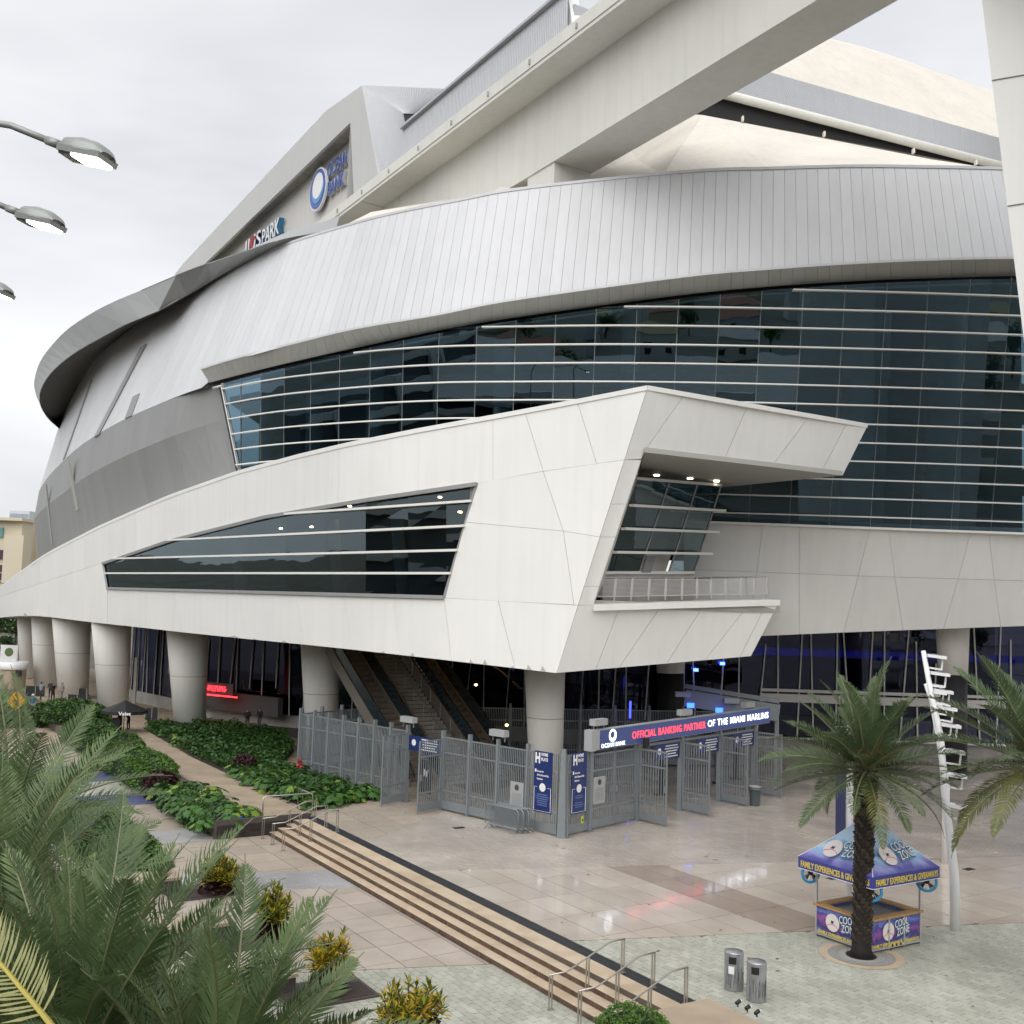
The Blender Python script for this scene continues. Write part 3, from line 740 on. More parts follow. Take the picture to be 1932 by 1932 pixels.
for a, b in zip(uposts, uposts[1:]):
    g = .004; mb = MB()
    A, B, C, D = rl(a + g, 0).lerp(rl(a + g, 1), .12), rl(b - g, 0).lerp(rl(b - g, 1), .12), rl(b - g, 0).lerp(rl(b - g, 1), .88), rl(a + g, 0).lerp(rl(a + g, 1), .88)
    for p, q in ((A, B), (B, C), (C, D), (D, A)): mb.bar(p, q, .04)
    for i in range(1, 13): mb.bar(A.lerp(D, i / 13), B.lerp(C, i / 13), .035, .018)
    mb.build('screen', SCREEN, rail)
p, q = rl(1, 0), rl(1, 1)
for k in range(1, 5):
    o = Vector((-.7, 2.0, 0)) * k
    MB().bar(p + o, q + o, .07, .09).build('post', STEEL, rail)
MB().bar(q, q + Vector((-.7, 2.0, 0)) * 4, .07, .06).build('handrail', STEEL, rail)

# ---- right white band under the glass
rb_ = part('right_white_band')
Yband = lambda x, y: 67.0 + (y - 990) * .006
bt = lambda x: float(np.interp(x, [1300, 1340, 1500, 1932, 2130], [984, 985, 988.5, 1006, 1015]))
bm = lambda x: float(np.interp(x, [1300, 1600, 1932, 2130], [1074, 1086, 1096, 1101]))
bb = lambda x: float(np.interp(x, [1300, 1417, 1600, 1770, 1932, 2130], [1206, 1201, 1193, 1187, 1181, 1175]))
tops = [1290, 1440, 1508, 1642, 1676, 1832, 1865, 2000, 2130]
mids = [1290, 1428, 1508, 1619, 1688, 1808, 1876, 2000, 2130]
bots = [1290, 1418, 1508, 1592, 1704, 1780, 1888, 2000, 2130]
for (a, b), (c, d), (e, f) in zip(zip(tops, tops[1:]), zip(mids, mids[1:]), zip(bots, bots[1:])):
    panel(rb_, 'panel', [(a, bt(a)), (b, bt(b)), (d, bm(d)), (c, bm(c))], Yband, WHITE)
    panel(rb_, 'panel', [(c, bm(c)), (d, bm(d)), (f, bb(f)), (e, bb(e))], Yband, WHITE)
backing([(1290, 985), (2125, 1016), (2125, 1174), (1290, 1205)], Yband, .12, SEAM, 'backing', rb_)
a, b = at(1290, 984.5, 67.2), at(2130, 1015, 67.2)
MB().bar(a, b, .9, .14).build('coping', WHITE, rb_)
a, b = at(1290, 1205, 69.5), at(2130, 1174, 69.3)
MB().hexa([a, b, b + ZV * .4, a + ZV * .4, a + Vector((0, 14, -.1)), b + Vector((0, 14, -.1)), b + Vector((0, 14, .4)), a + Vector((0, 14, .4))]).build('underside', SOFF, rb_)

# ---- columns
def column(dx0, dx1, dytop, bx0, bx1, Y, zt, split=None, seam=None):
    c0, c1 = at((dx0 + dx1) / 2, dytop, Y), at((bx0 + bx1) / 2, dytop + 150, Y)
    sc = Y / F_PX; r0, r1 = (dx1 - dx0) / 2 * sc, (bx1 - bx0) / 2 * sc
    z0 = c0.z; zz1 = c1.z; 
    sl = (c0.x - c1.x) / (z0 - zz1); rsl = (r0 - r1) / (z0 - zz1)
    cx = lambda z: c1.x + sl * (z - zz1); rr = lambda z: r1 + rsl * (z - zz1)
    zs = [0, zt] if split is None else [split, zt]
    o = MB().tube([(cx(z), Y, z) for z in zs], [rr(z) for z in zs], 36).build('column', STUCCO, STAD, True)
    if split is not None:
        MB().tube([(cx(z), Y, z) for z in (0, split)], [rr(split) * .93, rr(split) * .96], 30).build('black_wrap', BLACK, o, True)
    for z in (seam or []):
        MB().tube([(cx(z), Y, z - .02), (cx(z), Y, z + .02)], rr(z) + .012, 36).build('joint', CONC, o, True)
    return o
column(990, 1066, 1268, 997, 1062, 60.5, 9.0, seam=[4.2])
column(568, 642, 1215, 576, 638, 73, 9.5, seam=[4.0])
column(316, 392, 1192, 328, 388, 84.5, 10, seam=[4.0])
column(175, 246, 1174, 187, 241, 93, 10, seam=[4.1])
column(101, 170, 1164, 112, 165, 104, 10, seam=[4.3])
column(61, 106, 1162, 67, 107, 115, 10, seam=[4.4])
column(33, 63, 1163, 42, 67, 125, 10)
column(1768, 1827, 1186, 1774, 1822, 71.5, 11, split=10.5 - (1270 - 1163) * 71.5 / F_PX)
column(1239, 1291, 1250, 1241, 1290, 75, 10, split=10.5 - (1267 - 1145.5) * 75 / F_PX)

# ---- dark glazed wall at ground level, behind the columns
gl = part('ground_glazing')
plan = [(-36, 104), (-26.5, 93), (-16.5, 85.8), (-4, 83.5), (18, 81.5), (40, 81.8)]
def pl(k):                            # k metres along the wall
    for (a, b) in zip(plan, plan[1:]):
        l = math.hypot(b[0] - a[0], b[1] - a[1])
        if k <= l: return Vector((a[0] + (b[0] - a[0]) * k / l, a[1] + (b[1] - a[1]) * k / l, 0))
        k -= l
    return Vector((plan[-1][0], plan[-1][1], 0))
LEN = sum(math.hypot(b[0] - a[0], b[1] - a[1]) for a, b in zip(plan, plan[1:]))
ks = np.linspace(0, LEN, 46)
rng = random.Random(5)
for a, b in zip(ks, ks[1:]):
    p, q = pl(a), pl(b); h0 = 1.0
    e = Vector((0, rng.gauss(0, .012), 0))
    MB().quad(p + ZV * 1.05, q + ZV * 1.05, q + ZV * 10.4 + e, p + ZV * 10.4).build('pane', GLASS3, gl)
k = 0.4; i = 0
while k < LEN - .6:
    lean = (.55, -.35, .1, -.6, .4, 0, .7, -.2)[i % 8] * rng.uniform(.6, 1.2)
    top = 10.3 if rng.random() < .86 else rng.uniform(6, 9.3)
    bot = 1.0 if rng.random() < .9 else rng.uniform(2, 3.2)
    p, q = pl(k), pl(min(LEN, max(0, k + lean)))
    f = Vector((0, -.12, 0))
    MB().bar(p + f + ZV * bot, p.lerp(q, (top - bot) / 9.3) + f + ZV * top, .095, .12).build('mullion', SOFF if p.x < 6 else FIN, gl)
    k += rng.uniform(.95, 1.7); i += 1
mb = MB(); kk = np.linspace(0, LEN, 12)
for a, b in zip(kk, kk[1:]):
    p, q = pl(a), pl(b); o = Vector((0, -.25, 0)); t = Vector((0, .3, 0))
    mb.hexa([p + o, q + o, q + o + ZV * 1.05, p + o + ZV * 1.05, p + t, q + t, q + t + ZV * 1.05, p + t + ZV * 1.05])
mb.build('base_wall', CONC, gl)
mb = MB()
for a, b in zip(kk, kk[1:]):
    p, q = pl(a) + Vector((0, 7, 0)), pl(b) + Vector((0, 7, 0)); mb.quad(p, q, q + ZV * 12, p + ZV * 12)
    cf = lambda v: Vector((v.x, v.y - (3 if v.x < -18 else 11), 10.6))
    mb.quad(cf(pl(a)), cf(pl(b)), q + ZV * 10.6, p + ZV * 10.6)
mb.build('lobby_back', mat('lobby_dark', (.02, .02, .03), .8), gl)
# right part: transom, concrete fascia over the doors
for x0, x1 in ((19, 33.5), (33.5, 40)):
    MB().box(((x0 + x1) / 2, 81.2, 4.62), (x1 - x0, .3, .22)).build('transom', FIN, gl)
    MB().box(((x0 + x1) / 2, 81.3, 4.05), (x1 - x0, .25, .6)).build('fascia', STUCCO, gl)
MB().box((28, 81.1, 1.12), (19, .4, .14)).build('sill', FIN, gl)
BLUEGL = emis('blue_glow', (.03, .05, 1.0), 1.2)
MB().box((29, 83.0, 7.4), (22, .1, .55)).build('blue_light_strip', emis('blue_strip', (.01, .02, .6), .35), gl)
for x, y in ((1313, 1264), (1363, 1252)):
    MB().box(at(x, y, 80.8), (.35, .1, .22)).build('blue_lamp', emis('blue_lamp', (.05, .1, 1), 6), gl)
# doors between the columns on the left
for (x0, x1, yt, yb, Y) in ((258, 268, 1240, 1318, 96.5), (386, 400, 1330, 1350, 90)):
    p0, p1 = at(x0, yt, Y), at(x1, yb, Y)
    MB().bar(Vector((p0.x, Y, 0)), Vector((p0.x, Y, p0.z)), .25).build('door_frame', FIN, gl)
# ---- red lit sign on the left, fixed to a dark fascia
MB().box(at(447, 1325, 88.4) , (10.5, .5, 1.5), xa=Vector((.8, -.6, 0)), ya=Vector((.6, .8, 0))).build('fascia', mat('fascia_dark', (.09, .085, .08), .7), gl)

# ---- roof: track beam
bz_ = lambda t: -.022 * (t - 50)
def beam_poly(prof, t0, t1):
    mb = MB(); n = len(prof)
    mb.v = [ST(s, t0, z + bz_(t0)) for s, z in prof] + [ST(s, t1, z + bz_(t1)) for s, z in prof]
    for i in range(n): mb.f.append([i, (i + 1) % n, n + (i + 1) % n, n + i])
    mb.f += [list(range(n))[::-1], list(range(n, 2 * n))]; mb.m = [0] * len(mb.f)
    return mb
bm_ = beam_poly([(38.4, 39.7), (41.6, 39.7), (41.6, 45.0), (44.0, 45.0), (44.0, 46.2), (36.2, 46.2), (36.2, 45.02), (38.4, 44.95)], -30, 190).build('roof_track_beam', BEAMW, STAD)
for t in np.arange(10, 150, 5.2):
    MB().box(ST(36.15, t, 45.75 + bz_(t)), (.12, .12, .32)).build('anchor', METAL2, bm_)
MB().bar(ST(36.17, 5, 45.3 + bz_(5)), ST(36.17, 150, 45.3 + bz_(150)), .04, .05).build('drip_line', SOFF, bm_)
MB().box(ST(40.0, 58.6, 38.1), (3.0, 3.2, 2.9), xa=nA, ya=dA).build('bearing_block', BEAMW, bm_)
for t in (45, 83):
    MB().bar(ST(36.4, t, 44.99 + bz_(t)), ST(38.4, t, 44.93 + bz_(t)), .05, .04).build('joint', SOFF, bm_)
# sloping white roof edge pieces under the beam
MB().add([at(870, 392, 71), at(947, 352, 73), at(1005, 364, 71.5), at(1110, 357, 69.5), at(1110, 376, 69), at(870, 402, 70.5)], [(0, 5, 4, 3, 2, 1)]).build('roof_edge', CREAM, STAD)
MB().quad(at(560, 470, 84), at(1130, 372, 71), at(1130, 330, 73.5), at(700, 400, 84)).build('roof_slope', CREAM, STAD)

# ---- retracted roof panel with the big sign
gb = part('retracted_roof')
s1 = 36.85
O = [ats(x, y, s1) for x, y in ((330, 517), (345, 498), (615, 209), (683, 161), (720, 326))]
lowf = ats(330, 517, s1)
t_ = lambda v: v.x * -SB + v.y * SA
tn = t_(O[4])
zb_ = 44.6; zb3 = 45.6
# front face with the recess cut out: four slabs round the opening
op = [ats(x, y, s1) for x, y in ((661, 231), (383, 501), (563, 444), (670, 361))]
def sl_(pp, m, nm, par=gb, th=.3):
    q = nA * th
    n = len(pp); mb = MB(); mb.v = list(pp) + [p + q for p in pp]
    mb.f = [list(range(n)), list(range(n, 2 * n))[::-1]] + [[i, n + i, n + (i + 1) % n, (i + 1) % n] for i in range(n)]; mb.m = [0] * len(mb.f)
    return mb.build(nm, m, par)
ext = ST(s1, 175, 0); ext.z = 51.0
tf = t_(O[0]); far_top = ST(s1, tf, O[0].z); far_low = ST(s1, tf, zb_)
kk1 = ats(615, 209, s1); kk2 = ats(683, 161, s1)
rgt_b = ST(s1, t_(ats(720, 326, s1)), zb_)
sl_([op[1], op[0], kk2, kk1, O[1], O[0]], GABLE, 'face')
sl_([op[0], ST(s1, t_(op[3]), zb_), rgt_b, kk2], GABLE, 'face')
sl_([op[1], O[0], far_low, ST(s1, t_(op[1]), zb_)], GABLE, 'face')
s2 = 38.3
sp = [ats(x, y, s2) for x, y in ((667, 262), (400, 500))]
sgn = [ST(s2, t_(op[0]) - .3, sp[0].z + 2.5), ST(s2, t_(op[1]) + 8, ats(420, 489, s2).z + 2.5), ST(s2, t_(op[1]) + 8, zb_), ST(s2, t_(op[0]) - .3, zb_)]
sl_(sgn, mat('sign_wall', (.62, .60, .57), .6, streak=.05), 'sign_wall')
MB().add([op[0], op[1], ST(s2, t_(op[1]), sp[1].z + .2), ST(s2, t_(op[0]), sp[0].z + .2)], [(0, 1, 2, 3)]).build('recess_soffit', mat('recess', (.35, .33, .29), .8, nscale=1.5, nvar=.3), gb)
MB().add([op[0], ST(s2, t_(op[0]), sp[0].z), ST(s2, t_(op[0]), zb_), ST(s1, t_(op[0]), zb_)], [(0, 1, 2, 3)]).build('recess_jamb', GABLE, gb)
MB().bar(ST(36.75, tn, 46.35 + bz_(tn)), ST(36.75, tf, 46.35 + bz_(tf)), .25, .35).build('rail_shadow_gap', BLACK, gb)
def corr(a, b, c, d, n, m, nm, par):  # ribbed sheet between a-b (bottom) and d-c (top)
    mb = MB(); nr = (b - a).cross(d - a).normalized() * .035
    for i in range(n):
        for j, (f0, f1, o0, o1) in enumerate(((0, .35, 0, 0), (.35, .5, 0, 1), (.5, .85, 1, 1), (.85, 1, 1, 0))):
            u0, u1 = (i + f0) / n, (i + f1) / n
            mb.quad(a.lerp(b, u0) + nr * o0, a.lerp(b, u1) + nr * o1, d.lerp(c, u1) + nr * o1, d.lerp(c, u0) + nr * o0)
    return mb.build(nm, m, par)
tk = t_(kk2)
A_ = ST(s1, tn, zb_); B_ = ST(s1 + 4.2, tn + .8, zb_); C_ = at(760.7, 214, 90.4); 
corr(A_, B_, C_, kk2, 22, CORR, 'end_face', gb)
C2, C3 = at(788.6, 215.5, 96), at(840, 168, 104)
corr(C_, C2, C3, kk2, 30, CORR, 'end_top', gb)
MB().quad(at(758, 214, 91), at(800, 214, 100), at(800, 300, 98), at(758, 300, 91)).build('dark_recess', BLACK, gb)
# lower ribbed wall nearer along the beam
s3 = 37.6
P0, P1 = ats(770, 236, s3), ats(1050, -2, s3); zt3 = P1.z; zt4 = P0.z
t0, t1 = t_(ats(1071, 42, s3)), t_(P0) + 1.0
rw = corr(ST(s3, t0, zb3), ST(s3, t1, zb3), ST(s3, t1, zt4), ST(s3, t0, zt3), 110, CORR, 'ribbed_wall', STAD)
MB().bar(ST(s3 - .12, t0, zt3 + .06), ST(s3 - .12, t1, zt4 + .06), .35, .2).build('cap', CORR, rw)
MB().bar(ST(s3 - .1, t0 + 2.3, 46.75 + bz_(t0)), ST(s3 - .1, t1 - 2.5, 46.75 + bz_(t1)), .16, .22).build('slot', BLACK, rw)
MB().box(ST(s3 + 2, t0 + .2, 47.4), (3, .4, 3.6), xa=nA, ya=dA).build('end_plate', CORR, rw)
MB().bar(ST(38.2, t0 - .6, 45.5), ST(38.4, t0 + 2.0, 54.5), .8, .5).build('strut', WPAINT, STAD)
MB().tube([ST(43, t0 + 3, 44), ST(44, t0 + 7, 53)], [2.0, 1.2], 12).build('roof_bulge', CREAM, STAD, True)

# ---- roof beyond the right-hand rim
r_ = part('sliding_roof')
a, b = at(1381, 180, 84), at(1930, 322.5, 96.5); c, d = at(1455, 137, 86), at(1930, 273, 96)
lft = lambda p, q, k: p + (p - q) * k
a, d0 = lft(a, b, .45), lft(c, d, .55)
b2, d2 = lft(b, at(1381, 180, 84), .3), lft(d, c, .3)
corr(a, b2, d2, d0, 300, CORR, 'ribbed_fascia', r_)
MB().tube([a + Vector((0, -.35, -.25)), b2 + Vector((0, -.35, -.25))], .38, 10).build('rolled_edge', BEAMW, r_, True)
MB().hexa([a + Vector((0, .2, -2.3)), b2 + Vector((0, .2, -1.6)), b2 + Vector((0, .2, 0)), a + Vector((0, .2, 0)), a + Vector((0, 3, -2.3)), b2 + Vector((0, 3, -1.6)), b2 + Vector((0, 3, 0)), a + Vector((0, 3, 0))]).build('dark_slot', BLACK, r_)
crest = crv([at(1300, 30, 104), at(1420, 48, 106), at(1571, 80, 108), at(1665, 103, 110), at(1788, 146.6, 113), at(1891, 183, 116), at(2000, 225, 119)])
base_ = lambda u: d0.lerp(d2, u / crest[1])
mb = MB(); nn = 26; rows = 10
for i in range(nn):
    for j in range(rows):
        def sp_(u, v):
            p = base_(u).lerp(crest[0](u), v); return p + ZV * (2.4 * math.sin(math.pi * v))*.8
        u0, u1 = crest[1] * i / nn, crest[1] * (i + 1) / nn
        v0, v1 = j / rows, (j + 1) / rows
        mb.quad(sp_(u0, v0), sp_(u1, v0), sp_(u1, v1), sp_(u0, v1))
for i in range(nn):
    u0, u1 = crest[1] * i / nn, crest[1] * (i + 1) / nn
    mb.quad(crest[0](u0), crest[0](u1), crest[0](u1) + Vector((4, 30, -6)), crest[0](u0) + Vector((4, 30, -6)))
mb.build('membrane', CREAM, r_, True)
ap = at(1326, 217, 80)
lowr = [at(1060, 352, 69.5), at(1250, 330, 67.4), at(1456, 322, 66.8), at(1700, 319, 66.8), at(1880, 319, 67)]
rid = [ap, at(1560, 262, 83), at(1760, 301, 86), at(1890, 322, 88)]
mb = MB(); mb.add([lowr[0], lowr[1], ap, lowr[2], lowr[3], rid[1], rid[2], lowr[4], rid[3], at(1200, 300, 78), at(1150, 205, 92)], [(0, 1, 9), (9, 1, 2), (1, 3, 2), (3, 4, 5), (3, 5, 2), (4, 6, 5), (4, 7, 6), (7, 8, 6), (0, 9, 10), (9, 2, 10)])
mb.build('lower_membrane', CREAM, r_)
up_ = [a + Vector((0, .2, -2.2)), b2 + Vector((0, .2, -1.5))]
MB().add([ap, rid[3], up_[1], up_[0].lerp(up_[1], .26)], [(0, 1, 2, 3)]).build('upper_curb', CREAM, r_)
for f in (.12, .38, .68, .9):
    p = ap.lerp(rid[3], f); MB().box(p + Vector((0, -.3, .1)), (.14, .4, .4)).build('roof_anchor', CREAM, r_)

# ---- leaning support column at the right edge
pyl = thing('support_pylon', 'massive leaning white support column at the right edge of the frame', 'column', (30, 45, 0))
xl = lambda z: 20.0 + (36 - z) * .115
fr = [Vector((xl(z) + dx, 45 - dx * .12, z)) for dx, z in ((0, -.1), (10, -.1), (10, 47), (0, 47))]
bk = [v + Vector((4.5, 8, 0)) for v in fr]
MB().hexa(fr + bk).build('shaft', WHITE, pyl)
for z0, z1 in ((22.0, 23.6), (28.2, 29.8), (33.8, 35.4)):
    p, q = Vector((xl(z0) - .0, 44.985, z0)), Vector((xl(z1) + 10, 45 - 1.2 - .015, z1))
    MB().bar(p, q, .05, .04).build('joint', SEAM, pyl)

# ---- wall signs (lettering stands off the walls)
BLU = mat('sign_blue', (.05, .11, .42), .4); LBLU = mat('sign_light_blue', (.10, .32, .62), .4); GREYL = mat('sign_edge', (.5, .5, .52), .5)
sg = thing('bank_sign', 'blue bank emblem and lettering on the roof panel wall', 'sign', ats(640, 340, s2 - .5))
def on2(x, y, o=.0): return ats(x, y, s2 - .35 - o)
ec = on2(604, 358); xd = -dA; rx, rz = 1.55, 3.05
rz = (on2(608, 318) - on2(608, 391)).length / 2; rx = abs(t_(on2(592.5, 355)) - t_(on2(621, 358))) / 2
def ell(mb, c, rx, rz, th, mi=0, n=36, sh=0):
    vs = []
    for o in (0, th):
        for i in range(n):
            a = 2 * math.pi * i / n
            vs.append(c + xd * (rx * math.cos(a)) + ZV * (rz * math.sin(a)) + nA * -o)
    mb.add(vs, [list(range(n, 2 * n)), list(range(n))[::-1]] + [[i, (i + 1) % n, n + (i + 1) % n, n + i] for i in range(n)], mi)
    return mb
ell(MB(), ec, rx * 1.05, rz * 1.05, .25).build('emblem_back', WPRINT, sg)
ell(MB(), ec - nA * .25, rx * .96, rz * .96, .05).build('emblem_disc', BLU, sg)
ell(MB(), ec - nA * .30 + xd * rx * .1 + ZV * -rz * .05, rx * .74, rz * .66, .04).build('emblem_wave', LBLU, sg)
ell(MB(), ec - nA * .34 + xd * rx * .12 + ZV * rz * .12, rx * .66, rz * .62, .04).build('emblem_eye', WPRINT, sg)
for body, x, y, x2, hh in (('OCEAN', 619, 337, 654, 29), ('BANK', 619, 371, 648, 29)):
    p = on2(x, y); w = abs(t_(on2(x2, y)) - t_(p)); h = hh * p.y / F_PX
    text('letters', body, h / .72, p + nA * .1 - ZV * .0, xd, ZV, GREYL, sg, .015, depth=.18, fit=w)
    text('letters', body, h / .72, p - nA * .12, xd, ZV, BLU, sg, -.005, depth=.03, fit=w)
sg2 = thing('park_sign', 'pale raised lettering on the roof panel wall above the grey ring', 'sign', ats(500, 455, s2 - .5))
p = on2(497, 466, .2); w = abs(t_(on2(528, 462, .2)) - t_(p)); h = 33 * p.y / F_PX
text('letters', 'PARK', h / .72, p + nA * .12 + ZV * 0, xd, ZV, mat('sign_teal', (.03, .16, .30), .4), sg2, .04, depth=.3, fit=w)
text('letters', 'PARK', h / .72, p - nA * .25, xd, ZV, WPRINT, sg2, .01, depth=.03, fit=w)
p = on2(465, 486, .2); w = abs(t_(on2(493, 480, .2)) - t_(p))
text('letters', 'INS', h / .72, p + nA * .12, xd, ZV, mat('sign_navy', (.02, .05, .16), .4), sg2, .04, depth=.3, fit=w)
text('letters', 'INS', h / .72, p - nA * .25, xd, ZV, WPRINT, sg2, .01, depth=.03, fit=w)
mb = MB(); p0 = on2(478, 468, .3); mb.tube([p0, on2(480, 452, .3), on2(487, 444, .3)], [.5, .5, .12], 6)
mb.build('red_fin', mat('sign_red', (.35, .05, .06), .4), sg2)

# ================================================================ ground
def wet(name, c1, c2, rough, rvar, ns=.35, objvar=.05, bump=.05):
    return mat(name, c1, rough, col2=c2, nscale=ns, rvar=rvar, objvar=objvar, bump=bump, bscale=14, detail=7, spec=.5)
SLABP = wet('pink_slab', (.56, .50, .435), (.475, .405, .345), .075, .065, .45, .07, .012)
SLABD = wet('brown_slab', (.41, .335, .275), (.34, .275, .225), .075, .065, .45, .06, .012)
SLABB = wet('beige_slab', (.45, .39, .32), (.345, .29, .235), .38, .2, .6, .08)
SLABL = wet('lower_slab', (.45, .39, .335), (.34, .285, .24), .5, .2, .5, .09)
PAVER = wet('pale_paver', (.45, .455, .39), (.36, .36, .30), .30, .2, .6, .14)
STEPM = wet('step_stone', (.58, .475, .35), (.45, .34, .235), .5, .2, .9, .06)
RISER = mat('step_riser', (.15, .095, .065), .75, nscale=3, nvar=.5)
JOINT = mat('joint_sand', (.13, .105, .085), .8, nscale=2, nvar=.3)
def brick_mat(name, c1, c2, cm, w, h, rough=.25, rot=0.0):
    m = bpy.data.materials.new(name); m.use_nodes = True
    nt = m.node_tree; N = nt.nodes; L = nt.links; b = N['Principled BSDF']
    g = N.new('ShaderNodeNewGeometry'); mp = N.new('ShaderNodeMapping'); mp.inputs['Rotation'].default_value = (0, 0, rot)
    br = N.new('ShaderNodeTexBrick'); br.inputs['Scale'].default_value = 1; br.inputs['Brick Width'].default_value = w; br.inputs['Row Height'].default_value = h
    br.inputs['Mortar Size'].default_value = .008; br.inputs['Color1'].default_value = (*c1, 1); br.inputs['Color2'].default_value = (*c2, 1); br.inputs['Mortar'].default_value = (*cm, 1)
    nz = N.new('ShaderNodeTexNoise'); nz.inputs['Scale'].default_value = .3; nz.inputs['Detail'].default_value = 7
    L.new(g.outputs['Position'], mp.inputs[0]); L.new(mp.outputs[0], br.inputs['Vector']); L.new(g.outputs['Position'], nz.inputs['Vector'])
    mx = N.new('ShaderNodeMix'); mx.data_type = 'RGBA'; mx.blend_type = 'MULTIPLY'; mx.inputs[0].default_value = 1
    mr = N.new('ShaderNodeMapRange'); mr.inputs[1].default_value = .3; mr.inputs[2].default_value = .7; mr.inputs[3].default_value = .84; mr.inputs[4].default_value = 1.08
    L.new(nz.outputs[0], mr.inputs[0]); L.new(br.outputs[0], mx.inputs[6]); L.new(mr.outputs[0], mx.inputs[7]); L.new(mx.outputs[2], b.inputs['Base Color'])
    mr2 = N.new('ShaderNodeMapRange'); mr2.inputs[1].default_value = .35; mr2.inputs[2].default_value = .65; mr2.inputs[3].default_value = max(.04, rough - .18); mr2.inputs[4].default_value = rough + .15
    L.new(nz.outputs[0], mr2.inputs[0]); L.new(mr2.outputs[0], b.inputs['Roughness'])
    bp = N.new('ShaderNodeBump'); bp.inputs['Strength'].default_value = .25; bp.inputs['Distance'].default_value = .01
    L.new(br.outputs['Fac'], bp.inputs['Height']); bp.invert = True; L.new(bp.outputs[0], b.inputs['Normal'])
    return m
FIELD = brick_mat('grey_paver_field', (.53, .475, .415), (.46, .41, .36), (.33, .29, .25), .42, .21, .16, .55)
LAV = brick_mat('lavender_paver_field', (.42, .41, .41), (.36, .355, .36), (.26, .25, .25), .42, .21, .4, .55)
def clip(poly, a, b, c):             # keep a*x + b*y <= c
    out = []
    for (p, q) in zip(poly, poly[1:] + poly[:1]):
        dp, dq = a * p[0] + b * p[1] - c, a * q[0] + b * q[1] - c
        if dp <= 0: out.append(p)
        if dp * dq < 0:
            k = dp / (dp - dq); out.append((p[0] + (q[0] - p[0]) * k, p[1] + (q[1] - p[1]) * k))
    return out
def parea(p): return abs(sum(p[i][0] * p[(i + 1) % len(p)][1] - p[(i + 1) % len(p)][0] * p[i][1] for i in range(len(p)))) / 2 if len(p) > 2 else 0
st = lambda s, t: (s * SA - t * SB, s * SB + t * SA)
def q_lt(poly, v): return clip(poly, -.226, .974, v)
def q_gt(poly, v): return clip(poly, .226, -.974, -v)
def s_lt(poly, v): return clip(poly, SA, SB, v)
def s_gt(poly, v): return clip(poly, -SA, -SB, -v)
def t_lt(poly, v): return clip(poly, -SB, SA, v)
def t_gt(poly, v): return clip(poly, SB, -SA, -v)

ter = MB().add([(-2500, -2500, -.78), (2500, -2500, -.78), (2500, 2500, -.78), (-2500, 2500, -.78)], [(0, 1, 2, 3)]).build('terrain', mat('terrain', (.085, .09, .06), .9, col2=(.16, .15, .13), nscale=.03, detail=8))
tag(ter, kind='structure')
low = MB().prism([st(-40, -20), st(19.2, -20), st(19.2, 48.8), st(15.7, 48.8), st(15.7, 130), st(-40, 130)], -.76, -.612).build('lower_plaza', JOINT); tag(low, kind='structure')
upp = MB().prism([st(19.3, -20), st(95, -20), st(95, 150), st(15.7, 150), st(15.7, 48.85), st(19.3, 48.85)], -.74, -.012).build('upper_plaza', JOINT); tag(upp, kind='structure')
def slabs(parent, su, ts, du, dt, z, cuts, m, gap=.016, dark=None, jit=.0):
    s = su[0]; i = 0
    while s < su[1]:
        t = ts[0] + (dt / 2 if i % 2 and jit else 0)
        while t < ts[1]:
            p = [st(s + gap, t + gap), st(s + du - gap, t + gap), st(s + du - gap, t + dt - gap), st(s + gap, t + dt - gap)]
            for f, v in cuts:
                p = f(p, v)
                if len(p) < 3: break
            if len(p) >= 3 and parea(p) > .04:
                mm = dark[2] if dark and dark[0] <= s + du / 2 <= dark[1] else m
                dz = random.uniform(-.0015, .0015)
                MB().prism(p, z - .03, z + dz).build('slab', mm, parent)
            t += dt
        s += du; i += 1
# upper: band of large pink slabs with a brown strip
slabs(upp, (20.52, 48), (5, 45), 1.15, 2.3, 0, [(q_gt, 33.3), (q_lt, 42.35), (s_gt, 20.52)], SLABP, dark=(26.9, 29.2, SLABD))
# upper left: beige slabs by the fence
def r0cut(poly, v): return clip(poly, SB + .72 * SA, -SA + .72 * SB, -(43.3 - 20.6 * .72))
slabs(upp, (20.52, 30), (40, 60), 1.5, 1.9, 0, [(r0cut, 0), (s_gt, 20.52)], SLABB)
# grey fields of small pavers, too far to tell apart
P = [st(20.52, 20), st(90, 20), st(90, 140), st(20.52, 140)]
pf = q_gt(P, 42.38); 
def not_r0(poly): return clip(poly, -(SB + .72 * SA), SA - .72 * SB, (43.3 - 20.6 * .72))
o = MB().prism(not_r0(pf), -.03, 0).build('paver_field', FIELD, upp)
o = MB().prism(clip(q_gt([st(20.52, 60.05), st(30, 60.05), st(30, 140), st(20.52, 140)], 0), 0, 1, 500), -.03, .0).build('far_paving', TAN, upp)
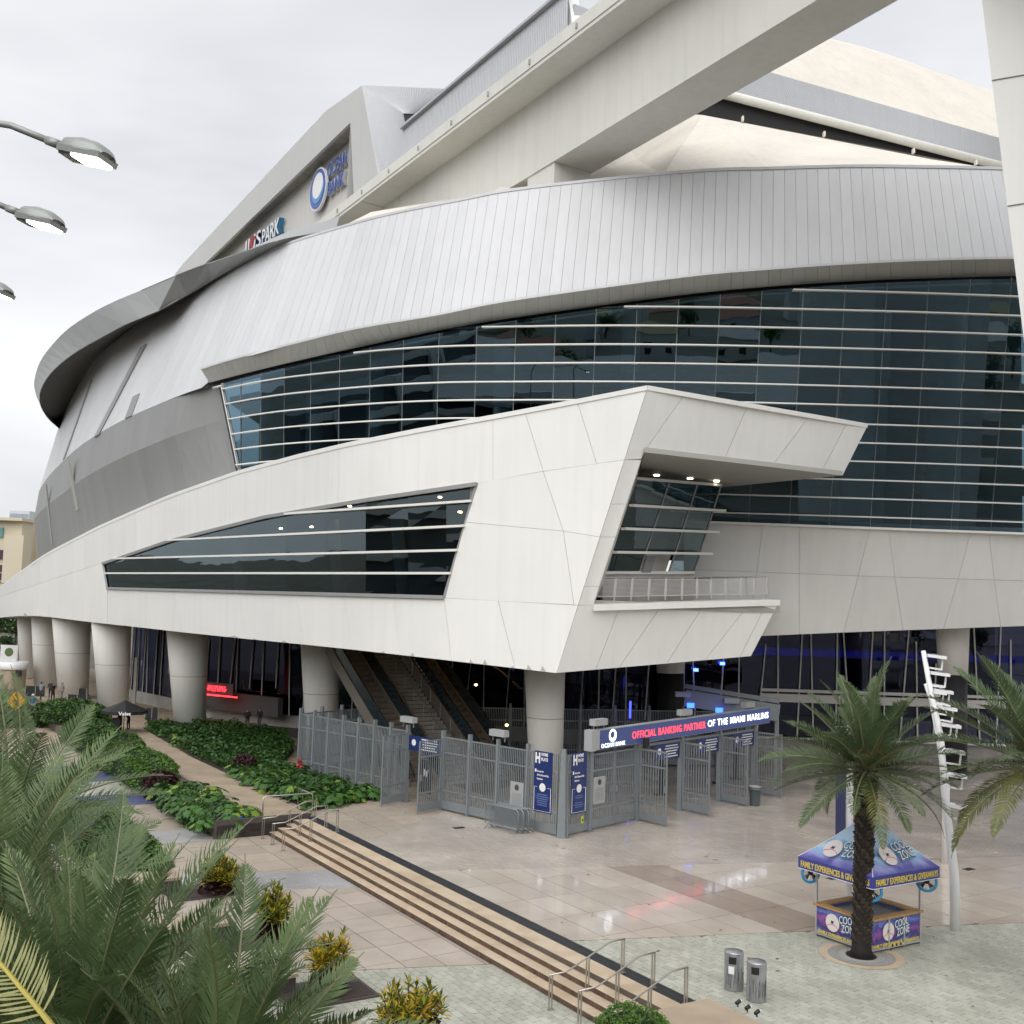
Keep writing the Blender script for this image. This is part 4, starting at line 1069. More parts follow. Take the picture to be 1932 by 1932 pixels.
# small pale pavers near the viewer
rngp = random.Random(11); cells = []
def paver_cells(su, tu, cuts, z):
    w, l = .235, .47; s = su[0]; i = 0
    while s < su[1]:
        t = tu[0] + (i % 2) * l / 2 + (i * 37 % 10) * .01
        while t < tu[1]:
            p = [st(s, t), st(s + w, t), st(s + w, t + l), st(s, t + l)]
            ok = True
            for f, v in cuts:
                p = f(p, v)
                if len(p) < 3: ok = False; break
            if ok and parea(p) > .02:
                cx, cy = sum(a[0] for a in p) / len(p), sum(a[1] for a in p) / len(p)
                if cy > 20 and abs(cx / cy) < .6: cells.append((math.hypot(cx, cy), p, z))
            t += l
        s += w; i += 1
paver_cells((20.52, 44), (-2, 30), [(q_lt, 33.25)], 0)
n_up = len(cells)
paver_cells((9.2, 18.05), (8, 34), [(q_lt, 33.25)], -.6)
cells.sort(key=lambda c: c[0])
PAVS = [wet('pale_paver_%d' % i, tuple(x * k for x in (.47, .475, .405)), tuple(x * k for x in (.37, .37, .31)), .28, .2, .6, .10) for i, k in enumerate((.9, 1.0, 1.07))]
rest_u, rest_l = MB(), MB()
def shrink(p, g):
    cx, cy = sum(a[0] for a in p) / len(p), sum(a[1] for a in p) / len(p)
    return [(cx + (x - cx) * (1 - g / .2), cy + (y - cy) * (1 - g / .3)) for x, y in p]
for i, (d, p, z) in enumerate(cells):
    p = shrink(p, .011); dz = rngp.uniform(-.002, .002); k = rngp.choice((0, 1, 1, 2))
    if i < 300: MB().prism(p, z - .02, z + dz).build('paver', PAVS[k], upp if z == 0 else low)
    else: (rest_u if z == 0 else rest_l).prism(p, z - .02, z + dz, k)
tag(rest_u.build('pavers', PAVS, upp), kind='stuff')
if rest_l.v: tag(rest_l.build('pavers', PAVS, low), kind='stuff')
# lower plaza: slabs, a strip of small pavers, the walk along the hedge
slabs(low, (3, 18.05), (18, 62), 1.15, 1.55, -.6, [(q_gt, 33.3), (q_lt, 42.5), (s_lt, 18.08)], SLABL)
lav = q_lt(q_gt([st(3, 25), st(18.08, 25), st(18.08, 48.8), st(3, 48.8)], 42.52), 45.2)
MB().prism(lav, -.63, -.6).build('paver_strip', LAV, low)
slabs(low, (8, 18.05), (38, 50), 1.5, 1.5, -.6, [(q_gt, 45.22), (s_lt, 18.08), (t_lt, 48.75)], SLABB)
BLUET = wet('blue_tile', (.085, .095, .21), (.06, .065, .15), .45, .2, .6)
walk = [(48.8, 51.5, LAV), (51.5, 58.2, SLABB), (58.2, 61.6, BLUET), (61.6, 66.0, PAVER), (66.0, 72.5, BLUET), (72.5, 82, SLABB), (82, 120, TAN)]
for a, b, m in walk:
    MB().prism([st(6.5, a + .01), st(15.68, a + .01), st(15.68, b - .01), st(6.5, b - .01)], -.63, -.6).build('walk_slab', m, low)
MB().prism([st(-30, -10), st(6.48, -10), st(6.48, 130), st(-30, 130)], -.63, -.604).build('mulch_bed', mat('mulch', (.05, .038, .028), .9, nscale=3, nvar=.5), low)
MB().prism([st(3, 5), st(9.18, 5), st(9.18, 40), st(6.5, 48), st(3, 48)], -.625, -.598).build('planting_strip', mat('soil', (.055, .04, .03), .9, nscale=3, nvar=.4), low)
# ramp between the hedges
slabs(upp, (17.9, 20.5), (49.1, 100), 2.6, 3.4, 0, [], TAN)
MB().prism([st(17.6, 100), st(95, 100), st(95, 150), st(17.6, 150)], -.03, .002).build('far_walk', TAN, upp)

# ---- stairs
stairs = thing('plaza_stairs', 'long flight of tan stone steps between lower and upper plaza', 'stairs', ST(18.7, 35, -.6))
for i in range(4):
    s0, s1_ = (19.32 - .4 * i, 20.0) if i == 0 else (19.32 - .4 * i, 19.72 - .4 * i)
    z = -.15 * i
    t = 21.45
    while t < 48.7:
        t2 = min(t + 2.75, 48.72)
        a, b = t + .006, t2 - .006
        c = [ST(s0, a, z - .15), ST(s0, b, z - .15), ST(s0, b, z), ST(s0, a, z), ST(s1_, a, z - .15), ST(s1_, b, z - .15), ST(s1_, b, z), ST(s1_, a, z)]
        mb = MB(); mb.add(c, [(0, 3, 2, 1)], 1); mb.add(c, [(3, 7, 6, 2), (4, 5, 6, 7), (0, 4, 7, 3), (1, 2, 6, 5), (0, 1, 5, 4)], 0)
        mb.build('step_stone', [STEPM, RISER], stairs)
        t = t2
DRAIN = mat('drain_grate', (.045, .05, .055), .5, metal=.3)
dr = thing('trench_drain', 'dark slotted drain running along the top of the steps', 'drain', ST(20.25, 35, 0))
mb = MB(); t = 21.45
MB().prism([st(20.0, 21.45), st(20.52, 21.45), st(20.52, 49.2), st(20.0, 49.2)], -.06, -.03).build('channel', BLACK, dr)
while t < 49.1:
    t2 = min(t + 1.0, 49.2); mb = MB()
    k = t + .02
    for i in range(int((t2 - t) / .07)): mb.bar(ST(20.02, k, -.006), ST(20.50, k, -.006), .045, .02); k += .07
    for s in (20.03, 20.26, 20.49): mb.bar(ST(s, t + .01, -.007), ST(s, t2 - .01, -.007), .03, .018)
    tag(mb.build('grate', DRAIN, dr), kind='stuff'); t = t2
# small drain plates in the paving
for i, (x, y) in enumerate(((866, 1562), (1828, 1640), (1572, 1657), (1290, 1600))):
    p = atz(x, y, .0)
    if i < 3: tag(MB().box((p.x, p.y, .004), (.55, .32, .012), xa=nA, ya=dA).build('drain_plate', BLACK, base=(p.x, p.y, 0)), ('dark drain plate in the paving in front of the open gate leaf', 'dark drain plate in the paving right of the bent white pole', 'dark drain plate in the paving behind the blue kiosk')[i], 'drain plate', 'drain plates')

# ---- handrails on the stairs
def handrail(t, label):
    r = thing('stair_handrail', label, 'handrail', ST(18.4, t, -.6), 'stair handrails')
    mid = .5 * (.0 - .6)
    pts_ = [ST(17.75, t, .32), ST(18.35, t, .36), ST(19.75, t, .93), ST(20.0, t, .96)]
    pts_ = [ST(17.55, t, .32), ST(18.15, t, .34), ST(19.6, t, .93), ST(20.15, t, .95)]
    MB().tube(pts_, .024, 8).build('rail', STEEL, r, True)
    for s, zb, zt in ((17.6, -.6, .32), (18.85, -.30, .62), (20.1, 0, .95)):
        for k in (-.045, .045): MB().box(ST(s + k, t, (zb + zt) / 2), (.022, .05, zt - zb), xa=nA, ya=dA).build('post', STEEL, r)
        MB().box(ST(s, t, zb + .012), (.2, .12, .02), xa=nA, ya=dA).build('foot_plate', STEEL, r)
for i, t in enumerate((22.3, 23.65, 25.0)):
    handrail(t, ('steel handrail on the near end of the steps, nearest the tan planter block', 'steel handrail, middle one of three at the near end of the steps', 'steel handrail at the near end of the steps, furthest from the planter block')[i])
for i, t in enumerate((45.5, 46.8, 48.1)):
    handrail(t, ('steel handrail, first of three at the far end of the steps', 'steel handrail, middle one of three at the far end of the steps', 'steel handrail against the dark end wall at the far end of the steps')[i])
gr = thing('guard_rail', 'bent steel guard rail closing the end of the tan ramp', 'guard rail', ST(19.2, 49.4, 0))
MB().tube([ST(18.0, 49.35, 0), ST(18.0, 49.35, 1.0), ST(18.15, 49.35, 1.06), ST(20.3, 49.35, 1.06), ST(20.45, 49.35, 1.0), ST(20.45, 49.35, 0)], .03, 8).build('hoop', STEEL, gr, True)
MB().tube([ST(20.45, 49.35, 1.0), ST(20.45, 51.2, 1.0), ST(20.45, 51.2, 0)], .03, 8).build('hoop', STEEL, gr, True)
ew = thing('retaining_wall', 'dark bronze retaining wall at the end of the hedge beside the stairs', 'wall', ST(18, 48.9, -.6))
MB().box(ST(17.9, 48.92, -.2), (4.6, .14, .84), xa=nA, ya=dA).build('wall_face', BRONZE, ew)
MB().box(ST(15.95, 51.2, -.3), (.12, 4.4, .6), xa=nA, ya=dA).build('wall_face', BRONZE, ew)

# ---- planter block in the near right corner and the low planters on the left
pb = thing('planter_block', 'low tan concrete planter block at the near end of the steps', 'planter', ST(18.5, 15, -.6))
MB().prism([st(16.9, 8), st(20.05, 8), st(20.05, 21.4), st(16.9, 21.4)], -.6, .45).build('block', TAN, pb)
SPOT = mat('spot_black', (.02, .02, .022), .5)
for i, (x, y) in enumerate(((1404, 1893), (1422, 1903), (1440, 1912))):
    p = atz(x, y, .5) - nA * .22; p.z = .45
    sp = thing('spotlight', ('small black spotlight on the planter edge, nearest the bins', 'small black spotlight on the planter edge, middle of three', 'small black spotlight on the planter edge, furthest from the bins')[i], 'spotlight', p, 'planter spotlights')
    MB().bar(p, p + ZV * .07, .03).build('stem', SPOT, sp)
    MB().tube([p + Vector((-.05, -.02, .09)), p + Vector((.06, .05, .13))], [.045, .055], 10).build('lamp_head', SPOT, sp, True)
    MB().lathe(p + Vector((.08, .06, .13)), [(.042, -.02), (.042, .02)], 10).build('lens', WPAINT, sp)
PLW = []
for i, (t, sl) in enumerate(((40.6, 0), (34.4, 0), (29.0, 0), (24.0, 0))):
    pr = thing('low_planter', ('low tan planter holding the far croton beside the slabs', 'low tan planter holding the second croton from the steps', 'low tan planter holding the orange tinged croton', 'low tan planter holding the nearest croton')[i], 'planter', ST(11.3, t, -.6), 'croton planters')
    MB().prism([st(11.3, t - 1.0), st(13.9, t - 1.0), st(13.9, t + .9), st(11.3, t + .9)], -.6, -.545).build('dark_side', BRONZE, pr)
    MB().prism([st(9.6, t + .3), st(11.9, t + .3), st(11.9, t + 1.5), st(9.6, t + 1.5)], -.6, -.15).build('dark_end', BRONZE, pr)
    MB().prism([st(9.55, t + .25), st(11.95, t + .25), st(11.95, t + 1.55), st(9.55, t + 1.55)], -.15, -.05).build('cap_stone', TAN, pr)
    MB().prism([st(11.4, t - .9), st(13.8, t - .9), st(13.8, t + .2), st(11.4, t + .2)], -.545, -.53).build('soil', mat('soil%d' % i, (.05, .035, .03), .9), pr)

# ================================================================ fences and gates
LU = Vector((-.72, .69, 0)).normalized(); RU = Vector((.655, .756, 0)).normalized()
C0 = Vector((2.69, 49.5, 0))
def infill(root, a, b, h=3.62, kick=.42, z0=.1, sp=.112, stiles=True, rail_w=.07):
    a, b = Vector(a), Vector(b); u = (b - a).normalized(); l = (b - a).length
    for z in (h, h - .75, 1.0):
        MB().bar(a + ZV * z, b + ZV * z, .05, rail_w).build('rail', FENCE, root)
    MB().bar(a + ZV * (z0 + kick / 2), b + ZV * (z0 + kick / 2), .05, kick).build('kick_plate', FENCE, root)
    mb = MB(); n = max(2, int(l / sp))
    for i in range(1, n):
        p = a.lerp(b, i / n); mb.box(p + ZV * ((h + z0) / 2), (.04, .03, h - z0), xa=u, ya=ZV.cross(u))
    tag(mb.build('pickets', FENCE, root), kind='stuff')
    if stiles:
        for p in (a, b): MB().box(p + ZV * ((h + z0) / 2 + .02), (.075, .065, h - z0 + .04), xa=u, ya=ZV.cross(u)).build('stile', FENCE, root)
def post(root, p, u, h=3.95, w=.13, d=.2):
    MB().box(Vector(p) + ZV * h / 2, (w, d, h), xa=u, ya=ZV.cross(u)).build('post', FENCE, root)
    MB().box(Vector(p) + ZV * .01, (w + .16, d + .16, .03), xa=u, ya=ZV.cross(u)).build('foot_plate', FENCE, root)
def run(label, a, b, n, posts=(1, 1)):
    a, b = Vector(a), Vector(b); u = (b - a).normalized()
    r = thing('steel_fence', label, 'fence', (a + b) / 2, 'steel picket fences')
    for i in range(n + 1):
        if (i == 0 and not posts[0]) or (i == n and not posts[1]): continue
        post(r, a.lerp(b, i / n), u)
    for i in range(n): infill(r, a.lerp(b, i / n) + u * .09, a.lerp(b, (i + 1) / n) - u * .09)
    return r
hA, hB = C0 + LU * 8.0, C0 + LU * 10.7
f1 = run('tall grey picket fence between corner post and open left gate', C0 + LU * .22, hA, 4, (0, 1))
f2 = run('tall grey picket fence standing in front of the escalators above the shrubs', hB, C0 + LU * 20.2, 7)
f3 = run('dark inner picket fence behind the big front column', (-2, 70.5, 0), (16.5, 73.5, 0), 8)
f4 = run('short inner picket fence under the escalators', C0 + LU * 20.2, (-8, 69, 0), 4, (0, 1))
cp = thing('corner_post', 'thick tapered steel post at the fence corner', 'post', C0, None)
MB().hexa([C0 + Vector(v) for v in ((-.2, -.12, 0), (.2, -.12, 0), (.1, -.07, 3.95), (-.1, -.07, 3.95), (-.2, .12, 0), (.2, .12, 0), (.1, .07, 3.95), (-.1, .07, 3.95))]).build('shaft', FENCE, cp)
MB().hexa([C0 + Vector(v) for v in ((.2, -.03, 0), (.24, -.16, 0), (.13, -.1, 3.9), (.1, -.03, 3.9), (.28, .1, 0), (.32, -.1, 0), (.15, -.05, 3.9), (.13, .02, 3.9))]).build('flange', FENCE, cp)
k0 = C0 + RU * 2.05
f5 = run('narrow grey picket fence panel right of the corner post', C0 + RU * .25, k0, 1, (0, 0))
gk = [k0 + RU * v for v in (0, 3.95, 7.95, 11.95, 15.9)]
gp_ = thing('gate_portal', 'row of steel gate posts carrying the LED board', 'gate frame', gk[0])
for p in gk: post(gp_, p, RU, 4.0, .2, .26)
for a, b in zip(gk[1:], gk[2:]): MB().bar(a + ZV * 3.62, b + ZV * 3.62, .1, .12).build('header', FENCE, gp_)
def leaf(label, hinge, dirv, w=1.85, closed=False):
    g = thing('gate_leaf', label, 'gate', hinge, 'gate leaves')
    d = Vector(dirv).normalized()
    infill(g, hinge + d * .12, hinge + d * w, h=3.5, z0=.12, kick=.36, sp=.15, rail_w=.08)
    tip = hinge + d * (w - .03)
    MB().box(tip + ZV * .08, (.05, .05, .2), xa=d).build('drop_bolt', FENCE, g)
    MB().box(hinge + d * (w - .1) + ZV * 1.75 + ZV.cross(d) * .04, (.12, .08, .3), xa=d, ya=ZV.cross(d)).build('latch', FENCE, g)
    return g
g1 = leaf('closed steel gate leaf beside the small grey notice', gk[0], RU, 1.93)
g2 = leaf('closed steel gate leaf under the red lettering of the LED board', gk[1], -RU, 1.93)
OD = Vector((.6, -.8, 0))
for i in (1, 2, 3, 4):
    leaf(('open steel gate leaf swung outward, nearest to the corner post', 'open steel gate leaf swung outward, second from the corner post', 'open steel gate leaf swung outward beside the grey trash can', 'open steel gate leaf swung outward behind the palm frond')[i - 1], gk[i] + OD * .1, OD + RU * .1, 1.75)
leaf('open steel gate leaf of the left opening, nearer to the shrubs', hB - LU * .0, Vector((-.55, -.83, 0)), 1.95)
leaf('open steel gate leaf of the left opening, nearer to the corner post', hA, Vector((-.62, -.78, 0)), 1.7)
# flood light boxes on posts
BOXM = mat('light_box_grey', (.36, .37, .37), .5)
for i, (p, lb_, z) in enumerate(((hB, 'grey floodlight box on the left gate post', 3.95), (C0 + LU * 4.1, 'grey floodlight box on the fence in front of the escalator', 3.95), (gk[0] + RU * .6, 'grey floodlight box on the near end of the LED board', 4.72), (gk[2] + RU * .3, 'grey floodlight box over the middle of the LED board', 4.76), (gk[4] - RU * .8, 'grey floodlight box over the far end of the LED board', 4.82))):
    fl = thing('floodlight', lb_, 'floodlight', p + ZV * z, 'gate floodlights')
    u = LU if i < 2 else RU
    MB().box(p + ZV * (z + .28), (1.0, .35, .3), xa=u, ya=ZV.cross(u)).build('housing', BOXM, fl)
    for k in (-.4, .4): MB().bar(p + u * k + ZV * (z - .1), p + u * k + ZV * (z + .3), .05, .08).build('bracket', FENCE, fl)

# ---- LED board over the gates
led = thing('led_board', 'long LED board with red and white lettering over the gates', 'sign', gk[0] + ZV * 3.8)
FO = Vector((RU.y, -RU.x, 0)) * .28            # towards the plaza
Lb, Hb, zb0 = 17.2, .86, 3.78
slope = .012
LEDD = mat('led_face', (.008, .01, .02), .35, emit=(.03, .045, .14), estr=.65)
def lp(k, z, o=0.0): return gk[0] + RU * k + FO + FO.normalized() * o + ZV * (zb0 + z + k * slope)
MB().hexa([lp(.0, -.03), lp(Lb, -.03), lp(Lb, Hb + .03), lp(.0, Hb + .03)] + [q - FO.normalized() * .35 for q in (lp(.0, -.03), lp(Lb, -.03), lp(Lb, Hb + .03), lp(.0, Hb + .03))]).build('cabinet', BOXM, led)
MB().hexa([lp(.35, .0, .03), lp(Lb - .02, .0, .03), lp(Lb - .02, Hb, .03), lp(.35, Hb, .03)] + [lp(.35, .0), lp(Lb - .02, .0), lp(Lb - .02, Hb), lp(.35, Hb)]).build('screen', LEDD, led)
MB().hexa([lp(-.35, -.05, .05), lp(.02, -.05, .05), lp(.02, Hb + .05, .05), lp(-.35, Hb + .05, .05)] + [q - FO.normalized() * .45 for q in (lp(-.35, -.05, .05), lp(.02, -.05, .05), lp(.02, Hb + .05, .05), lp(-.35, Hb + .05, .05))]).build('end_box', BOXM, led)
LW, LR = emis('led_white', (.85, .92, 1.0), 2.0), emis('led_red', (1.0, .045, .06), 1.9)
ux = (RU + ZV * slope)
def disc(mb, c, r, u, v, n=28, r2=0):
    if r2 == 0: mb.add([c + u * r * math.cos(2 * math.pi * i / n) + v * r * math.sin(2 * math.pi * i / n) for i in range(n)], [list(range(n))])
    else:
        b = [c + u * r * math.cos(2 * math.pi * i / n) + v * r * math.sin(2 * math.pi * i / n) for i in range(n)]
        d = [c + v * (r * .12) - u * r * .08 + u * r2 * math.cos(2 * math.pi * i / n) + v * r2 * math.sin(2 * math.pi * i / n) for i in range(n)]
        mb.add(b + d, [[i, (i + 1) % n, n + (i + 1) % n, n + i] for i in range(n)])
    return mb
disc(MB(), lp(1.33, .56, .04), .3, RU, ZV, r2=.17).build('emblem', LW, led)
text('lettering', 'OCEAN BANK', .27, lp(.42, .04, .04), ux, ZV, LW, led, .0, fit=1.95, space=1.12)
text('lettering', 'OFFICIAL BANKING PARTNER', .50, lp(2.95, .25, .04), ux, ZV, LR, led, .002, fit=6.9, space=1.12)
text('lettering', 'OF THE MIAMI MARLINS', .50, lp(10.1, .28, .04), ux, ZV, LW, led, .002, fit=6.85, space=1.12)
MB().box(lp(3.95, .02, .2), (.3, .2, .42), xa=RU, ya=FO.normalized()).build('camera_box', BLACK, led)
# blue lights on the inner gantry, inner gantry itself
gan = thing('inner_gantry', 'dark steel gantry with blue lights behind the LED board', 'gantry', (12, 66, 0))
a, b = at(1292, 1316, 67), at(1470, 1345, 66)
MB().bar(a, b, .5, 1.0).build('truss', FENCE, gan); MB().bar(a + ZV * .7, b + ZV * .7, .3, .25).build('top_rail', FENCE, gan)
for k in (.04, .35, .66, .97):
    p = a.lerp(b, k); MB().bar(Vector((p.x, p.y, 0)), p, .18).build('leg', FENCE, gan)
for x, y in ((1303, 1331), (1357, 1340)): MB().box(at(x, y, 65.3), (.42, .12, .28)).build('blue_light', emis('blue_lit', (.02, .08, 1.0), 4), gan)
MB().box(at(1189, 1339, 70.2), (.12, .08, 1.1)).build('blue_light', emis('blue_strip2', (.04, .06, .8), 2.2), gan)
for x, y in ((1288, 1310), (1380, 1322)): MB().box(at(x, y, 65.8), (.9, .35, .3)).build('light_box', BOXM, gan)

# ---- banners and notices hung on the fence
BAR = mat('pale_blue_print', (.10, .15, .34), .5)
def banner(label, p, u, w, h, kind):
    r = thing('banner' if kind == 'navy' else 'notice', label, 'banner' if kind == 'navy' else 'notice', p, 'gate banners' if kind == 'navy' else 'gate notices')
    f = Vector((u.y, -u.x, 0)).normalized()
    if f.y > 0: f = -f
    P = lambda x, z, o=0: Vector(p) + u * x + ZV * z + f * (.05 + o)
    m = NAVY if kind == 'navy' else (BOXM if kind == 'grey' else (NAVY if kind == 'wide' else BLACK))
    MB().hexa([P(0, 0), P(w, 0), P(w, h), P(0, h)] + [P(x, z, -.03) for x, z in ((0, 0), (w, 0), (w, h), (0, h))]).build('sheet', m, r)
    if kind == 'navy':
        text('lettering', 'H', .62, P(.06, h - .52, .006), u, ZV, WPRINT, r, .03, fit=.3)
        text('lettering', 'HOME', .2, P(.44, h - .2, .006), u, ZV, WPRINT, r, .006, fit=.4)
        text('lettering', 'PLATE', .2, P(.44, h - .42, .006), u, ZV, WPRINT, r, .006, fit=.4)
        for i, tx in enumerate(('Access for', 'ADA, Diamond Club', 'Entrance')):
            text('lettering', tx, .12, P(.2, h - .95 - .17 * i, .006), u, ZV, WPRINT, r, .002, fit=(.42, .72, .36)[i])
        MB().hexa([P(.06, h - .96, .006), P(.16, h - .96, .006), P(.16, h - .82, .006), P(.06, h - .82, .006)] + [P(.06, h - .96, .002), P(.16, h - .96, .002), P(.16, h - .82, .002), P(.06, h - .82, .002)]).build('symbol', WPRINT, r)
        disc(MB(), P(w * .5, h - 1.62, .008), .19, u, ZV).build('crest', WPRINT, r)
        mb = MB()
        for a_, b_ in (((.05, .06), (w - .05, .06)), ((.05, .06), (.05, h - 1.62)), ((w - .05, .06), (w - .05, h - 1.62)), ((.05, h - 1.62), (.26, h - 1.62)), ((w - .26, h - 1.62), (w - .05, h - 1.62))):
            mb.bar(P(*a_, .006), P(*b_, .006), .022, .01)
        mb.build('border', WPRINT, r)
        mb = MB(); z = h - 1.95; rg = random.Random(int(p.x * 100))
        while z > .25:
            ww = rg.uniform(.5, .85) * w * .85; mb.bar(P(w / 2 - ww / 2, z, .006), P(w / 2 + ww / 2, z, .006), .02, .045); z -= .095 if rg.random() < .88 else .22
        tag(mb.build('small_print', BAR, r), kind='stuff')
    elif kind == 'grey':
        disc(MB(), P(w * .5, h - .25, .006), .14, u, ZV).build('crest', mat('crest_dark', (.06, .06, .07), .5), r)
        mb = MB(); z = h - .55
        while z > .12: mb.bar(P(w * .15, z, .004), P(w * .85, z, .004), .012, .02); z -= .085
        tag(mb.build('small_print', mat('print_grey', (.24, .25, .25), .5), r), kind='stuff')
    elif kind == 'wide':
        disc(MB(), P(w * .16, h * .55, .006), h * .22, u, ZV).build('crest', WPRINT, r)
        mb = MB()
        for i in range(5): ww = (.5, .56, .46, .36, .5)[i] * w; mb.bar(P(w * .66 - ww / 2, h * (.84 - .17 * i), .006), P(w * .66 + ww / 2, h * (.84 - .17 * i), .006), .02, .05)
        tag(mb.build('small_print', WPRINT, r), kind='stuff')
    else:
        text('lettering', 'M', .55, P(w * .5, h * .5, .006), u, ZV, WPRINT, r, .015, 'CENTER', shear=.15)
    return r
banner('navy banner headed H Home Plate on the fence left of the corner post', C0 + LU * 1.72 + ZV * .95, -LU, 1.12, 2.75, 'navy')
banner('navy banner headed H Home Plate on the fence right of the corner post', C0 + RU * .62 + ZV * .95, RU, 1.12, 2.75, 'navy')
banner('grey notice on the fence behind the stacked barriers', C0 + LU * 3.2 + ZV * .9, -LU, .85, 1.2, 'grey')
banner('grey notice on the closed gate leaf right of the corner', gk[0] + RU * .25 + ZV * 1.2, RU, .95, 1.25, 'grey')
for i in (1, 2, 3):
    banner(('navy notice over the gate opening nearest the corner', 'navy notice over the second gate opening', 'navy notice over the third gate opening')[i - 1], gk[i] + RU * 1.5 + ZV * 2.75, RU, 2.3, .8, 'wide')
banner('navy notice over the open left gate in front of the escalator', hB - LU * .15 + ZV * 2.7, -LU, 2.4, .75, 'wide')
banner('black banner with white M emblem inside the left gate', hB - LU * .2 + Vector((.5, .9, .4)), -LU, .95, 1.7, 'black')
yt = C0 + RU * 1.5 + ZV * .48
tg = thing('yellow_tag', 'small yellow tag on the kick plate right of the corner post', 'tag', yt)
MB().box(yt + Vector((.03, -.06, .15)), (.16, .03, .32), xa=RU, ya=ZV.cross(RU)).build('plate', mat('hi_vis', (.55, .62, .03), .5), tg)
MB().box(yt + Vector((.04, -.08, .14)), (.06, .02, .1), xa=RU, ya=ZV.cross(RU)).build('mark', BLACK, tg)

# ---- stacked crowd barriers
bl_ = ('front', 'second', 'third', 'fourth')
for i in range(4):
    o0 = C0 + LU * 2.75 + Vector((-.69, -.72, 0)) * (1.05 - .22 * i) + LU * (-.12 * i)
    br = thing('crowd_barrier', 'grey steel crowd barrier, %s from the plaza in the stack at the fence' % bl_[i], 'barrier', o0, 'stacked crowd barriers')
    a, b = o0 - LU * 1.05, o0 + LU * 1.05
    MB().tube([a + ZV * .2, a + ZV * .95, a + LU * .12 + ZV * 1.08, b - LU * .12 + ZV * 1.08, b + ZV * .95, b + ZV * .2, a + ZV * .2], .03, 8).build('frame', FENCE, br, True)
    mb = MB()
    for k in range(1, 17): mb.tube([a.lerp(b, k / 17) + ZV * .2, a.lerp(b, k / 17) + ZV * 1.08], .014, 5)
    tag(mb.build('bars', FENCE, br), kind='stuff')
    for p in (a + LU * .25, b - LU * .25):
        w_ = Vector((.69, .72, 0)) * .32
        MB().tube([p - w_, p + ZV * .2, p + w_], .02, 6).build('foot', FENCE, br)

# ---- escalators and stair under the ribbon
DKG = mat('escalator_glass', (.02, .035, .045), .08, spec=.6); TRUS = mat('escalator_truss', (.22, .19, .16), .55); GOLD = emis('amber_light', (1.0, .5, .12), 1.1)
def incl(name, label, s0, s1_, t0, rise=8.6, kind='esc'):
    e = thing(name, label, 'escalator' if kind == 'esc' else 'staircase', ST((s0 + s1_) / 2, t0, 0))
    L_ = rise / math.tan(R(30))
    P = lambda s, k, z=0: ST(s, t0 + k * L_, k * rise + z)
    if kind == 'esc':
        for s in (s0, s1_):
            MB().hexa([P(s - .08, 0, -.5), P(s - .08, 1, -.5), P(s - .08, 1, .45), P(s - .08, 0, .45), P(s + .08, 0, -.5), P(s + .08, 1, -.5), P(s + .08, 1, .45), P(s + .08, 0, .45)]).build('truss_side', TRUS, e)
            MB().hexa([P(s - .02, 0, .45), P(s - .02, 1, .45), P(s - .02, 1, 1.35), P(s - .02, 0, 1.35), P(s + .02, 0, .45), P(s + .02, 1, .45), P(s + .02, 1, 1.35), P(s + .02, 0, 1.35)]).build('balustrade', DKG, e)
            MB().tube([P(s, -.04, 1.0), P(s, 0, 1.38), P(s, 1, 1.38)], .05, 8).build('handrail', BLACK, e, True)
            MB().tube([P(s + .05, 0.02, .5), P(s + .05, 1, .5)], .03, 6).build('light_strip', GOLD, e)
        n = 30
    else:
        for s in (s0, (s0 + s1_) / 2, s1_):
            MB().tube([P(s, 0, .95), P(s, 1, .95)], .03, 6).build('handrail', STEEL, e)
            for k in range(12): MB().tube([P(s, k / 11, 0), P(s, k / 11, .95)], .022, 5).build('baluster', STEEL, e)
        n = 40
    for k in range(n):
        MB().hexa([P(s0 + .1, k / n), P(s1_ - .1, k / n), P(s1_ - .1, k / n, rise / n), P(s0 + .1, k / n, rise / n), P(s0 + .1, (k + 1) / n, -.2), P(s1_ - .1, (k + 1) / n, -.2), P(s1_ - .1, (k + 1) / n), P(s0 + .1, (k + 1) / n)]).build('step', CONC if kind != 'esc' else TRUS, e)
    return e
incl('escalator', 'escalator with tan side behind the fence, nearer to the shrubs', 28.3, 30.2, 54.5)
incl('staircase', 'inner stair with steel handrails between the two escalators', 30.7, 33.1, 54.5, kind='stair')
incl('escalator', 'escalator with amber light strips beside the big front column', 33.6, 35.3, 54.5)
LMP = emis('amber_lamp', (1.0, .62, .2), 9)
for x, y in ((898, 1292), (956, 1368)):
    p = at(x, y, 66); al = tag(MB().lathe(p, [(.05, -.06), (.1, 0), (.05, .06)], 8).build('amber_lamp', LMP, base=p), ('upper' if y < 1300 else 'lower') + ' small amber lamp beside the escalator rail', 'lamp', 'escalator lamps')

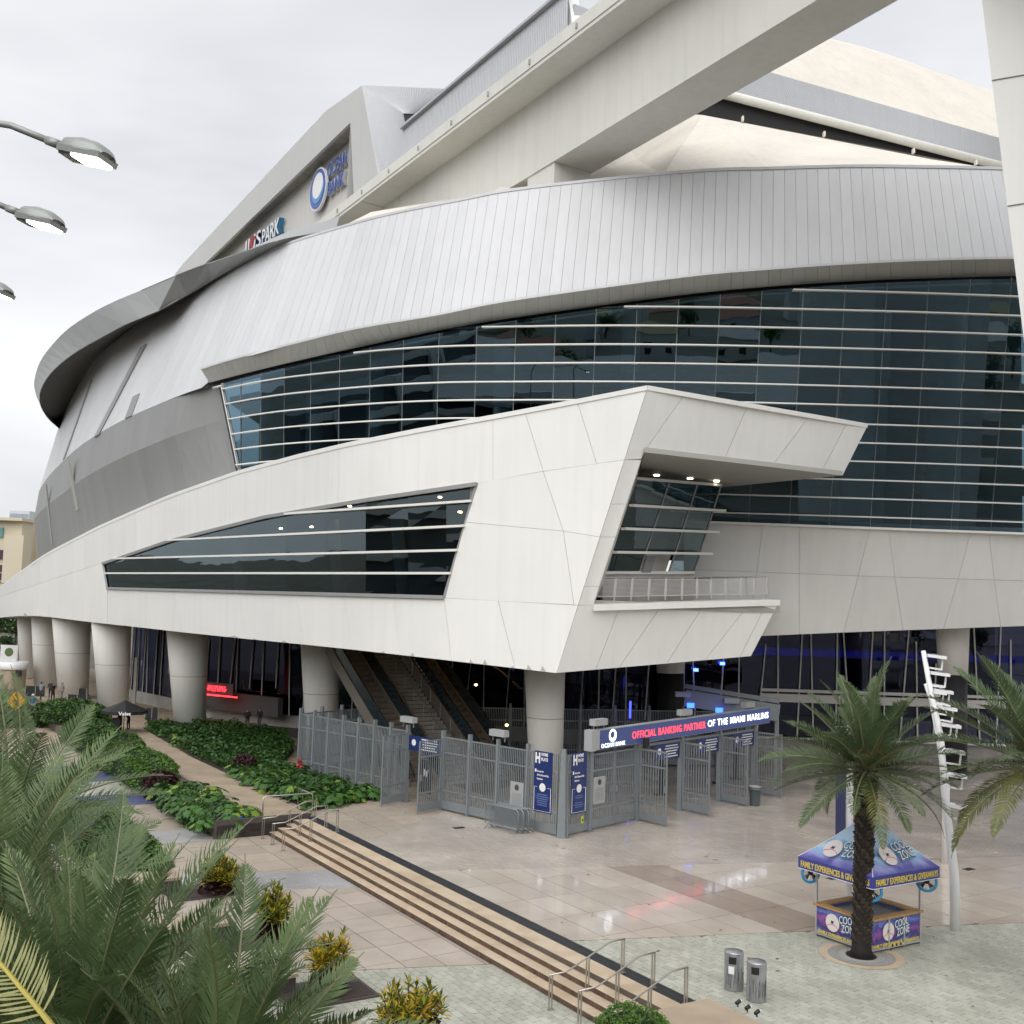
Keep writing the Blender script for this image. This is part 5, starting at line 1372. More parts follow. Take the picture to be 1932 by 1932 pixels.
# ---- bins
BINM = mat('bin_steel', (.42, .43, .45), .35, metal=.7, nscale=3, nvar=.15)
def bin_(x, y, label):
    p = atz(x, y, 0.0)
    r = thing('litter_bin', label, 'litter bin', p, 'steel litter bins')
    MB().lathe(p, [(.25, 0), (.265, .03), (.265, 1.0), (.255, 1.03), (.05, 1.045)], 32).build('drum', BINM, r, True)
    MB().lathe(p, [(.268, .985), (.268, 1.0)], 32, cap=False).build('rim', STEEL, r)
    a0 = math.atan2(-p.y, -p.x) - .55
    mb = MB(); n = 6
    for i in range(n):
        a, b = a0 + .8 * i / n, a0 + .8 * (i + 1) / n
        c = lambda ang, z, rr=.27: p + Vector((rr * math.cos(ang), rr * math.sin(ang), z))
        mb.quad(c(a, .74), c(b, .74), c(b, .93), c(a, .93))
    mb.build('mouth', BLACK, r)
    rg = random.Random(int(x)); mb = MB()
    for i in range(26):
        a = a0 - .5 + rg.random() * 2.6; z = rg.uniform(.03, .25); pts_ = []
        for k in range(5): pts_.append(p + Vector((.268 * math.cos(a), .268 * math.sin(a), min(.7, z + k * .1)))); a += rg.uniform(-.06, .06)
        mb.tube(pts_, .004, 4)
    tag(mb.build('etched_grass', mat('etch', (.12, .12, .125), .6), r), kind='stuff')
    return p, r, a0
p, r, a0 = bin_(1384, 1866, 'steel litter bin with white sticker, further from the planter block')
MB().box(p + Vector((.272 * math.cos(a0 + .3), .272 * math.sin(a0 + .3), .58)), (.012, .16, .2), xa=Vector((math.cos(a0 + .3), math.sin(a0 + .3), 0)), ya=Vector((-math.sin(a0 + .3), math.cos(a0 + .3), 0))).build('sticker', WPRINT, r)
bin_(1427, 1887, 'steel litter bin right beside the tan planter block')
p = atz(1424, 1520, 0)
tcn = thing('trash_can', 'grey plastic trash can in front of the open gates', 'trash can', p)
TCM = mat('can_grey', (.10, .125, .14), .5)
MB().lathe(p, [(.25, 0), (.26, .02), (.31, .92), (.345, .93), (.345, 1.03), (.32, 1.04), (.3, .95), (.25, .1)], 28, cap=False).build('drum', TCM, tcn, True)
MB().lathe(p, [(.325, .9), (.352, 1.04), (.30, 1.02), (.28, .8)], 20, cap=False).build('liner', mat('liner', (.45, .46, .46), .3), tcn)
MB().lathe(p, [(.24, .01), (.24, .03)], 20).build('base', TCM, tcn)

# ---- kiosk tent
kc = Vector((11.98, 35.85, 0))
kio = thing('kiosk_tent', 'blue printed kiosk tent with counter behind the palm trunk', 'kiosk', kc)
def print_mat(name, cols, sc=1.2, seed=0.0):
    m = bpy.data.materials.new(name); m.use_nodes = True; nt = m.node_tree; N = nt.nodes; L = nt.links; b = N['Principled BSDF']
    g = N.new('ShaderNodeNewGeometry'); nz = N.new('ShaderNodeTexNoise'); nz.inputs['Scale'].default_value = sc; nz.inputs['Detail'].default_value = 8; nz.inputs['Distortion'].default_value = .8
    sp = N.new('ShaderNodeSeparateXYZ'); L.new(g.outputs['Position'], sp.inputs[0]); L.new(g.outputs['Position'], nz.inputs['Vector'])
    mr = N.new('ShaderNodeMapRange'); mr.inputs[1].default_value = cols[0]; mr.inputs[2].default_value = cols[1]
    ad = N.new('ShaderNodeMath'); ad.operation = 'MULTIPLY_ADD'; ad.inputs[1].default_value = .9; ad.inputs[2].default_value = -.45
    a2 = N.new('ShaderNodeMath'); a2.operation = 'ADD'
    L.new(sp.outputs['Z'], mr.inputs[0]); L.new(nz.outputs[0], ad.inputs[0]); L.new(mr.outputs[0], a2.inputs[0]); L.new(ad.outputs[0], a2.inputs[1])
    rp = N.new('ShaderNodeValToRGB'); cr = rp.color_ramp
    cr.elements[0].position = 0; cr.elements[0].color = (*cols[2][0], 1); cr.elements[1].position = 1; cr.elements[1].color = (*cols[2][-1], 1)
    k = len(cols[2])
    for i, c in enumerate(cols[2][1:-1]): e = cr.elements.new((i + 1) / (k - 1)); e.color = (*c, 1)
    L.new(a2.outputs[0], rp.inputs[0]); L.new(rp.outputs[0], b.inputs['Base Color']); b.inputs['Roughness'].default_value = .5
    n5 = N.new('ShaderNodeTexNoise'); n5.inputs['Scale'].default_value = 2.2; n5.inputs['Detail'].default_value = 2; L.new(g.outputs['Position'], n5.inputs['Vector'])
    bp = N.new('ShaderNodeBump'); bp.inputs['Strength'].default_value = .35; bp.inputs['Distance'].default_value = .1; L.new(n5.outputs[0], bp.inputs['Height']); L.new(bp.outputs[0], b.inputs['Normal'])
    return m
CANV = print_mat('canopy_print', (2.38, 3.2, [(.06, .06, .30), (.10, .10, .40), (.32, .32, .62), (.28, .50, .78), (.50, .66, .82), (.16, .38, .68), (.45, .62, .80)]))
CNTR = print_mat('counter_print', (.1, 1.0, [(.45, .55, .62), (.10, .08, .28), (.05, .04, .18), (.30, .10, .34), (.06, .06, .28), (.16, .22, .55), (.08, .10, .34)]), 2.5)
VAL = mat('valance_navy', (.055, .06, .29), .5); YEL = mat('yellow_print', (.78, .62, .12), .5); WOOD = mat('counter_wood', (.48, .28, .11), .5, nscale=6, nvar=.2); ALU = mat('aluminium', (.6, .6, .6), .35, metal=.8)
hd, hn = 1.5, 1.62
K = lambda a, b, z: kc + dA * a + nA * b + Vector((0, 0, z))
apx = K(0, 0, 4.0); ev, eb = 2.48, 2.07
cn = [K(-hd, -hn, ev), K(hd, -hn, ev), K(hd, hn, ev), K(-hd, hn, ev)]
def sagface(a, b):
    mb = MB(); n = 8
    for i in range(n):
        for j in range(n):
            def f(u, v):
                p = a.lerp(b, u).lerp(apx, v); return p - ZV * (.16 * math.sin(math.pi * min(1, v * 1.0)) * (0.4 + .6 * math.sin(math.pi * u)))
            mb.quad(f(i / n, j / n), f((i + 1) / n, j / n), f((i + 1) / n, (j + 1) / n), f(i / n, (j + 1) / n))
    return mb
for i in range(4):
    a, b = cn[i], cn[(i + 1) % 4]
    sagface(a, b).build('canopy', CANV, kio, True)
    MB().hexa([a, b, b - ZV * .38, a - ZV * .38] + [p + (kc - p).normalized() * .012 * Vector((1, 1, 0)) for p in (a, b, b - ZV * .38, a - ZV * .38)]).build('valance', VAL, kio)
    MB().tube([a, a.lerp(apx, .5) - ZV * .075, apx], .014, 6).build('piping', WPRINT, kio)
    MB().tube([a - ZV * .37, b - ZV * .37], .012, 5).build('piping', WPRINT, kio)
OUTL = mat('outline_dark', (.02, .05, .12), .5); PINK = mat('ball_pink', (.78, .70, .69), .5); STI = mat('stitch_red', (.55, .12, .12), .5); SHAD = mat('letter_shadow', (.06, .28, .48), .5)
def faceprint(a, b, tilt_top, cxk, zc, sc, nm):
    """ball and lettering laid on a face running from a to b"""
    u = (b - a).normalized(); v = tilt_top; f = u.cross(v).normalized()
    o = a + u * cxk + v * zc + f * .035
    disc(MB(), o + u * (-.62 * sc) + v * (-.02 * sc), .42 * sc, u, v).build('ball_print', PINK, kio)
    mb = MB(); mb.tube([o + f * .006 + u * (-.62 + .36 * math.cos(k)) * sc + v * (-.32 + .22 * math.sin(k)) * sc for k in np.linspace(.3, 2.8, 9)], .012 * sc, 4); mb.build('stitching', STI, kio)
    text('lettering', 'M', .2 * sc, o + u * (-.72 * sc) + v * (-.06 * sc) + f * .008, u, v, OUTL, kio, .004, shear=.2)
    for tx, du, dv in (('COOL', -.2, .08), ('ZONE', -.05, -.30)):
        dd = (u + v * .12).normalized(); vv = (v - u * .12).normalized()
        p = o + u * du * sc + v * dv * sc
        text('lettering', tx, .5 * sc, p - v * .035 * sc + f * .006, dd, vv, SHAD, kio, .03 * sc, shear=.15, fit=.98 * sc)
        text('lettering', tx, .5 * sc, p + f * .014, dd, vv, OUTL, kio, .022 * sc, shear=.15, fit=.98 * sc)
        text('lettering', tx, .5 * sc, p + f * .022, dd, vv, WPRINT, kio, .002, shear=.15, fit=.95 * sc)
# the two faces towards the viewer: -n side (runs along d) and -d side (runs along n)
for a, b in ((cn[1], cn[0]), (cn[0], cn[3])):
    u = (b - a).normalized(); mid = a.lerp(b, .5); v = (apx - mid).normalized(); l = (b - a).length
    o = u.cross(v).normalized()
    if o.z < 0: pass
    faceprint(a, b, v, l * .53, .62, .82, 'canopy')
    text('lettering', 'FAMILY EXPERIENCES & GIVEAWAYS', .27, a - ZV * .29 + u * .12 + u.cross(ZV) * .02, u, ZV, YEL, kio, .006, fit=l - .24)
# posts, counter
ld, ln = 1.06, 1.22
for a, b in ((-1, -1), (1, -1), (1, 1), (-1, 1)):
    p = K(a * ld, b * ln, 0); MB().box(p + ZV * 1.22, (.06, .06, 2.44), xa=nA, ya=dA).build('leg', ALU, kio)
    MB().box(p + ZV * .012, (.16, .16, .02), xa=nA, ya=dA).build('foot_plate', ALU, kio)
quad_ = [K(-ld, -ln, 0), K(ld, -ln, 0), K(ld, ln, 0), K(-ld, ln, 0)]
for i in range(4):
    a, b = quad_[i], quad_[(i + 1) % 4]; inw = (kc - a.lerp(b, .5)).normalized()
    MB().hexa([a + ZV * .08, b + ZV * .08, b + ZV * .98, a + ZV * .98] + [p + inw * .03 for p in (a + ZV * .08, b + ZV * .08, b + ZV * .98, a + ZV * .98)]).build('counter_side', CNTR, kio)
    u = (b - a).normalized()
    w_ = .34 if i in (1,) else .2
    MB().hexa([p for p in (a - inw * .08 - u * .08 + ZV * .98, b - inw * .08 + u * .08 + ZV * .98, b - inw * .08 + u * .08 + ZV * (1.04 + .002 * i), a - inw * .08 - u * .08 + ZV * (1.04 + .002 * i))] + [p for p in (a + inw * .2 + ZV * .98, b + inw * .2 + ZV * .98, b + inw * .2 + ZV * (1.04 + .002 * i), a + inw * .2 + ZV * (1.04 + .002 * i))]).build('counter_top', WOOD, kio)
    MB().bar(a + ZV * .1 - inw * .02, b + ZV * .1 - inw * .02, .02, .06).build('edge_trim', ALU, kio)
MB().box(K(0, 0, .86), (2 * ln - .3, 2 * ld - .3, .02), xa=nA, ya=dA).build('grey_cover', mat('cover_grey', (.20, .20, .19), .6), kio)
MB().box(K(0, 0, .07), (2 * ln - .1, 2 * ld - .1, .03), xa=nA, ya=dA).build('floor_mat', mat('mat_grey', (.10, .10, .10), .8), kio)
for a, b in ((quad_[1], quad_[0]), (quad_[0], quad_[3])):
    u = (b - a).normalized(); l = (b - a).length
    faceprint(a, b, ZV, l * .52, .60, .66, 'counter')
    text('lettering', 'FAMILY EXPERIENCES & GIVEAWAYS', .15, a + ZV * .14 + u * .1 + u.cross(ZV) * .025, u, ZV, YEL, kio, .004, fit=l - .2)
for k in (.36, .66):
    a, b = quad_[0], quad_[3]; p = a.lerp(b, k); MB().box(p + ZV * .52 + (a - quad_[1]).normalized() * .035, (.06, .03, .95), xa=nA, ya=dA).build('door_post', ALU, kio)
p = quad_[0].lerp(quad_[3], .51) + (quad_[0] - quad_[1]).normalized() * .04
for k in range(7): MB().box(p + nA * (-.3 + .1 * k) + ZV * .14, (.055, .012, .07), xa=nA, ya=dA).build('hazard_stripe', BLACK if k % 2 else YEL, kio)
FANB = mat('fan_blue', (.02, .25, .50), .4)
for i, (a, b) in enumerate(((-1, -1), (1, -1), (-1, 1))):
    c = K(a * 1.22, b * 1.34, 1.98); fn = thing('mist_fan', ('round blue mist fan under the near corner of the kiosk canopy', 'round blue mist fan under the left corner of the kiosk canopy', 'round blue mist fan under the right corner of the kiosk canopy')[i], 'fan', c, 'kiosk fans')
    ax = (Vector((0, 0, 10)) - c).normalized(); x = (ZV.cross(ax)).normalized(); y = ax.cross(x)
    if i == 1: x = (x * .8 + dA * .4).normalized()
    ring_ = [c + x * .30 * math.cos(2 * math.pi * k / 24) + y * .30 * math.sin(2 * math.pi * k / 24) for k in range(25)]
    MB().tube(ring_, .045, 8, cap=False).build('guard_ring', FANB, fn, True)
    mb = MB()
    for k in range(10):
        aa = math.pi * k / 10; mb.tube([c + (x * math.cos(aa) + y * math.sin(aa)) * .29, c - (x * math.cos(aa) + y * math.sin(aa)) * .29], .006, 4)
    tag(mb.build('guard_wires', ALU, fn), kind='stuff')
    for k in range(4):
        aa = math.pi * k / 2 + .4; d1 = x * math.cos(aa) + y * math.sin(aa); d2 = x * math.cos(aa + .7) + y * math.sin(aa + .7)
        MB().add([c + ax * .01, c + d1 * .25 - ax * .02, c + d2 * .25 + ax * .02], [(0, 1, 2)]).build('blade', BLACK, fn)
    MB().tube([c - ax * .15, c + ax * .04], .09, 10).build('motor', BLACK, fn)
    MB().bar(c + ZV * .28, c + ZV * .52, .03).build('hanger', ALU, fn)

# ---- white sculptural light poles and the banner pole
def light_pole(label, base, path, lamps, side):
    r = thing('light_pole', label, 'light pole', base, 'white light poles')
    MB().tube(path, [.17 - .09 * i / (len(path) - 1) for i in range(len(path))], 16).build('mast', WPAINT, r, True)
    for k in lamps:
        i = min(int(k), len(path) - 2); p = Vector(path[i]).lerp(Vector(path[i + 1]), k - i)
        a = p + side * .1; b = p + side * .72 - ZV * .06
        MB().bar(a, b, .5, .1).build('lamp_head', WPAINT, r)
        MB().bar(a + side * .2 + ZV * .06, b - side * .15 + ZV * .06, .36, .02).build('lamp_lens', mat('lens_grey', (.3, .31, .32), .2), r)
        MB().bar(a - ZV * .42, b - side * .15 - ZV * .42, .06).build('bracket', WPAINT, r); MB().bar(b - side * .15 - ZV * .44, b - side * .1 - ZV * .02, .05).build('strut', WPAINT, r)
b0 = atz(1803, 1755, 0); Yp = b0.y
w_ = lambda x, y, Y: at(x, y, Y)
light_pole('bent white light pole standing right of the kiosk', b0, [b0, w_(1801, 1660, Yp), w_(1797, 1617, Yp), w_(1790, 1560, Yp), w_(1782, 1490, Yp), w_(1775, 1390, Yp + .3), w_(1757, 1310, Yp + .6), w_(1742, 1228, Yp + 1)], (3.6, 4.3, 4.75, 5.3, 5.7, 6.1, 6.5, 6.9), Vector((1, -.25, 0)).normalized())
b1 = atz(1788, 1420, 0) if False else Vector((26.5, 62, 0))
b1 = Vector(((1787 - CX) / F_PX * 47, 47, 0))
light_pole('straight white light pole behind the bent one, against the dark glazing', b1, [b1, w_(1785, 1480, 47), w_(1770, 1385, 47), w_(1757, 1320, 47.2), w_(1746, 1290, 47.4)], (2.3, 2.9, 3.5, 3.95), Vector((1, -.2, 0)).normalized())
bp0 = Vector(((1609 - CX) / F_PX * 39.5, 39.5, 0))
bp_ = thing('banner_pole', 'slim white pole with dark blue banner behind the kiosk', 'pole', bp0)
MB().tube([bp0, bp0 + ZV * 6.7], [.13, .11], 14).build('mast', WPAINT, bp_, True)
MB().box(bp0 + Vector((-.34, -.05, 4.0)), (.36, .03, 4.6)).build('banner', mat('banner_navy', (.05, .055, .13), .5), bp_)
MB().bar(bp0 + Vector((0, -.05, 6.4)), bp0 + Vector((-.55, -.05, 6.4)), .03).build('banner_arm', WPAINT, bp_)
text('lettering', 'N', .28, bp0 + Vector((-.46, -.075, 5.3)), Vector((1, 0, 0)), ZV, mat('banner_print', (.4, .42, .5), .5), bp_, .01, depth=.002)

# ---- street lamps at the upper left
LAMPE = emis('lamp_lens', (1.0, .93, .80), 9.0); LG = mat('lamp_grey', (.30, .31, .30), .4, metal=.3)
def street_lamp(x, y, z, label):
    c = atz(x, y, z); r = thing('street_lamp', label, 'street lamp', (c.x - 4.2, c.y + .15, -.6), 'street lamps')
    ax = Vector((1, -.22, -.24)).normalized(); sd = ax.cross(ZV).normalized(); up = sd.cross(ax)
    rg = []
    prof = [(-.36, .14, .14, 0.05), (-.30, .22, .20, .0), (-.05, .25, .23, .0), (.2, .25, .20, .0), (.34, .23, .14, -.01), (.38, .19, .07, -.03)]
    mb = MB(); n = 12
    for (u, w, h, dz) in prof:
        for k in range(n):
            a = math.pi * k / (n - 1); mb.v.append(c + ax * u + sd * (w * math.cos(a)) + up * (h * math.sin(a) ** .7 + dz * 0))
    for i in range(len(prof) - 1):
        for k in range(n - 1): mb.f.append([i * n + k, i * n + k + 1, (i + 1) * n + k + 1, (i + 1) * n + k])
    mb.f.append(list(range(n))); mb.f.append([(len(prof) - 1) * n + k for k in range(n)][::-1]); mb.m = [0] * len(mb.f)
    mb.build('housing', LG, r, True)
    P = lambda u, w, o: c + ax * u + sd * w + up * o
    MB().hexa([P(-.34, -.23, -.07), P(.38, -.23, -.07), P(.38, -.25, .02), P(-.34, -.25, .02), P(-.34, .23, -.07), P(.38, .23, -.07), P(.38, .25, .02), P(-.34, .25, .02)]).build('skirt', LG, r)
    MB().hexa([P(-.10, -.18, -.11), P(.33, -.18, -.11), P(.34, -.2, -.069), P(-.11, -.2, -.069), P(-.10, .18, -.11), P(.33, .18, -.11), P(.34, .2, -.069), P(-.11, .2, -.069)]).build('lens', LAMPE, r)
    MB().hexa([P(-.33, -.18, -.10), P(-.12, -.19, -.10), P(-.12, -.2, -.069), P(-.33, -.19, -.069), P(-.33, .18, -.10), P(-.12, .19, -.10), P(-.12, .2, -.069), P(-.33, .19, -.069)]).build('gear_cover', mat('gear', (.07, .08, .06), .4), r)
    j = P(-.42, 0, .04); MB().tube([P(-.34, 0, .05), j, P(-.52, 0, .07)], [.07, .055, .06], 10).build('knuckle', LG, r, True)
    MB().tube([P(-.5, 0, .07), P(-.72, 0, .1)], .068, 10).build('coupling', LG, r, True)
    MB().tube([P(-.7, 0, .1), P(-1.4, 0, .2) + ZV * .02, P(-2.4, 0, .2), P(-3.6, 0, -.15), P(-4.1, 0, -1.2)], .052, 12).build('arm', LG, r, True)
    q = P(-4.1, 0, -1.2); MB().tube([(q.x, q.y, -.6), (q.x, q.y, q.z)], [.13, .08], 14).build('pole', LG, r, True)
street_lamp(163, 292, 16.9, 'lit grey street lamp, uppermost and largest of the three')
street_lamp(76, 417, 16.9, 'lit grey street lamp, middle one of the three')
street_lamp(-12, 548, 16.9, 'lit grey street lamp cut by the left edge of the frame')

# ================================================================ planting
def leafmat(name, c1, c2, rough=.45, ns=2.0, objvar=.15):
    m = mat(name, c1, rough, col2=c2, nscale=ns, objvar=objvar, spec=.35)
    nt = m.node_tree; N = nt.nodes; L = nt.links; b = N['Principled BSDF']; out = [n for n in N if n.type == 'OUTPUT_MATERIAL'][0]
    tr = N.new('ShaderNodeBsdfTranslucent'); mx = N.new('ShaderNodeMixShader'); mx.inputs[0].default_value = .22
    src = b.inputs['Base Color'].links[0].from_socket
    L.new(src, tr.inputs[0]); L.new(b.outputs[0], mx.inputs[1]); L.new(tr.outputs[0], mx.inputs[2]); L.new(mx.outputs[0], out.inputs[0])
    return m
PALM = leafmat('palm_green', (.12, .165, .075), (.07, .11, .052), .42, .8, .16)
PALMG = leafmat('palm_grey_green', (.15, .21, .085), (.085, .135, .058), .42, .8, .14)
PALMO = leafmat('palm_olive', (.19, .19, .055), (.10, .125, .045), .5, .8, .15)
PALMY = leafmat('palm_yellow', (.40, .40, .17), (.30, .32, .13), .5, .8, .1)
RACH = mat('rachis', (.16, .17, .08), .5, objvar=.1)
RACHY = mat('rachis_yellow', (.45, .37, .07), .5)
TRUNK = mat('palm_trunk', (.022, .017, .014), .9, nscale=5, nvar=.5, bump=.4, bscale=12)
BOOT = mat('palm_boot', (.055, .04, .028), .85, nscale=6, nvar=.5, objvar=.3)
FRUIT = mat('fruit_stalk', (.42, .16, .02), .5, objvar=.15)
def frond_mesh(name, Lr, droop, n, lmax, wid, seed, lm, rm, vee=.55):
    rg = random.Random(seed); mb = MB()
    pts_ = []; a = 0.0; p = Vector((0, 0, 0)); k = 22
    for i in range(k + 1):
        t = i / k; pts_.append(p.copy()); a = -droop * t ** 1.6
        p = p + Vector((math.cos(a), rg.gauss(0, .006), math.sin(a))) * (Lr / k)
    mb.tube(pts_, [.035 * (1 - .9 * i / k) + .003 for i in range(k + 1)], 5, 1)
    def ev(t):
        x = t * k; i = min(int(x), k - 1); return pts_[i].lerp(pts_[i + 1], x - i), (pts_[i + 1] - pts_[i]).normalized()
    for i in range(n):
        t = .10 + .9 * (i + rg.random() * .5) / n
        q, d = ev(min(t, .999)); up = Vector((0, 1, 0)).cross(d).normalized() * -1
        if up.z < 0: up = -up
        ln = lmax * (math.sin(math.pi * min(1, (t * .93 + .12))) ** .55) * (1 - .25 * t)
        fw = .45 + .6 * t
        for sgn in (-1, 1):
            v = vee * rg.uniform(.55, 1.3)
            dr = (Vector((0, sgn, 0)) + d * fw * rg.uniform(.8, 1.2) + up * v).normalized()
            l = ln * rg.uniform(.82, 1.1); w = wid * rg.uniform(.8, 1.15)
            sd = dr.cross(up).normalized() * w / 2
            m_ = q + dr * l * .5 + up * .0; tip = q + dr * l - Vector((0, 0, 1)) * l * .12 + d * l * .08
            b = len(mb.v); mb.v += [q - sd * .5, q + sd * .5, m_ + sd, m_ - sd, tip]
            mb.f += [[b, b + 1, b + 2, b + 3], [b + 3, b + 2, b + 4]]; mb.m += [0, 0]
    return mb.mesh(name, [lm, rm])
def palm(label, base, top, n, Lr, seed, mats=(PALM, PALMO), trunk_r=.2, emin=-28, emax=82, wind=0.0, group=None, dens=70, fruit=4, wid=.032, old=0.0, lmax=.42):
    base = Vector(base); top = Vector(top); rg = random.Random(seed)
    r = thing('palm_tree', label, 'palm tree', base, group)
    H = (top - base).length
    mb = MB(); mb.tube([base - ZV * .1, base.lerp(top, .04), base.lerp(top, .3), base.lerp(top, .8), top], [trunk_r * 1.55, trunk_r * 1.2, trunk_r * .95, trunk_r, trunk_r * 1.12], 14)
    tr = mb.build('trunk', TRUNK, r, True)
    bt = MB(); bt.hexa([Vector(v) for v in ((-.07, 0, 0), (.07, 0, 0), (.045, .07, .13), (-.045, .07, .13), (-.07, -.05, 0), (.07, -.05, 0), (.045, .03, .15), (-.045, .03, .15))]); bme = bt.mesh('boot', BOOT)
    z = .35; i = 0; ax = (top - base).normalized()
    nb = 0
    while z < H and nb < 280:
        for k in range(5):
            a = 2 * math.pi * (k / 5 + i * .137) ; p = base + ax * z; rr = trunk_r * (1.02 if z < H * .6 else 1.06)
            s = rg.uniform(.7, 1.05) * (1.0 if z < H * .75 else 1.5) * trunk_r / .2
            o = link_mesh('boot', bme, tr, p - base + Vector((math.cos(a), math.sin(a), 0)) * rr, (0, 0, a - math.pi / 2), s); nb += 1
        z += .115 if H < 8 else .16; i += 1
    vs = [frond_mesh('frond', Lr * k, dr, dens, lmax, wid, seed * 10 + j, mats[0], RACH) for j, (k, dr) in enumerate(((.95, .4), (1.05, .6), (1.0, .85)))]
    vo = [frond_mesh('frond', Lr * .95, 1.15, int(dens * .8), lmax * .85, wid, seed * 10 + 7, mats[1], RACH, .2)]
    for i in range(n):
        f = i / max(1, n - 1); az = i * 2.39996 + rg.uniform(-.2, .2)
        el = R(emax + (emin - emax) * f ** .85 + rg.uniform(-6, 6))
        me = vs[rg.randrange(3)] if f < .84 - old else vo[0]
        if f < .35: me = vs[rg.randrange(2)]
        q = Matrix.Rotation(az, 4, 'Z') @ Matrix.Rotation(-el, 4, 'Y') @ Matrix.Rotation(rg.uniform(-.5, .5), 4, 'X')
        if wind: q = Matrix.Rotation(wind, 4, Vector((0, 1, 0))) @ q
        o = bpy.data.objects.new('frond', me); COL.objects.link(o); o.parent = r
        s = rg.uniform(.85, 1.08)
        o.matrix_local = Matrix.Translation(top - base + Vector((math.cos(az), math.sin(az), 0)) * trunk_r * .6 + ZV * (.25 * (1 - f))) @ q @ Matrix.Scale(s, 4)
    for i in range(fruit):
        az = 6.283 * i / max(1, fruit) + rg.uniform(-.4, .4); mb = MB(); c = top + ZV * .25
        d = Vector((math.cos(az), math.sin(az), .9)).normalized(); e = c + d * .55
        mb.tube([c, e], .018, 5)
        for k in range(30):
            dd = (d + Vector((rg.gauss(0, .5), rg.gauss(0, .5), rg.gauss(-.2, .5)))).normalized(); mb.tube([e, e + dd * .22, e + dd * .36 - ZV * .12], .006, 4)
        mb.build('fruit_stalk', FRUIT, r)
    return r
# the palm in front of the kiosk
pr0 = atz(1625, 1803, 0)
palm('date palm with slender dark trunk standing in front of the blue kiosk', pr0, (pr0.x + .12, pr0.y, 5.55), 50, 3.2, 3, trunk_r=.25, emin=-22, emax=86, dens=74, fruit=6, wid=.036, lmax=.62, old=-.1)
tp = thing('tree_grate', 'round stone ring set in the paving around the palm trunk', 'tree ring', pr0)
for r0_, r1_, m, z in ((.48, .72, CONC, .012), (.73, .98, mat('ring_grey', (.30, .30, .29), .4), .014), (1.0, 1.28, STEPM, .01)):
    mb = MB(); n = 48
    for i in range(n):
        a, b = 2 * math.pi * i / n, 2 * math.pi * (i + 1) / n
        c = lambda rr, t: (pr0.x + rr * math.cos(t), pr0.y + rr * math.sin(t), z)
        mb.quad(c(r0_, a), c(r1_, a), c(r1_, b), c(r0_, b))
    mb.build('ring', m, tp)
MB().lathe((pr0.x, pr0.y, .002), [(.01, .006), (.46, .006)], 24, cap=False).build('soil', BLACK, tp)
p = Vector(((1968 - CX) / F_PX * 31.5, 31.5, 0))
palm('date palm at the right edge, its fronds crossing the light poles', p, (p.x, p.y, 6.2), 40, 3.75, 5, trunk_r=.26, emin=-26, dens=84, wid=.042, fruit=5, lmax=.64)
# palms in the lower left, close to the viewer
p = Vector(((190 - CX) / F_PX * 14.3, 14.3, -.6))
P1 = palm('large grey green date palm nearest the viewer in the lower left', p, (p.x + .1, p.y, 4.1), 84, 3.5, 11, (PALMG, PALM), .25, -25, 86, .12, 'palms in the lower left', 70, 6, .031, lmax=.62)
yf = frond_mesh('frond', 2.4, .55, 38, .55, .034, 77, PALMY, RACHY, .35)
o = bpy.data.objects.new('frond', yf); COL.objects.link(o); o.parent = P1
yb = at(105, 1945, 12.2); yd = (at(-12, 1800, 12.4) - yb).normalized()
yx = yd; yz = (Vector((.25, -.75, .6)) - yx * yx.dot(Vector((.25, -.75, .6)))).normalized(); yy = yz.cross(yx)
m4 = Matrix.Identity(4); q_ = yb - Vector(p)
for i in range(3): m4[i][0], m4[i][1], m4[i][2], m4[i][3] = yx[i], yy[i], yz[i], q_[i]
o.matrix_local = m4; o['label'] = 'pale yellow frond in the lower left corner'
p = Vector(((30 - CX) / F_PX * 18.5, 18.5, -.6))
palm('date palm with orange fruit stalks at the left edge, second from the viewer', p, (p.x, p.y, 4.55), 56, 3.5, 13, (PALMG, PALMO), .25, -30, 84, .14, 'palms in the lower left', 64, 6, .028, lmax=.62)
p = Vector(((60 - CX) / F_PX * 26, 26, -.6))
palm('windswept date palm at the left edge, furthest from the viewer', p, (p.x + .1, p.y, 4.75), 56, 3.9, 17, (PALMG, PALMO), .25, -35, 66, .42, 'palms in the lower left', 68, 4, .032, .25, .62)
p = Vector(((455 - CX) / F_PX * 13.2, 13.2, -.6))
palm('low date palm whose frond tips show at the bottom edge', p, (p.x, p.y, 4.0), 56, 2.8, 19, (PALMG, PALM), .25, -5, 86, .14, 'palms in the lower left', 70, 3, .030, lmax=.56)

# ---- leaf masses
def leaf_quads(mb, pts_, size, rg, mi=(0,), up=.6, aspect=.55):
    for p in pts_:
        nrm = Vector((rg.gauss(0, 1), rg.gauss(0, 1), abs(rg.gauss(0, 1)) + up)).normalized()
        x = nrm.orthogonal().normalized(); x.rotate(Matrix.Rotation(rg.random() * 6.28, 3, nrm)); y = nrm.cross(x)
        s = size * rg.uniform(.6, 1.3); m_ = rg.choice(mi)
        b = len(mb.v); mb.v += [p - x * s * .5, p + y * s * aspect * .5 + nrm * s * .08, p + x * s * .5, p - y * s * aspect * .5 + nrm * s * .08]
        mb.f += [[b, b + 1, b + 2], [b, b + 2, b + 3]]; mb.m += [m_, m_]
HEDGE = leafmat('hedge_dark', (.055, .12, .03), (.028, .07, .02), .4, 1.2, .1)
HEDGEL = leafmat('hedge_light', (.12, .23, .035), (.06, .14, .025), .45, 1.5, .1)
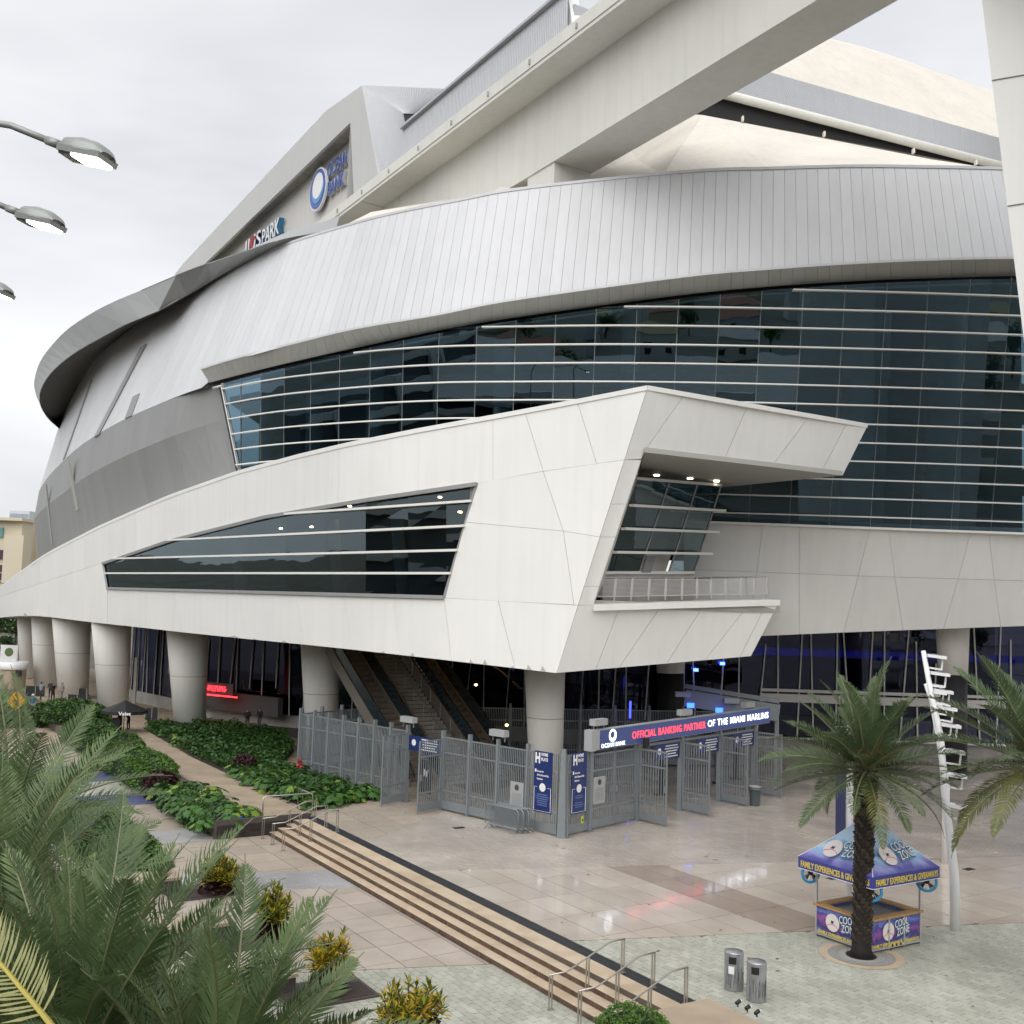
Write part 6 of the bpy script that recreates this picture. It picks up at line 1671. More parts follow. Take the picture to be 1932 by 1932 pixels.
MONS = leafmat('philodendron', (.07, .165, .035), (.035, .10, .02), .3, .7, .3)
MONY = leafmat('philodendron_yellow', (.26, .34, .05), (.14, .24, .035), .35, 1.5, .15)
MAROON = leafmat('maroon_leaf', (.06, .018, .02), (.03, .012, .014), .5, 2, .1)
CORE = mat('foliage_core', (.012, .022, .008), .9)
rg = random.Random(21)
def hedge(label, c, hs, ht, h, z0, m, n, size, group, extra=None):
    """a clipped mass of leaves: half extents along s and t"""
    o_ = ST(c[0], c[1], z0); r = thing('hedge', label, 'hedge', o_, group)
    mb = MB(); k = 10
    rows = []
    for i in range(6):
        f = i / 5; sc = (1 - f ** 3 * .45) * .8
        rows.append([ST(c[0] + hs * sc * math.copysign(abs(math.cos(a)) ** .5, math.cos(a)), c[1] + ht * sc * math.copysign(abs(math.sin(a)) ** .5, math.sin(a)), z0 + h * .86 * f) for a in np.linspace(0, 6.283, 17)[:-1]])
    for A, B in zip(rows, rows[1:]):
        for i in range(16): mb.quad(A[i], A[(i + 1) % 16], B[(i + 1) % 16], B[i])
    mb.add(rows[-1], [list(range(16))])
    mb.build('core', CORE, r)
    pts_ = []
    while len(pts_) < n:
        a = rg.random() * 6.283; f = rg.random()
        if rg.random() < .5:
            u, v = math.sqrt(rg.random()), 0
            sc = math.sqrt(rg.random()) * .97; zz = h * (.92 + .12 * math.sin(a * 3 + sc * 5)) * (1 - .28 * max(0, sc - .6) / .4)
        else:
            sc = (1 - f ** 3 * .4) * rg.uniform(.86, 1.04); zz = h * f * .98
        pts_.append(ST(c[0] + hs * sc * math.copysign(abs(math.cos(a)) ** .6, math.cos(a)), c[1] + ht * sc * math.copysign(abs(math.sin(a)) ** .6, math.sin(a)), z0 + zz + rg.gauss(0, .04)))
    mb = MB(); leaf_quads(mb, pts_, size, rg, (0,) if not extra else (0, 0, 0, 1)); mb.build('foliage', [m] + ([extra] if extra else []), r)
    return r
hb_ = 'hedges along the tan ramp'
hedge('clipped dark hedge at the far end of the tan ramp', (16.5, 80), 1.5, 5.5, 1.7, -.55, HEDGE, 5200, .22, hb_, HEDGEL)
hedge('bright green clipped hedge in the middle of the bed left of the ramp', (16.4, 66), 1.5, 5.2, 1.55, -.55, HEDGEL, 6000, .19, hb_, HEDGE)
hedge('dark hedge behind the bright clipped one left of the ramp', (16.6, 73), 1.5, 3.2, 1.75, -.55, HEDGE, 3600, .22, hb_, HEDGEL)
hedge('low maroon shrub between the bright hedge and the philodendrons', (16.0, 59.8), .9, 1.0, 1.2, -.5, MAROON, 1400, .22, hb_)
hedge('rounded dark shrub mass beyond the ramp near the columns', (17.5, 93), 2.6, 4.5, 1.3, 0, HEDGE, 4200, .28, 'far shrubs', HEDGEL)
hedge('flat bright shrub among the waiting people', (14.0, 106), 2.2, 4.0, 1.3, -.6, HEDGEL, 2600, .3, 'far shrubs')
hedge('dark low shrub in front of the waiting people', (13.5, 96), 3.0, 4.0, 1.2, -.6, HEDGE, 3000, .3, 'far shrubs', MAROON)
b_ = atz(1192, 1940, .35)
bush = hedge('small bright green bush at the near corner of the planter block', (b_.x * SA + b_.y * SB, -b_.x * SB + b_.y * SA), .82, .82, .85, -.1, HEDGEL, 4200, .075, None)
# ground cover bed beside the fence
bedA = [(20.9, 50.4), (25.3, 52.2), (23.6, 59.5), (24.4, 64), (27.5, 70), (29.5, 78), (27.0, 84.5), (21.2, 85), (20.5, 70), (20.6, 56)]
bedw = [st(*p_) for p_ in bedA]
def inside(p_, poly):
    c = False; n = len(poly)
    for i in range(n):
        x0, y0 = poly[i]; x1, y1 = poly[i - 1]
        if (y0 > p_[1]) != (y1 > p_[1]) and p_[0] < (x1 - x0) * (p_[1] - y0) / (y1 - y0) + x0: c = not c
    return c
MB().prism(bedw, -.02, .1).build('planting_soil', mat('bed_soil', (.03, .022, .016), .9), upp)
mb = MB(); pts_ = []
while len(pts_) < 15000:
    s, t = rg.uniform(20.4, 29.6), rg.uniform(50, 85.5)
    if inside((s, t), bedA):
        h = .62 + .22 * math.sin(s * 2.1 + t * .9) + .16 * math.sin(t * 2.3)
        pts_.append(ST(s, t, max(.1, h * math.sqrt(rg.random()))))
leaf_quads(mb, pts_, .3, rg, (0, 0, 0, 1), 1.0, .6)
tag(mb.build('ground_cover', [HEDGE, MONS], base=ST(24, 68, 0)), 'dense dark green ground cover filling the bed by the fence', 'ground cover', kind='stuff')
# philodendrons with big lobed leaves
def lobed_leaf(mb, o, d, nrm, L_, mi):
    d = d.normalized(); sd = d.cross(nrm).normalized(); up = sd.cross(d); n = 22; b = len(mb.v)
    mb.v.append(o + d * L_ * .25)
    for i in range(n):
        a = -math.pi + 2 * math.pi * (i + .5) / n
        rr = (.62 + .38 * math.cos(a * .5) ** 2) * (1.0 if i % 2 == 0 else .66)
        if abs(a) > 2.7: rr *= .55
        x = L_ * .3 + L_ * .62 * rr * math.cos(a); y = L_ * .55 * rr * math.sin(a)
        mb.v.append(o + d * x + sd * y - up * (.45 * (y * y + max(0, x) ** 2 * .5) / L_))
    for i in range(n): mb.f.append([b, b + 1 + i, b + 1 + (i + 1) % n]); mb.m.append(mi)
def philo_mesh(seed, yellow):
    r2 = random.Random(seed); mb = MB()
    for i in range(17):
        az = i * 2.4 + r2.uniform(-.3, .3); f = i / 16; el = R(78 - 62 * f); l = .42 + .28 * r2.random()
        d = Vector((math.cos(az) * math.cos(el), math.sin(az) * math.cos(el), math.sin(el))); e = d * l
        mb.tube([Vector((0, 0, .05)), e * .6, e], .011, 4, 2)
        dd = Vector((math.cos(az), math.sin(az), -.25 - .35 * f)); nn = Vector((math.cos(az) * .5, math.sin(az) * .5, 1))
        lobed_leaf(mb, e, dd, nn, r2.uniform(.42, .66), 1 if r2.random() < yellow else 0)
    return mb.mesh('leaves', [MONS, MONY, HEDGE])
PH = [philo_mesh(i, (.04, .1, .3)[i % 3]) for i in range(6)]
def philos(label, spots, z, group, sc=(.8, 1.3)):
    for (s, t) in spots:
        o = link_mesh('philodendron', rg.choice(PH), None, ST(s, t, z), (0, 0, rg.random() * 6.28), rg.uniform(*sc))
        tag(o, label, 'plant', group)
sp_ = []
while len(sp_) < 66:
    s, t = rg.uniform(20.6, 26), rg.uniform(50.5, 62)
    if inside((s, t), bedA) and all((s - a) ** 2 + (t - b) ** 2 > .3 for a, b in sp_): sp_.append((s, t))
philos('philodendron with large split leaves in the bed at the foot of the steel fence', sp_, .1, 'philodendrons by the fence', (.7, 1.1))
sp_ = [(rg.uniform(20.9, 22.6), rg.uniform(62, 84)) for _ in range(14)]
philos('small philodendron along the far edge of the bed right of the ramp', sp_, .1, 'far philodendrons by the ramp', (.7, 1.0))
sp_ = [(rg.uniform(15.2, 17.7), 49.3 + i * .27 + rg.uniform(-.2, .2)) for i in range(38)]
philos('philodendron with split leaves in the bed left of the tan ramp, above the bronze wall', sp_, -.15, 'philodendrons left of the ramp', (.7, 1.15))
sp_ = [(rg.uniform(9.8, 12.4), rg.uniform(44.2, 57)) for _ in range(30)]
philos('philodendron with split leaves left of the lower walk', sp_, -.62, 'philodendrons left of the lower walk', (.9, 1.4))
hedge('dark maroon shrub in the bed by the fence', (21.5, 62.3), .6, 1.1, .9, .05, MAROON, 900, .22, None)
hedge('dark green shrub mass under the philodendrons left of the lower walk', (11, 50.5), 1.7, 6.5, .9, -.6, HEDGE, 5000, .2, None, HEDGEL)
hedge('olive shrub mass among the palms left of the walk', (7.2, 62), 3.0, 9, 1.5, -.6, HEDGEL, 6000, .3, None, HEDGE)
hedge('dark shrub mass under the palm crowns in the lower left', (4.2, 38), 3.2, 12, 1.6, -.6, HEDGE, 9000, .26, None, MAROON)
hedge('dark green shrub mass under the philodendrons left of the ramp', (16.4, 54), 1.35, 4.6, .9, -.55, HEDGE, 4200, .22, None, HEDGEL)
# red ginger bloom
p = at(448 + 117, 1455 - 10, 61); gi = thing('red_flower', 'single red flower standing among the shrubs by the fence', 'flower', (p.x, p.y, .1))
mb = MB(); mb.tube([(p.x, p.y, .1), (p.x, p.y, p.z)], .02, 5); mb.build('stem', HEDGE, gi)
mb = MB(); leaf_quads(mb, [p + Vector((rg.gauss(0, .08), rg.gauss(0, .08), rg.uniform(-.1, .35))) for _ in range(40)], .2, rg); mb.build('petals', mat('red_petal', (.45, .03, .03), .5), gi)
# crotons
CRY = leafmat('croton_yellow', (.60, .42, .02), (.46, .30, .015), .4, 6, .1); CRG = leafmat('croton_green', (.13, .18, .02), (.07, .11, .015), .4, 6, .15); CRO = leafmat('croton_olive', (.34, .32, .03), (.20, .20, .02), .4, 6, .1); CRR = leafmat('croton_red', (.06, .014, .016), (.03, .01, .01), .4, 6, .1)
def croton(label, s, t, h, w, seed, yel):
    o_ = ST(s, t, -.52); r2 = random.Random(seed); r = thing('croton', label, 'croton', o_, 'crotons in planters')
    st_, lf = MB(), MB()
    for i in range(58):
        a = i * 2.4; f = math.sqrt((i + .5) / 58); hh = h * (1 - .35 * f * f) * r2.uniform(.55 if i % 3 else .3, 1.0)
        ww_ = w * f * (.45 + .55 * min(1, hh / h)) * r2.uniform(.8, 1.2); e = o_ + Vector((math.cos(a) * ww_, math.sin(a) * ww_, hh * r2.uniform(.9, 1.1)))
        st_.tube([o_ + Vector((math.cos(a) * .1, math.sin(a) * .1, 0)), o_.lerp(e, .5) + ZV * .1, e], .012, 4)
        lowf_ = (e.z - o_.z) / h
        for k in range(15):
            az = k * 2.4 + r2.random(); el = R(75 - 85 * k / 14)
            d = Vector((math.cos(az) * math.cos(el), math.sin(az) * math.cos(el), math.sin(el)))
            L_ = r2.uniform(.22, .36); sd = d.cross(ZV).normalized() * L_ * .15; b = e - ZV * .02 * k
            q = r2.random()
            mi = 3 if lowf_ < .42 else (0 if q < yel else (2 if q < yel + .3 else 1))
            n0 = len(lf.v); lf.v += [b, b + d * L_ * .5 + sd, b + d * L_ - ZV * L_ * .15, b + d * L_ * .5 - sd]
            lf.f += [[n0, n0 + 1, n0 + 2], [n0, n0 + 2, n0 + 3]]; lf.m += [mi, mi]
    for _ in range(260):
        a = r2.random() * 6.28; rr = w * .75 * math.sqrt(r2.random())
        leaf_quads(lf, [o_ + Vector((math.cos(a) * rr, math.sin(a) * rr, r2.uniform(.02, h * .45)))], .2, r2, (3,))
    st_.build('stems', BOOT, r); lf.build('leaves', [CRY, CRG, CRO, CRR], r)
croton('yellow green croton, furthest of the four from the viewer', 13.05, 40.0, 1.35, .95, 1, .2)
croton('yellow green croton, second from the far end of the planter row', 12.95, 34.1, 1.6, .68, 2, .18)
croton('croton with bright orange yellow leaves beside the palm frond', 12.7, 28.8, 1.6, .7, 3, .5)
croton('broad yellow and green croton nearest the viewer', 13.0, 24.5, 1.55, 1.0, 4, .36)

# ================================================================ people
SKIN = mat('skin', (.32, .19, .13), .55)
def person(label, loc, yaw, shirt, trousers, hat=None, pose='stand', h=1.74, hair=(.02, .015, .012), group='people by the columns'):
    k = h / 1.74
    J = {'pel': (0, 0, .95), 'spi': (0, .0, 1.15), 'che': (0, .01, 1.36), 'nek': (0, .0, 1.5), 'hed': (0, -.02, 1.60), 'top': (0, -.01, 1.72)}
    E = [('pel', 'spi'), ('spi', 'che'), ('che', 'nek'), ('nek', 'hed'), ('hed', 'top')]
    Rr = {'pel': .155, 'spi': .145, 'che': .165, 'nek': .058, 'hed': .098, 'top': .07}
    for sx, nm in ((1, 'l'), (-1, 'r')):
        fwd = .05 * sx
        J.update({nm + 'hip': (.10 * sx, 0, .90), nm + 'kne': (.11 * sx, -.03 - fwd, .50), nm + 'ank': (.11 * sx, .02 - fwd, .09), nm + 'toe': (.12 * sx, -.15 - fwd, .035),
                  nm + 'sho': (.18 * sx, .0, 1.42), nm + 'elb': (.25 * sx, .04, 1.14), nm + 'wri': (.22 * sx, -.12, .93), nm + 'han': (.21 * sx, -.18, .84)})
        Rr.update({nm + 'hip': .105, nm + 'kne': .065, nm + 'ank': .045, nm + 'toe': .035, nm + 'sho': .075, nm + 'elb': .045, nm + 'wri': .032, nm + 'han': .035})
        E += [('pel', nm + 'hip'), (nm + 'hip', nm + 'kne'), (nm + 'kne', nm + 'ank'), (nm + 'ank', nm + 'toe'), ('che', nm + 'sho'), (nm + 'sho', nm + 'elb'), (nm + 'elb', nm + 'wri'), (nm + 'wri', nm + 'han')]
    if pose == 'bend':
        for q in ('spi', 'che', 'nek', 'hed', 'top', 'lsho', 'rsho', 'lelb', 'relb', 'lwri', 'rwri', 'lhan', 'rhan'):
            x, y, z = J[q]; d = z - .95; a = .75; J[q] = (x, y * math.cos(a) - d * math.sin(a), .95 + d * math.cos(a) + y * math.sin(a) * .3)
    if pose == 'fold':
        for sx, nm in ((1, 'l'), (-1, 'r')): J[nm + 'wri'] = (.05 * sx, -.2, 1.18); J[nm + 'han'] = (-.04 * sx, -.22, 1.2)
    names = list(J); me = bpy.data.meshes.new('body'); me.from_pydata([tuple(c * k for c in J[n]) for n in names], [(names.index(a), names.index(b)) for a, b in E], [])
    tmp = bpy.data.objects.new('tmp', me); COL.objects.link(tmp)
    sk = tmp.modifiers.new('s', 'SKIN'); 
    sv = me.skin_vertices[0].data if me.skin_vertices else None
    if sv is None:
        bm = bmesh.new(); bm.from_mesh(me); bm.verts.layers.skin.verify(); bm.to_mesh(me); bm.free(); sv = me.skin_vertices[0].data
    for i, n in enumerate(names): sv[i].radius = (Rr[n] * k, Rr[n] * k * (.72 if n in ('pel', 'spi', 'che') else 1)); sv[i].use_root = (n == 'pel')
    ss = tmp.modifiers.new('u', 'SUBSURF'); ss.levels = 1
    bpy.context.view_layer.update()
    m2 = bpy.data.meshes.new_from_object(tmp.evaluated_get(bpy.context.evaluated_depsgraph_get()))
    bpy.data.objects.remove(tmp)
    m2.materials.clear()
    for m in (mat('shirt', shirt, .8), mat('trousers', trousers, .8), SKIN, mat('hair', hair, .7), BLACK): m2.materials.append(m)
    for f in m2.polygons:
        c = f.center / k; z = c.z; f.use_smooth = True
        i = 0
        hd = Vector(J['hed'])
        if z < .07: i = 4
        elif z < .93: i = 1
        if abs(c.x) > .17 and z < 1.1 and z > .7 and pose == 'stand': i = 2
        if (Vector((c.x, c.y, c.z)) - hd).length < .15 or z > 1.5:
            i = 2 if (c.y - hd.y) < .01 and z < hd.z + .06 else 3
        f.material_index = i
    o = bpy.data.objects.new('person', m2); COL.objects.link(o); o.location = loc; o.rotation_euler = (0, 0, yaw)
    tag(o, label, 'person', group); ORG[o.name] = Vector((0, 0, 0))
    hd = Vector(J['hed']) * k
    mb = MB()
    for sx in (-1, 1): mb.lathe(hd + Vector((.035 * sx, -.093, .015)) * k, [(.008, -.008), (.012, 0), (.008, .008)], 6)
    mb.build('eyes', BLACK, o)
    if hat:
        hm = mat('hat', hat, .7); mb = MB(); mb.lathe(hd + Vector((0, 0, .05)) * k, [(.155, 0), (.15, .015), (.105, .03), (.1, .1), (.03, .125)], 14); mb.build('hat', hm, o, True)
    return o
def foot(dx, Y, z): return Vector(((dx - CX) / F_PX * Y, Y, z))
person('person in grey top standing leftmost of the group by the black screens', foot(99, 101, 0), 2.6, (.22, .22, .23), (.03, .03, .035))
person('person in black standing with back turned between two others by the screens', foot(117, 102.5, 0), .3, (.02, .02, .022), (.03, .03, .03))
person('person in dark clothes standing in front of the group by the black screens', foot(121.5, 100, 0), 1.2, (.025, .02, .025), (.02, .02, .025), pose='fold')
person('person in grey rain poncho standing right in the group by the screens', foot(138.5, 101, 0), -.6, (.20, .20, .19), (.16, .16, .16))
person('person in white shirt bending forward beside the orange diamond sign', foot(44, 94, -.6), 1.2, (.75, .75, .74), (.18, .2, .26), pose='bend')
person('person with straw hat and dark shirt near the orange diamond sign', foot(63, 95.5, -.6), .3, (.05, .04, .035), (.12, .12, .12), hat=(.45, .36, .24))
person('person in blue jacket with pale cap near the shrubs', foot(85, 95, -.6), .1, (.04, .14, .20), (.25, .27, .3), hat=(.6, .62, .45))
person('person in black bending over the valet stand', foot(248, 82.5, -.0), 1.3, (.015, .015, .016), (.015, .015, .016), pose='bend', group='valet staff')
person('person in black facing the valet stand under the umbrella', foot(266, 82, -.0), -1.4, (.015, .015, .016), (.02, .02, .02), pose='bend', group='valet staff')
person('person in black shirt and olive trousers standing in front of the base wall', foot(486, 83.5, 0), .2, (.015, .015, .02), (.10, .085, .05), pose='fold')
person('person in dark shirt and grey trousers beside the base wall', foot(509, 84.2, 0), -.4, (.02, .02, .022), (.11, .11, .11), pose='fold')

# ================================================================ small things at the far left
u_ = foot(257, 80.5, 0); um = thing('valet_umbrella', 'black canopy with white Valet lettering beside the ramp', 'umbrella', u_)
mb = MB(); n = 8; c = u_ + ZV * 2.35
rim = [u_ + Vector((1.65 * math.cos(2 * math.pi * i / n + .4), 1.65 * math.sin(2 * math.pi * i / n + .4), 1.62)) for i in range(n)]
for i in range(n):
    mb.add([c, rim[i], rim[(i + 1) % n]], [(0, 1, 2)]); mb.quad(rim[i], rim[(i + 1) % n], rim[(i + 1) % n] - ZV * .22, rim[i] - ZV * .22)
mb.build('canopy', BLACK, um); MB().tube([u_, c], .03, 8).build('pole', BLACK, um)
MB().box(u_ + Vector((-.3, -.6, .55)), (.6, .5, 1.1)).build('stand', BLACK, um)
text('lettering', 'Valet', .34, foot(246, 78.85, 1.43), Vector((1, .1, 0)), ZV, WPRINT, um, .01, fit=.9)
wf = foot(216.5, 88, 0); w1 = thing('wet_floor_sign', 'yellow folding wet floor sign beside a column', 'floor sign', wf)
YS = mat('sign_yellow', (.72, .48, .02), .5)
for k in (-1, 1): MB().hexa([wf + Vector(v) for v in ((-.16, .17 * k, 0), (.16, .17 * k, 0), (.12, .02 * k, .68), (-.12, .02 * k, .68), (-.16, .19 * k, 0), (.16, .19 * k, 0), (.12, .04 * k, .68), (-.12, .04 * k, .68))]).build('leaf', YS, w1)
MB().box(wf + Vector((0, -.12, .4)), (.12, .01, .16)).build('mark', BLACK, w1)
ds = foot(54, 88, 1.25); dg = thing('diamond_sign', 'orange diamond warning sign on a stand among the palms', 'road sign', (ds.x, ds.y, -.6))
OR = mat('sign_orange', (.80, .36, .01), .45)
def diamond(c, r_, th=.03): return MB().hexa([c + Vector(v) for v in ((-r_, 0, 0), (0, 0, -r_), (r_, 0, 0), (0, 0, r_), (-r_, th, 0), (0, th, -r_), (r_, th, 0), (0, th, r_))])
diamond(ds, .82).build('plate', OR, dg)
for v_, w3 in (((-.05, -.02, .45), (.18, .01, .14)), ((0, -.02, .0), (.5, .01, .1)), ((.05, -.025, -.2), (.16, .01, .3))): MB().box(ds + Vector(v_), w3).build('symbol', BLACK, dg)
MB().box(ds + Vector((0, 0, -1.15)), (.95, .03, .42)).build('lower_plate', OR, dg); MB().box(ds + Vector((0, -.02, -1.15)), (.4, .01, .1)).build('arrow', BLACK, dg)
MB().bar(Vector((ds.x, ds.y + .05, -.6)), ds + Vector((0, .05, .5)), .06).build('stand', METAL2, dg)
for i, (x0, x1, Y) in enumerate(((70, 107, 104), (148, 184, 103), (150, 185, 97), (296, 320, 88))):
    a, b = foot(x0, Y, 0), foot(x1, Y, 0); sc_ = thing('screen_barrier', ('black screened barrier behind the orange sign', 'black screened barrier behind the people', 'black screened barrier in front of the column plinth', 'black screened barrier beside the valet umbrella')[i], 'barrier', a.lerp(b, .5), 'black screened barriers')
    MB().bar(a + ZV * .55, b + ZV * .55, .03, .95).build('screen', BLACK, sc_)
    for q in (a, a.lerp(b, .5), b): MB().bar(q, q + ZV * 1.1, .05).build('post', METAL2, sc_)
c = foot(45, 112, 0); rd = thing('round_kiosk', 'round white drum on a tan base at the far left', 'kiosk', c)
MB().lathe(c, [(1.38, 1.95), (1.42, 2.0), (1.42, 2.7), (1.3, 2.72)], 32).build('drum', WPAINT, rd, True)
MB().lathe(c, [(1.25, 0), (1.25, 1.95)], 24).build('base', TAN, rd); MB().box(c + Vector((1.0, -1.0, 1.6)), (.5, .3, .55)).build('window', BLACK, rd)
for i, (x, yt, yb, Y, w) in enumerate(((18, 1217, 1247, 126, 2.0), (8, 1242, 1275, 114, 2.6))):
    a = at(x, yt, Y); b = at(x, yb, Y); bd = thing('sign_board', ('white sign board with round green emblem at the far left', 'white sign board with green print beside the round white drum')[i], 'sign board', (a.x, Y, 0), 'white sign boards')
    MB().hexa([Vector((a.x + dx, Y + dy, z)) for dy in (0, .2) for dx, z in ((-w / 2, b.z), (w / 2, b.z), (w / 2, a.z), (-w / 2, a.z))]).build('board', WPAINT, bd)
    MB().bar((a.x, Y + .1, 0), (a.x, Y + .1, a.z), .15).build('post', METAL2, bd)
    disc(MB(), Vector((a.x, Y - .02, (a.z + b.z) / 2 + .1)), .5, Vector((1, 0, 0)), ZV).build('emblem', mat('emblem%d' % i, (.10, .16, .06), .6), bd)
wp = thing('pathway_light', 'small white bollard light with blue cap at the edge of the hedge', 'bollard', atz(453, 1577, -.6))
q = atz(453, 1577, -.6); MB().tube([q, q + ZV * .75], .05, 10).build('stem', WPAINT, wp); MB().lathe(q, [(.09, .75), (.1, .85), (.02, .9)], 10).build('cap', mat('blue_cap', (.02, .05, .3), .4), wp)
# red lit sign
rs = thing('red_neon_sign', 'glowing red sign over the entrance between two columns', 'sign', at(430, 1297, 87.5))
NEON = emis('neon_red', (1.0, .02, .03), 3.5); NEOND = emis('neon_dim', (1.0, .06, .06), .9)
ua = (Vector((at(475, 1300, 86.5).x, 86.5, 0)) - Vector((at(388, 1300, 89).x, 89, 0))).normalized()
a = at(388, 1297, 88.2)
MB().hexa([a + ua * x + ZV * z + Vector((0, y, 0)) for y in (0, .3) for x, z in ((0, -.5), (3.0, -.5), (3.0, .45), (0, .45))]).build('panel', mat('neon_panel', (.12, .10, .10), .6), rs)
mb = MB(); rg2 = random.Random(4)
for i in range(11):
    x = .12 + i * .2; mb.bar(a + ua * x + Vector((0, -.05, -.2)), a + ua * x + Vector((0, -.05, .22)), .05); mb.bar(a + ua * x + Vector((0, -.05, rg2.choice((-.2, .0, .2)))), a + ua * (x + .15) + Vector((0, -.05, rg2.choice((-.2, .0, .2)))), .045)
mb.build('glyphs', NEON, rs)
MB().tube([a + ua * 0 + Vector((0, -.05, -.55)), a + ua * 3.5 + Vector((0, -.05, -.55))], .055, 6).build('neon_tube', NEON, rs)
# inside the gates: scanners, cooler, table
for i, (x, y) in enumerate(((1246, 1500), (1356, 1478), (1388, 1470))):
    q = atz(x, y, 0); sn = thing('security_scanner', ('black scanner post inside the first open gate', 'black scanner post inside the second open gate', 'black scanner post inside the third open gate')[i], 'scanner', q, 'scanner posts')
    MB().box(q + ZV * 1.05, (.28, .14, 2.1)).build('post', BLACK, sn); MB().box(q + ZV * .03, (.75, .4, .06)).build('base', BLACK, sn)
q = atz(1183, 1440, 0); ck = thing('drink_cooler', 'red drink cooler with white lid on a table behind the fence', 'cooler', Vector((4.3, 60, 1.0)))
MB().lathe((4.3, 58.5, 1.3), [(.2, 0), (.24, .05), (.25, .55)], 18).build('tub', mat('cooler_red', (.42, .03, .02), .5), ck); MB().lathe((4.3, 58.5, 1.86), [(.26, 0), (.26, .08), (.1, .1)], 18).build('lid', WPAINT, ck)
tb = thing('folding_table', 'dark folding table behind the fence', 'table', (4.3, 58.5, 0)); MB().box((4.2, 58.5, 1.26), (1.8, .7, .05)).build('table_top', BLACK, tb)
for dx_ in (-.8, .8):
    for dy_ in (-.3, .3): MB().bar((4.2 + dx_, 58.5 + dy_, 0), (4.2 + dx_, 58.5 + dy_, 1.24), .04).build('leg', BLACK, tb)

# ================================================================ far buildings and trees
cb = thing('apartment_block', 'cream apartment block with narrow windows at the far left', 'building', (-140, 262, 0))
CRM = mat('cream_wall', (.62, .55, .42), .8, nscale=.05, nvar=.06)
pA, pB = at(-40, 990, 265), at(53, 985, 265)
MB().hexa([Vector((x, y, z)) for y in (262, 290) for x, z in ((pA.x, 0), (pB.x, 0), (pB.x, pB.z), (pA.x, pB.z))]).build('wall', CRM, cb)
q = at(140, 1002, 275); MB().hexa([Vector((x, y, z)) for y in (270, 300) for x, z in ((pB.x - 2, 0), (q.x, 0), (q.x, q.z), (pB.x - 2, q.z))]).build('wall', CRM, cb)
q0, q1 = at(16, 1010, 260), at(52, 1010, 260); MB().hexa([Vector((x, y, z)) for y in (258, 262.5) for x, z in ((q0.x, 0), (q1.x, 0), (q1.x, q0.z), (q0.x, q0.z))]).build('bay', CRM, cb)
MB().box(((pA.x + pB.x) / 2, 264, pB.z + .3), (pB.x - pA.x + 1.5, 8, .7)).build('cornice', CRM, cb)
TEAL = mat('teal_glass', (.12, .28, .28), .15)
for i, (y, h) in enumerate(((1004, 18), (1046, 17), (1072, 12), (1088, 12))):
    for x in (0, -14, -28):
        a = at(x, y, 261.7); MB().box(a, (1.6, .3, h * 261 / F_PX), mi=0).build('window', TEAL if i == 0 else mat('win_dark', (.06, .03, .05), .3), cb)
tw = thing('glass_tower', 'distant grey glass tower above the cream block', 'building', (-300, 640, 0))
a, b = at(18, 963, 640), at(56, 964, 640); TWR = mat('tower_glass', (.32, .36, .42), .4); TWW = mat('tower_white', (.6, .62, .65), .6)
MB().hexa([Vector((x, y, z)) for y in (640, 670) for x, z in ((a.x, 0), (b.x, 0), (b.x, a.z), (a.x, a.z))]).build('shaft', TWW, tw)
for k in range(3):
    for j in range(5):
        x = a.x + (b.x - a.x) * (.18 + .32 * k); MB().box((x, 639.8, a.z - 4 - 7 * j), (3.0 if k != 1 else 3.8, .3, 4.4)).build('window', TWR, tw)
# trees
def tree_mesh(seed, h, r_, m, nleaf=1500, size=.5):
    r2 = random.Random(seed); tr, lf = MB(), MB(); tr.tube([(0, 0, 0), (0, 0, h * .35), (.1, 0, h * .6)], [.25, .2, .1], 8)
    cl = []
    for i in range(9):
        a = i * 2.4; q = Vector((math.cos(a) * r_ * .55 * r2.random() ** .5, math.sin(a) * r_ * .55 * r2.random() ** .5, h * r2.uniform(.45, .88))); cl.append((q, r_ * r2.uniform(.35, .6)))
        tr.tube([(0, 0, h * .35), q * .7 + Vector((0, 0, h * .12)), q], [.1, .06, .03], 5)
    pts_ = []
    for _ in range(nleaf):
        q, rr = r2.choice(cl); d = Vector((r2.gauss(0, 1), r2.gauss(0, 1), r2.gauss(0, .8))).normalized(); pts_.append(q + d * rr * r2.uniform(.6, 1.05))
    leaf_quads(lf, pts_, size, r2, (0,), .4, .7)
    return tr.mesh('trunk', BOOT), lf.mesh('crown', m)
TM = [tree_mesh(i, 8, 3.4, HEDGE if i % 2 else MONS) for i in range(3)]
def tree(label, p_, sc, group):
    r = thing('broadleaf_tree', label, 'tree', p_, group); k = rg.randrange(3); a = rg.random() * 6
    for nm, me in zip(('trunk', 'crown'), TM[k]): link_mesh(nm, me, r, (0, 0, 0), (0, 0, a), sc)
for i, (x, Y, sc, lb_) in enumerate(((-30, 150, 1.3, 'dark leafy tree at the left edge behind the white ribbon tip'), (10, 175, 1.15, 'dark leafy tree behind the outermost white column'), (45, 190, 1.0, 'leafy tree seen between the outer white columns'), (-5, 215, 1.4, 'tall leafy tree in front of the cream apartment block'), (30, 150, .55, 'small light green tree under the ribbon tip'))):
    tree(lb_, foot(x, Y, -.7), sc, 'trees at the far left')
hedge('dense hedge line behind the outermost columns', (5, 170), 14, 5, 3.2, -.6, HEDGE, 4000, .7, None, HEDGEL)

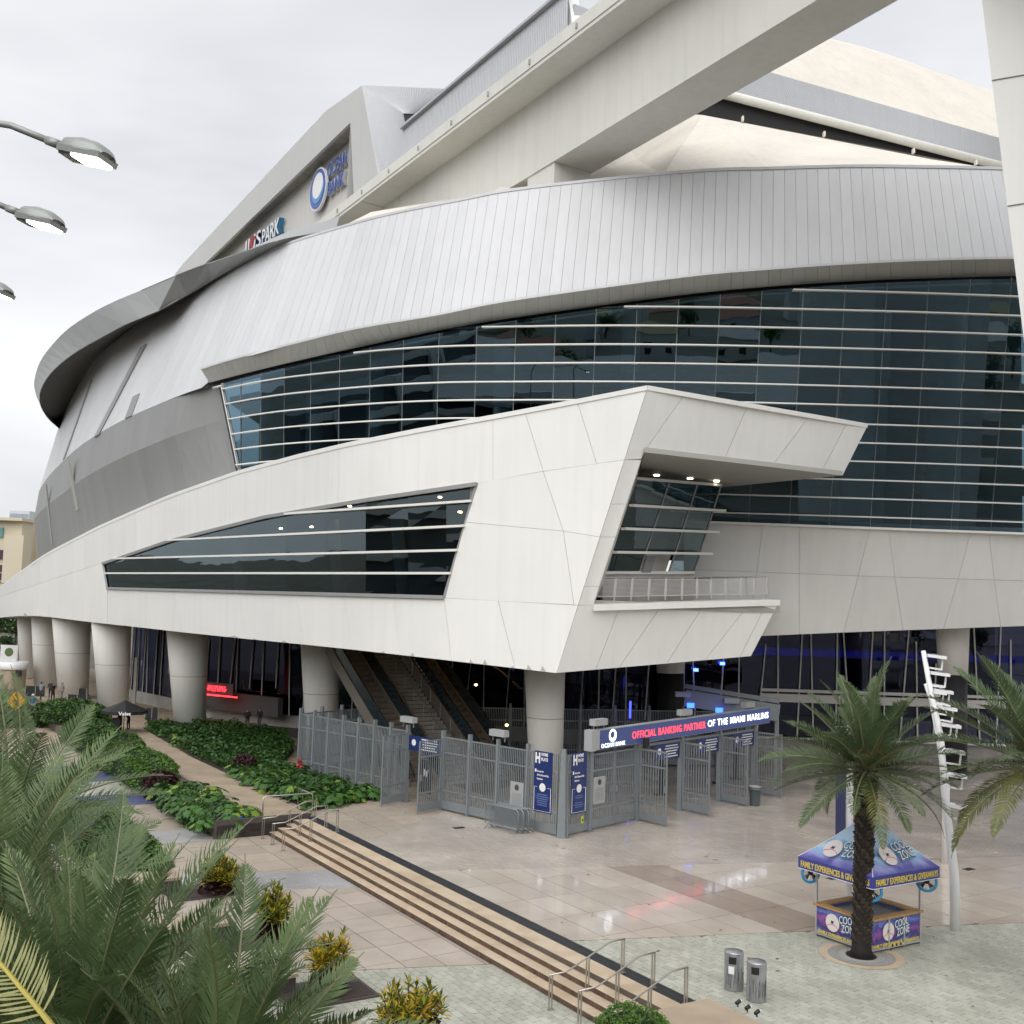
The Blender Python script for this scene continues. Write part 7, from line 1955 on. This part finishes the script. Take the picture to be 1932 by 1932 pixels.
# ================================================================ across the street, seen mirrored in the glass
gar = thing('parking_garage', 'white parking garage below the viewpoint, mirrored in the stadium glass', 'garage', (0, -20, 0))
for z in (.0, 3.1, 6.2):
    MB().box((0, -20, z + 2.3), (130, 36, .5)).build('deck', CONC, gar); MB().box((0, -2.2, z + 2.9), (130, .3, 1.1)).build('parapet', STUCCO, gar)
for x in range(-60, 61, 15): MB().box((x, -2.6, 4.3), (.9, .7, 9.6)).build('pillar', STUCCO, gar)
MB().box((0, -37, 4), (130, .3, 9)).build('back_wall', CONC, gar)
RF = [mat('roof_%d' % i, c, .8) for i, c in enumerate(((.30, .12, .08), (.45, .43, .40), (.22, .2, .19), (.36, .29, .16)))]; WL = [mat('house_%d' % i, c, .8) for i, c in enumerate(((.6, .57, .5), (.48, .41, .28), (.45, .5, .52), (.65, .62, .6)))]
r3 = random.Random(44)
for row in range(4):
    for col_ in range(9):
        x, y = -150 + col_ * 37 + r3.uniform(-6, 6), -62 - row * 42 + r3.uniform(-6, 6)
        hs = thing('low_house', 'low house across the street, seen only as a reflection in the glass', 'house', (x, y, -.7), 'houses mirrored in the glass')
        w, d, h = r3.uniform(12, 19), r3.uniform(9, 14), r3.uniform(3.2, 6)
        MB().box((x, y, h / 2 - .7), (w, d, h)).build('wall', r3.choice(WL), hs); z = h - .7
        A = [Vector((x + a * (w / 2 + .5), y + b * (d / 2 + .5), z)) for a, b in ((-1, -1), (1, -1), (1, 1), (-1, 1))]; r1, r2_ = Vector((x - w * .25, y, z + 2)), Vector((x + w * .25, y, z + 2))
        MB().add(A + [r1, r2_], [(0, 1, 5, 4), (1, 2, 5), (2, 3, 4, 5), (3, 0, 4)]).build('roof', r3.choice(RF), hs)
        for k in (-.3, .05, .32): MB().box((x + k * w, y + d / 2 + .02, h * .45 - .7), (1.4, .1, 1.3)).build('window', BLACK, hs)
        if r3.random() < .8: tree('street tree across the road, seen only as a reflection in the glass', (x + r3.uniform(9, 16), y + r3.uniform(4, 18), -.7), r3.uniform(.8, 1.3), 'trees mirrored in the glass')
wg = thing('side_building', 'dark glazed building out of view to the left, mirrored in the long window', 'building', (-75, 10, 0))
MB().box((-78, 8, 9), (14, 110, 19)).build('wall', mat('side_wall', (.10, .12, .13), .6), wg)
for z in (3.5, 8, 12.5, 17): MB().box((-70.6, 8, z), (.6, 110, 1.1)).build('spandrel', STUCCO, wg)
for y in range(-44, 64, 12): MB().box((-70.4, y, 8.5), (.8, 1.2, 18)).build('pillar', STUCCO, wg)
for i in range(9): tree('street tree across the road, seen only as a reflection in the glass', (-58 + r3.uniform(-3, 3), -38 + i * 11.5, -.7), r3.uniform(.8, 1.2), 'trees mirrored in the glass')
road = MB().prism([(-300, -46), (300, -46), (300, -40), (-300, -40)], -.77, -.76).build('road', mat('asphalt', (.05, .05, .052), .7)); tag(road, kind='structure')

# dry leaves lying on the wet paving
mb = MB(); r4 = random.Random(9)
for _ in range(46):
    x, y = r4.uniform(2, 16), r4.uniform(25, 48); sv_ = x * SA + y * SB
    if sv_ < 20.8: continue
    a = r4.random() * 6.28; l = r4.uniform(.05, .12); d = Vector((math.cos(a), math.sin(a), 0)) * l; e = Vector((-math.sin(a), math.cos(a), 0)) * l * .35; c = Vector((x, y, .008))
    mb.add([c - d, c + e + ZV * .015, c + d, c - e + ZV * .01], [(0, 1, 2), (0, 2, 3)])
tag(mb.build('leaf_litter', mat('dry_leaf', (.16, .08, .035), .7), base=(8, 35, 0)), 'scattered dry brown leaves on the wet plaza paving', 'leaf litter', kind='stuff')
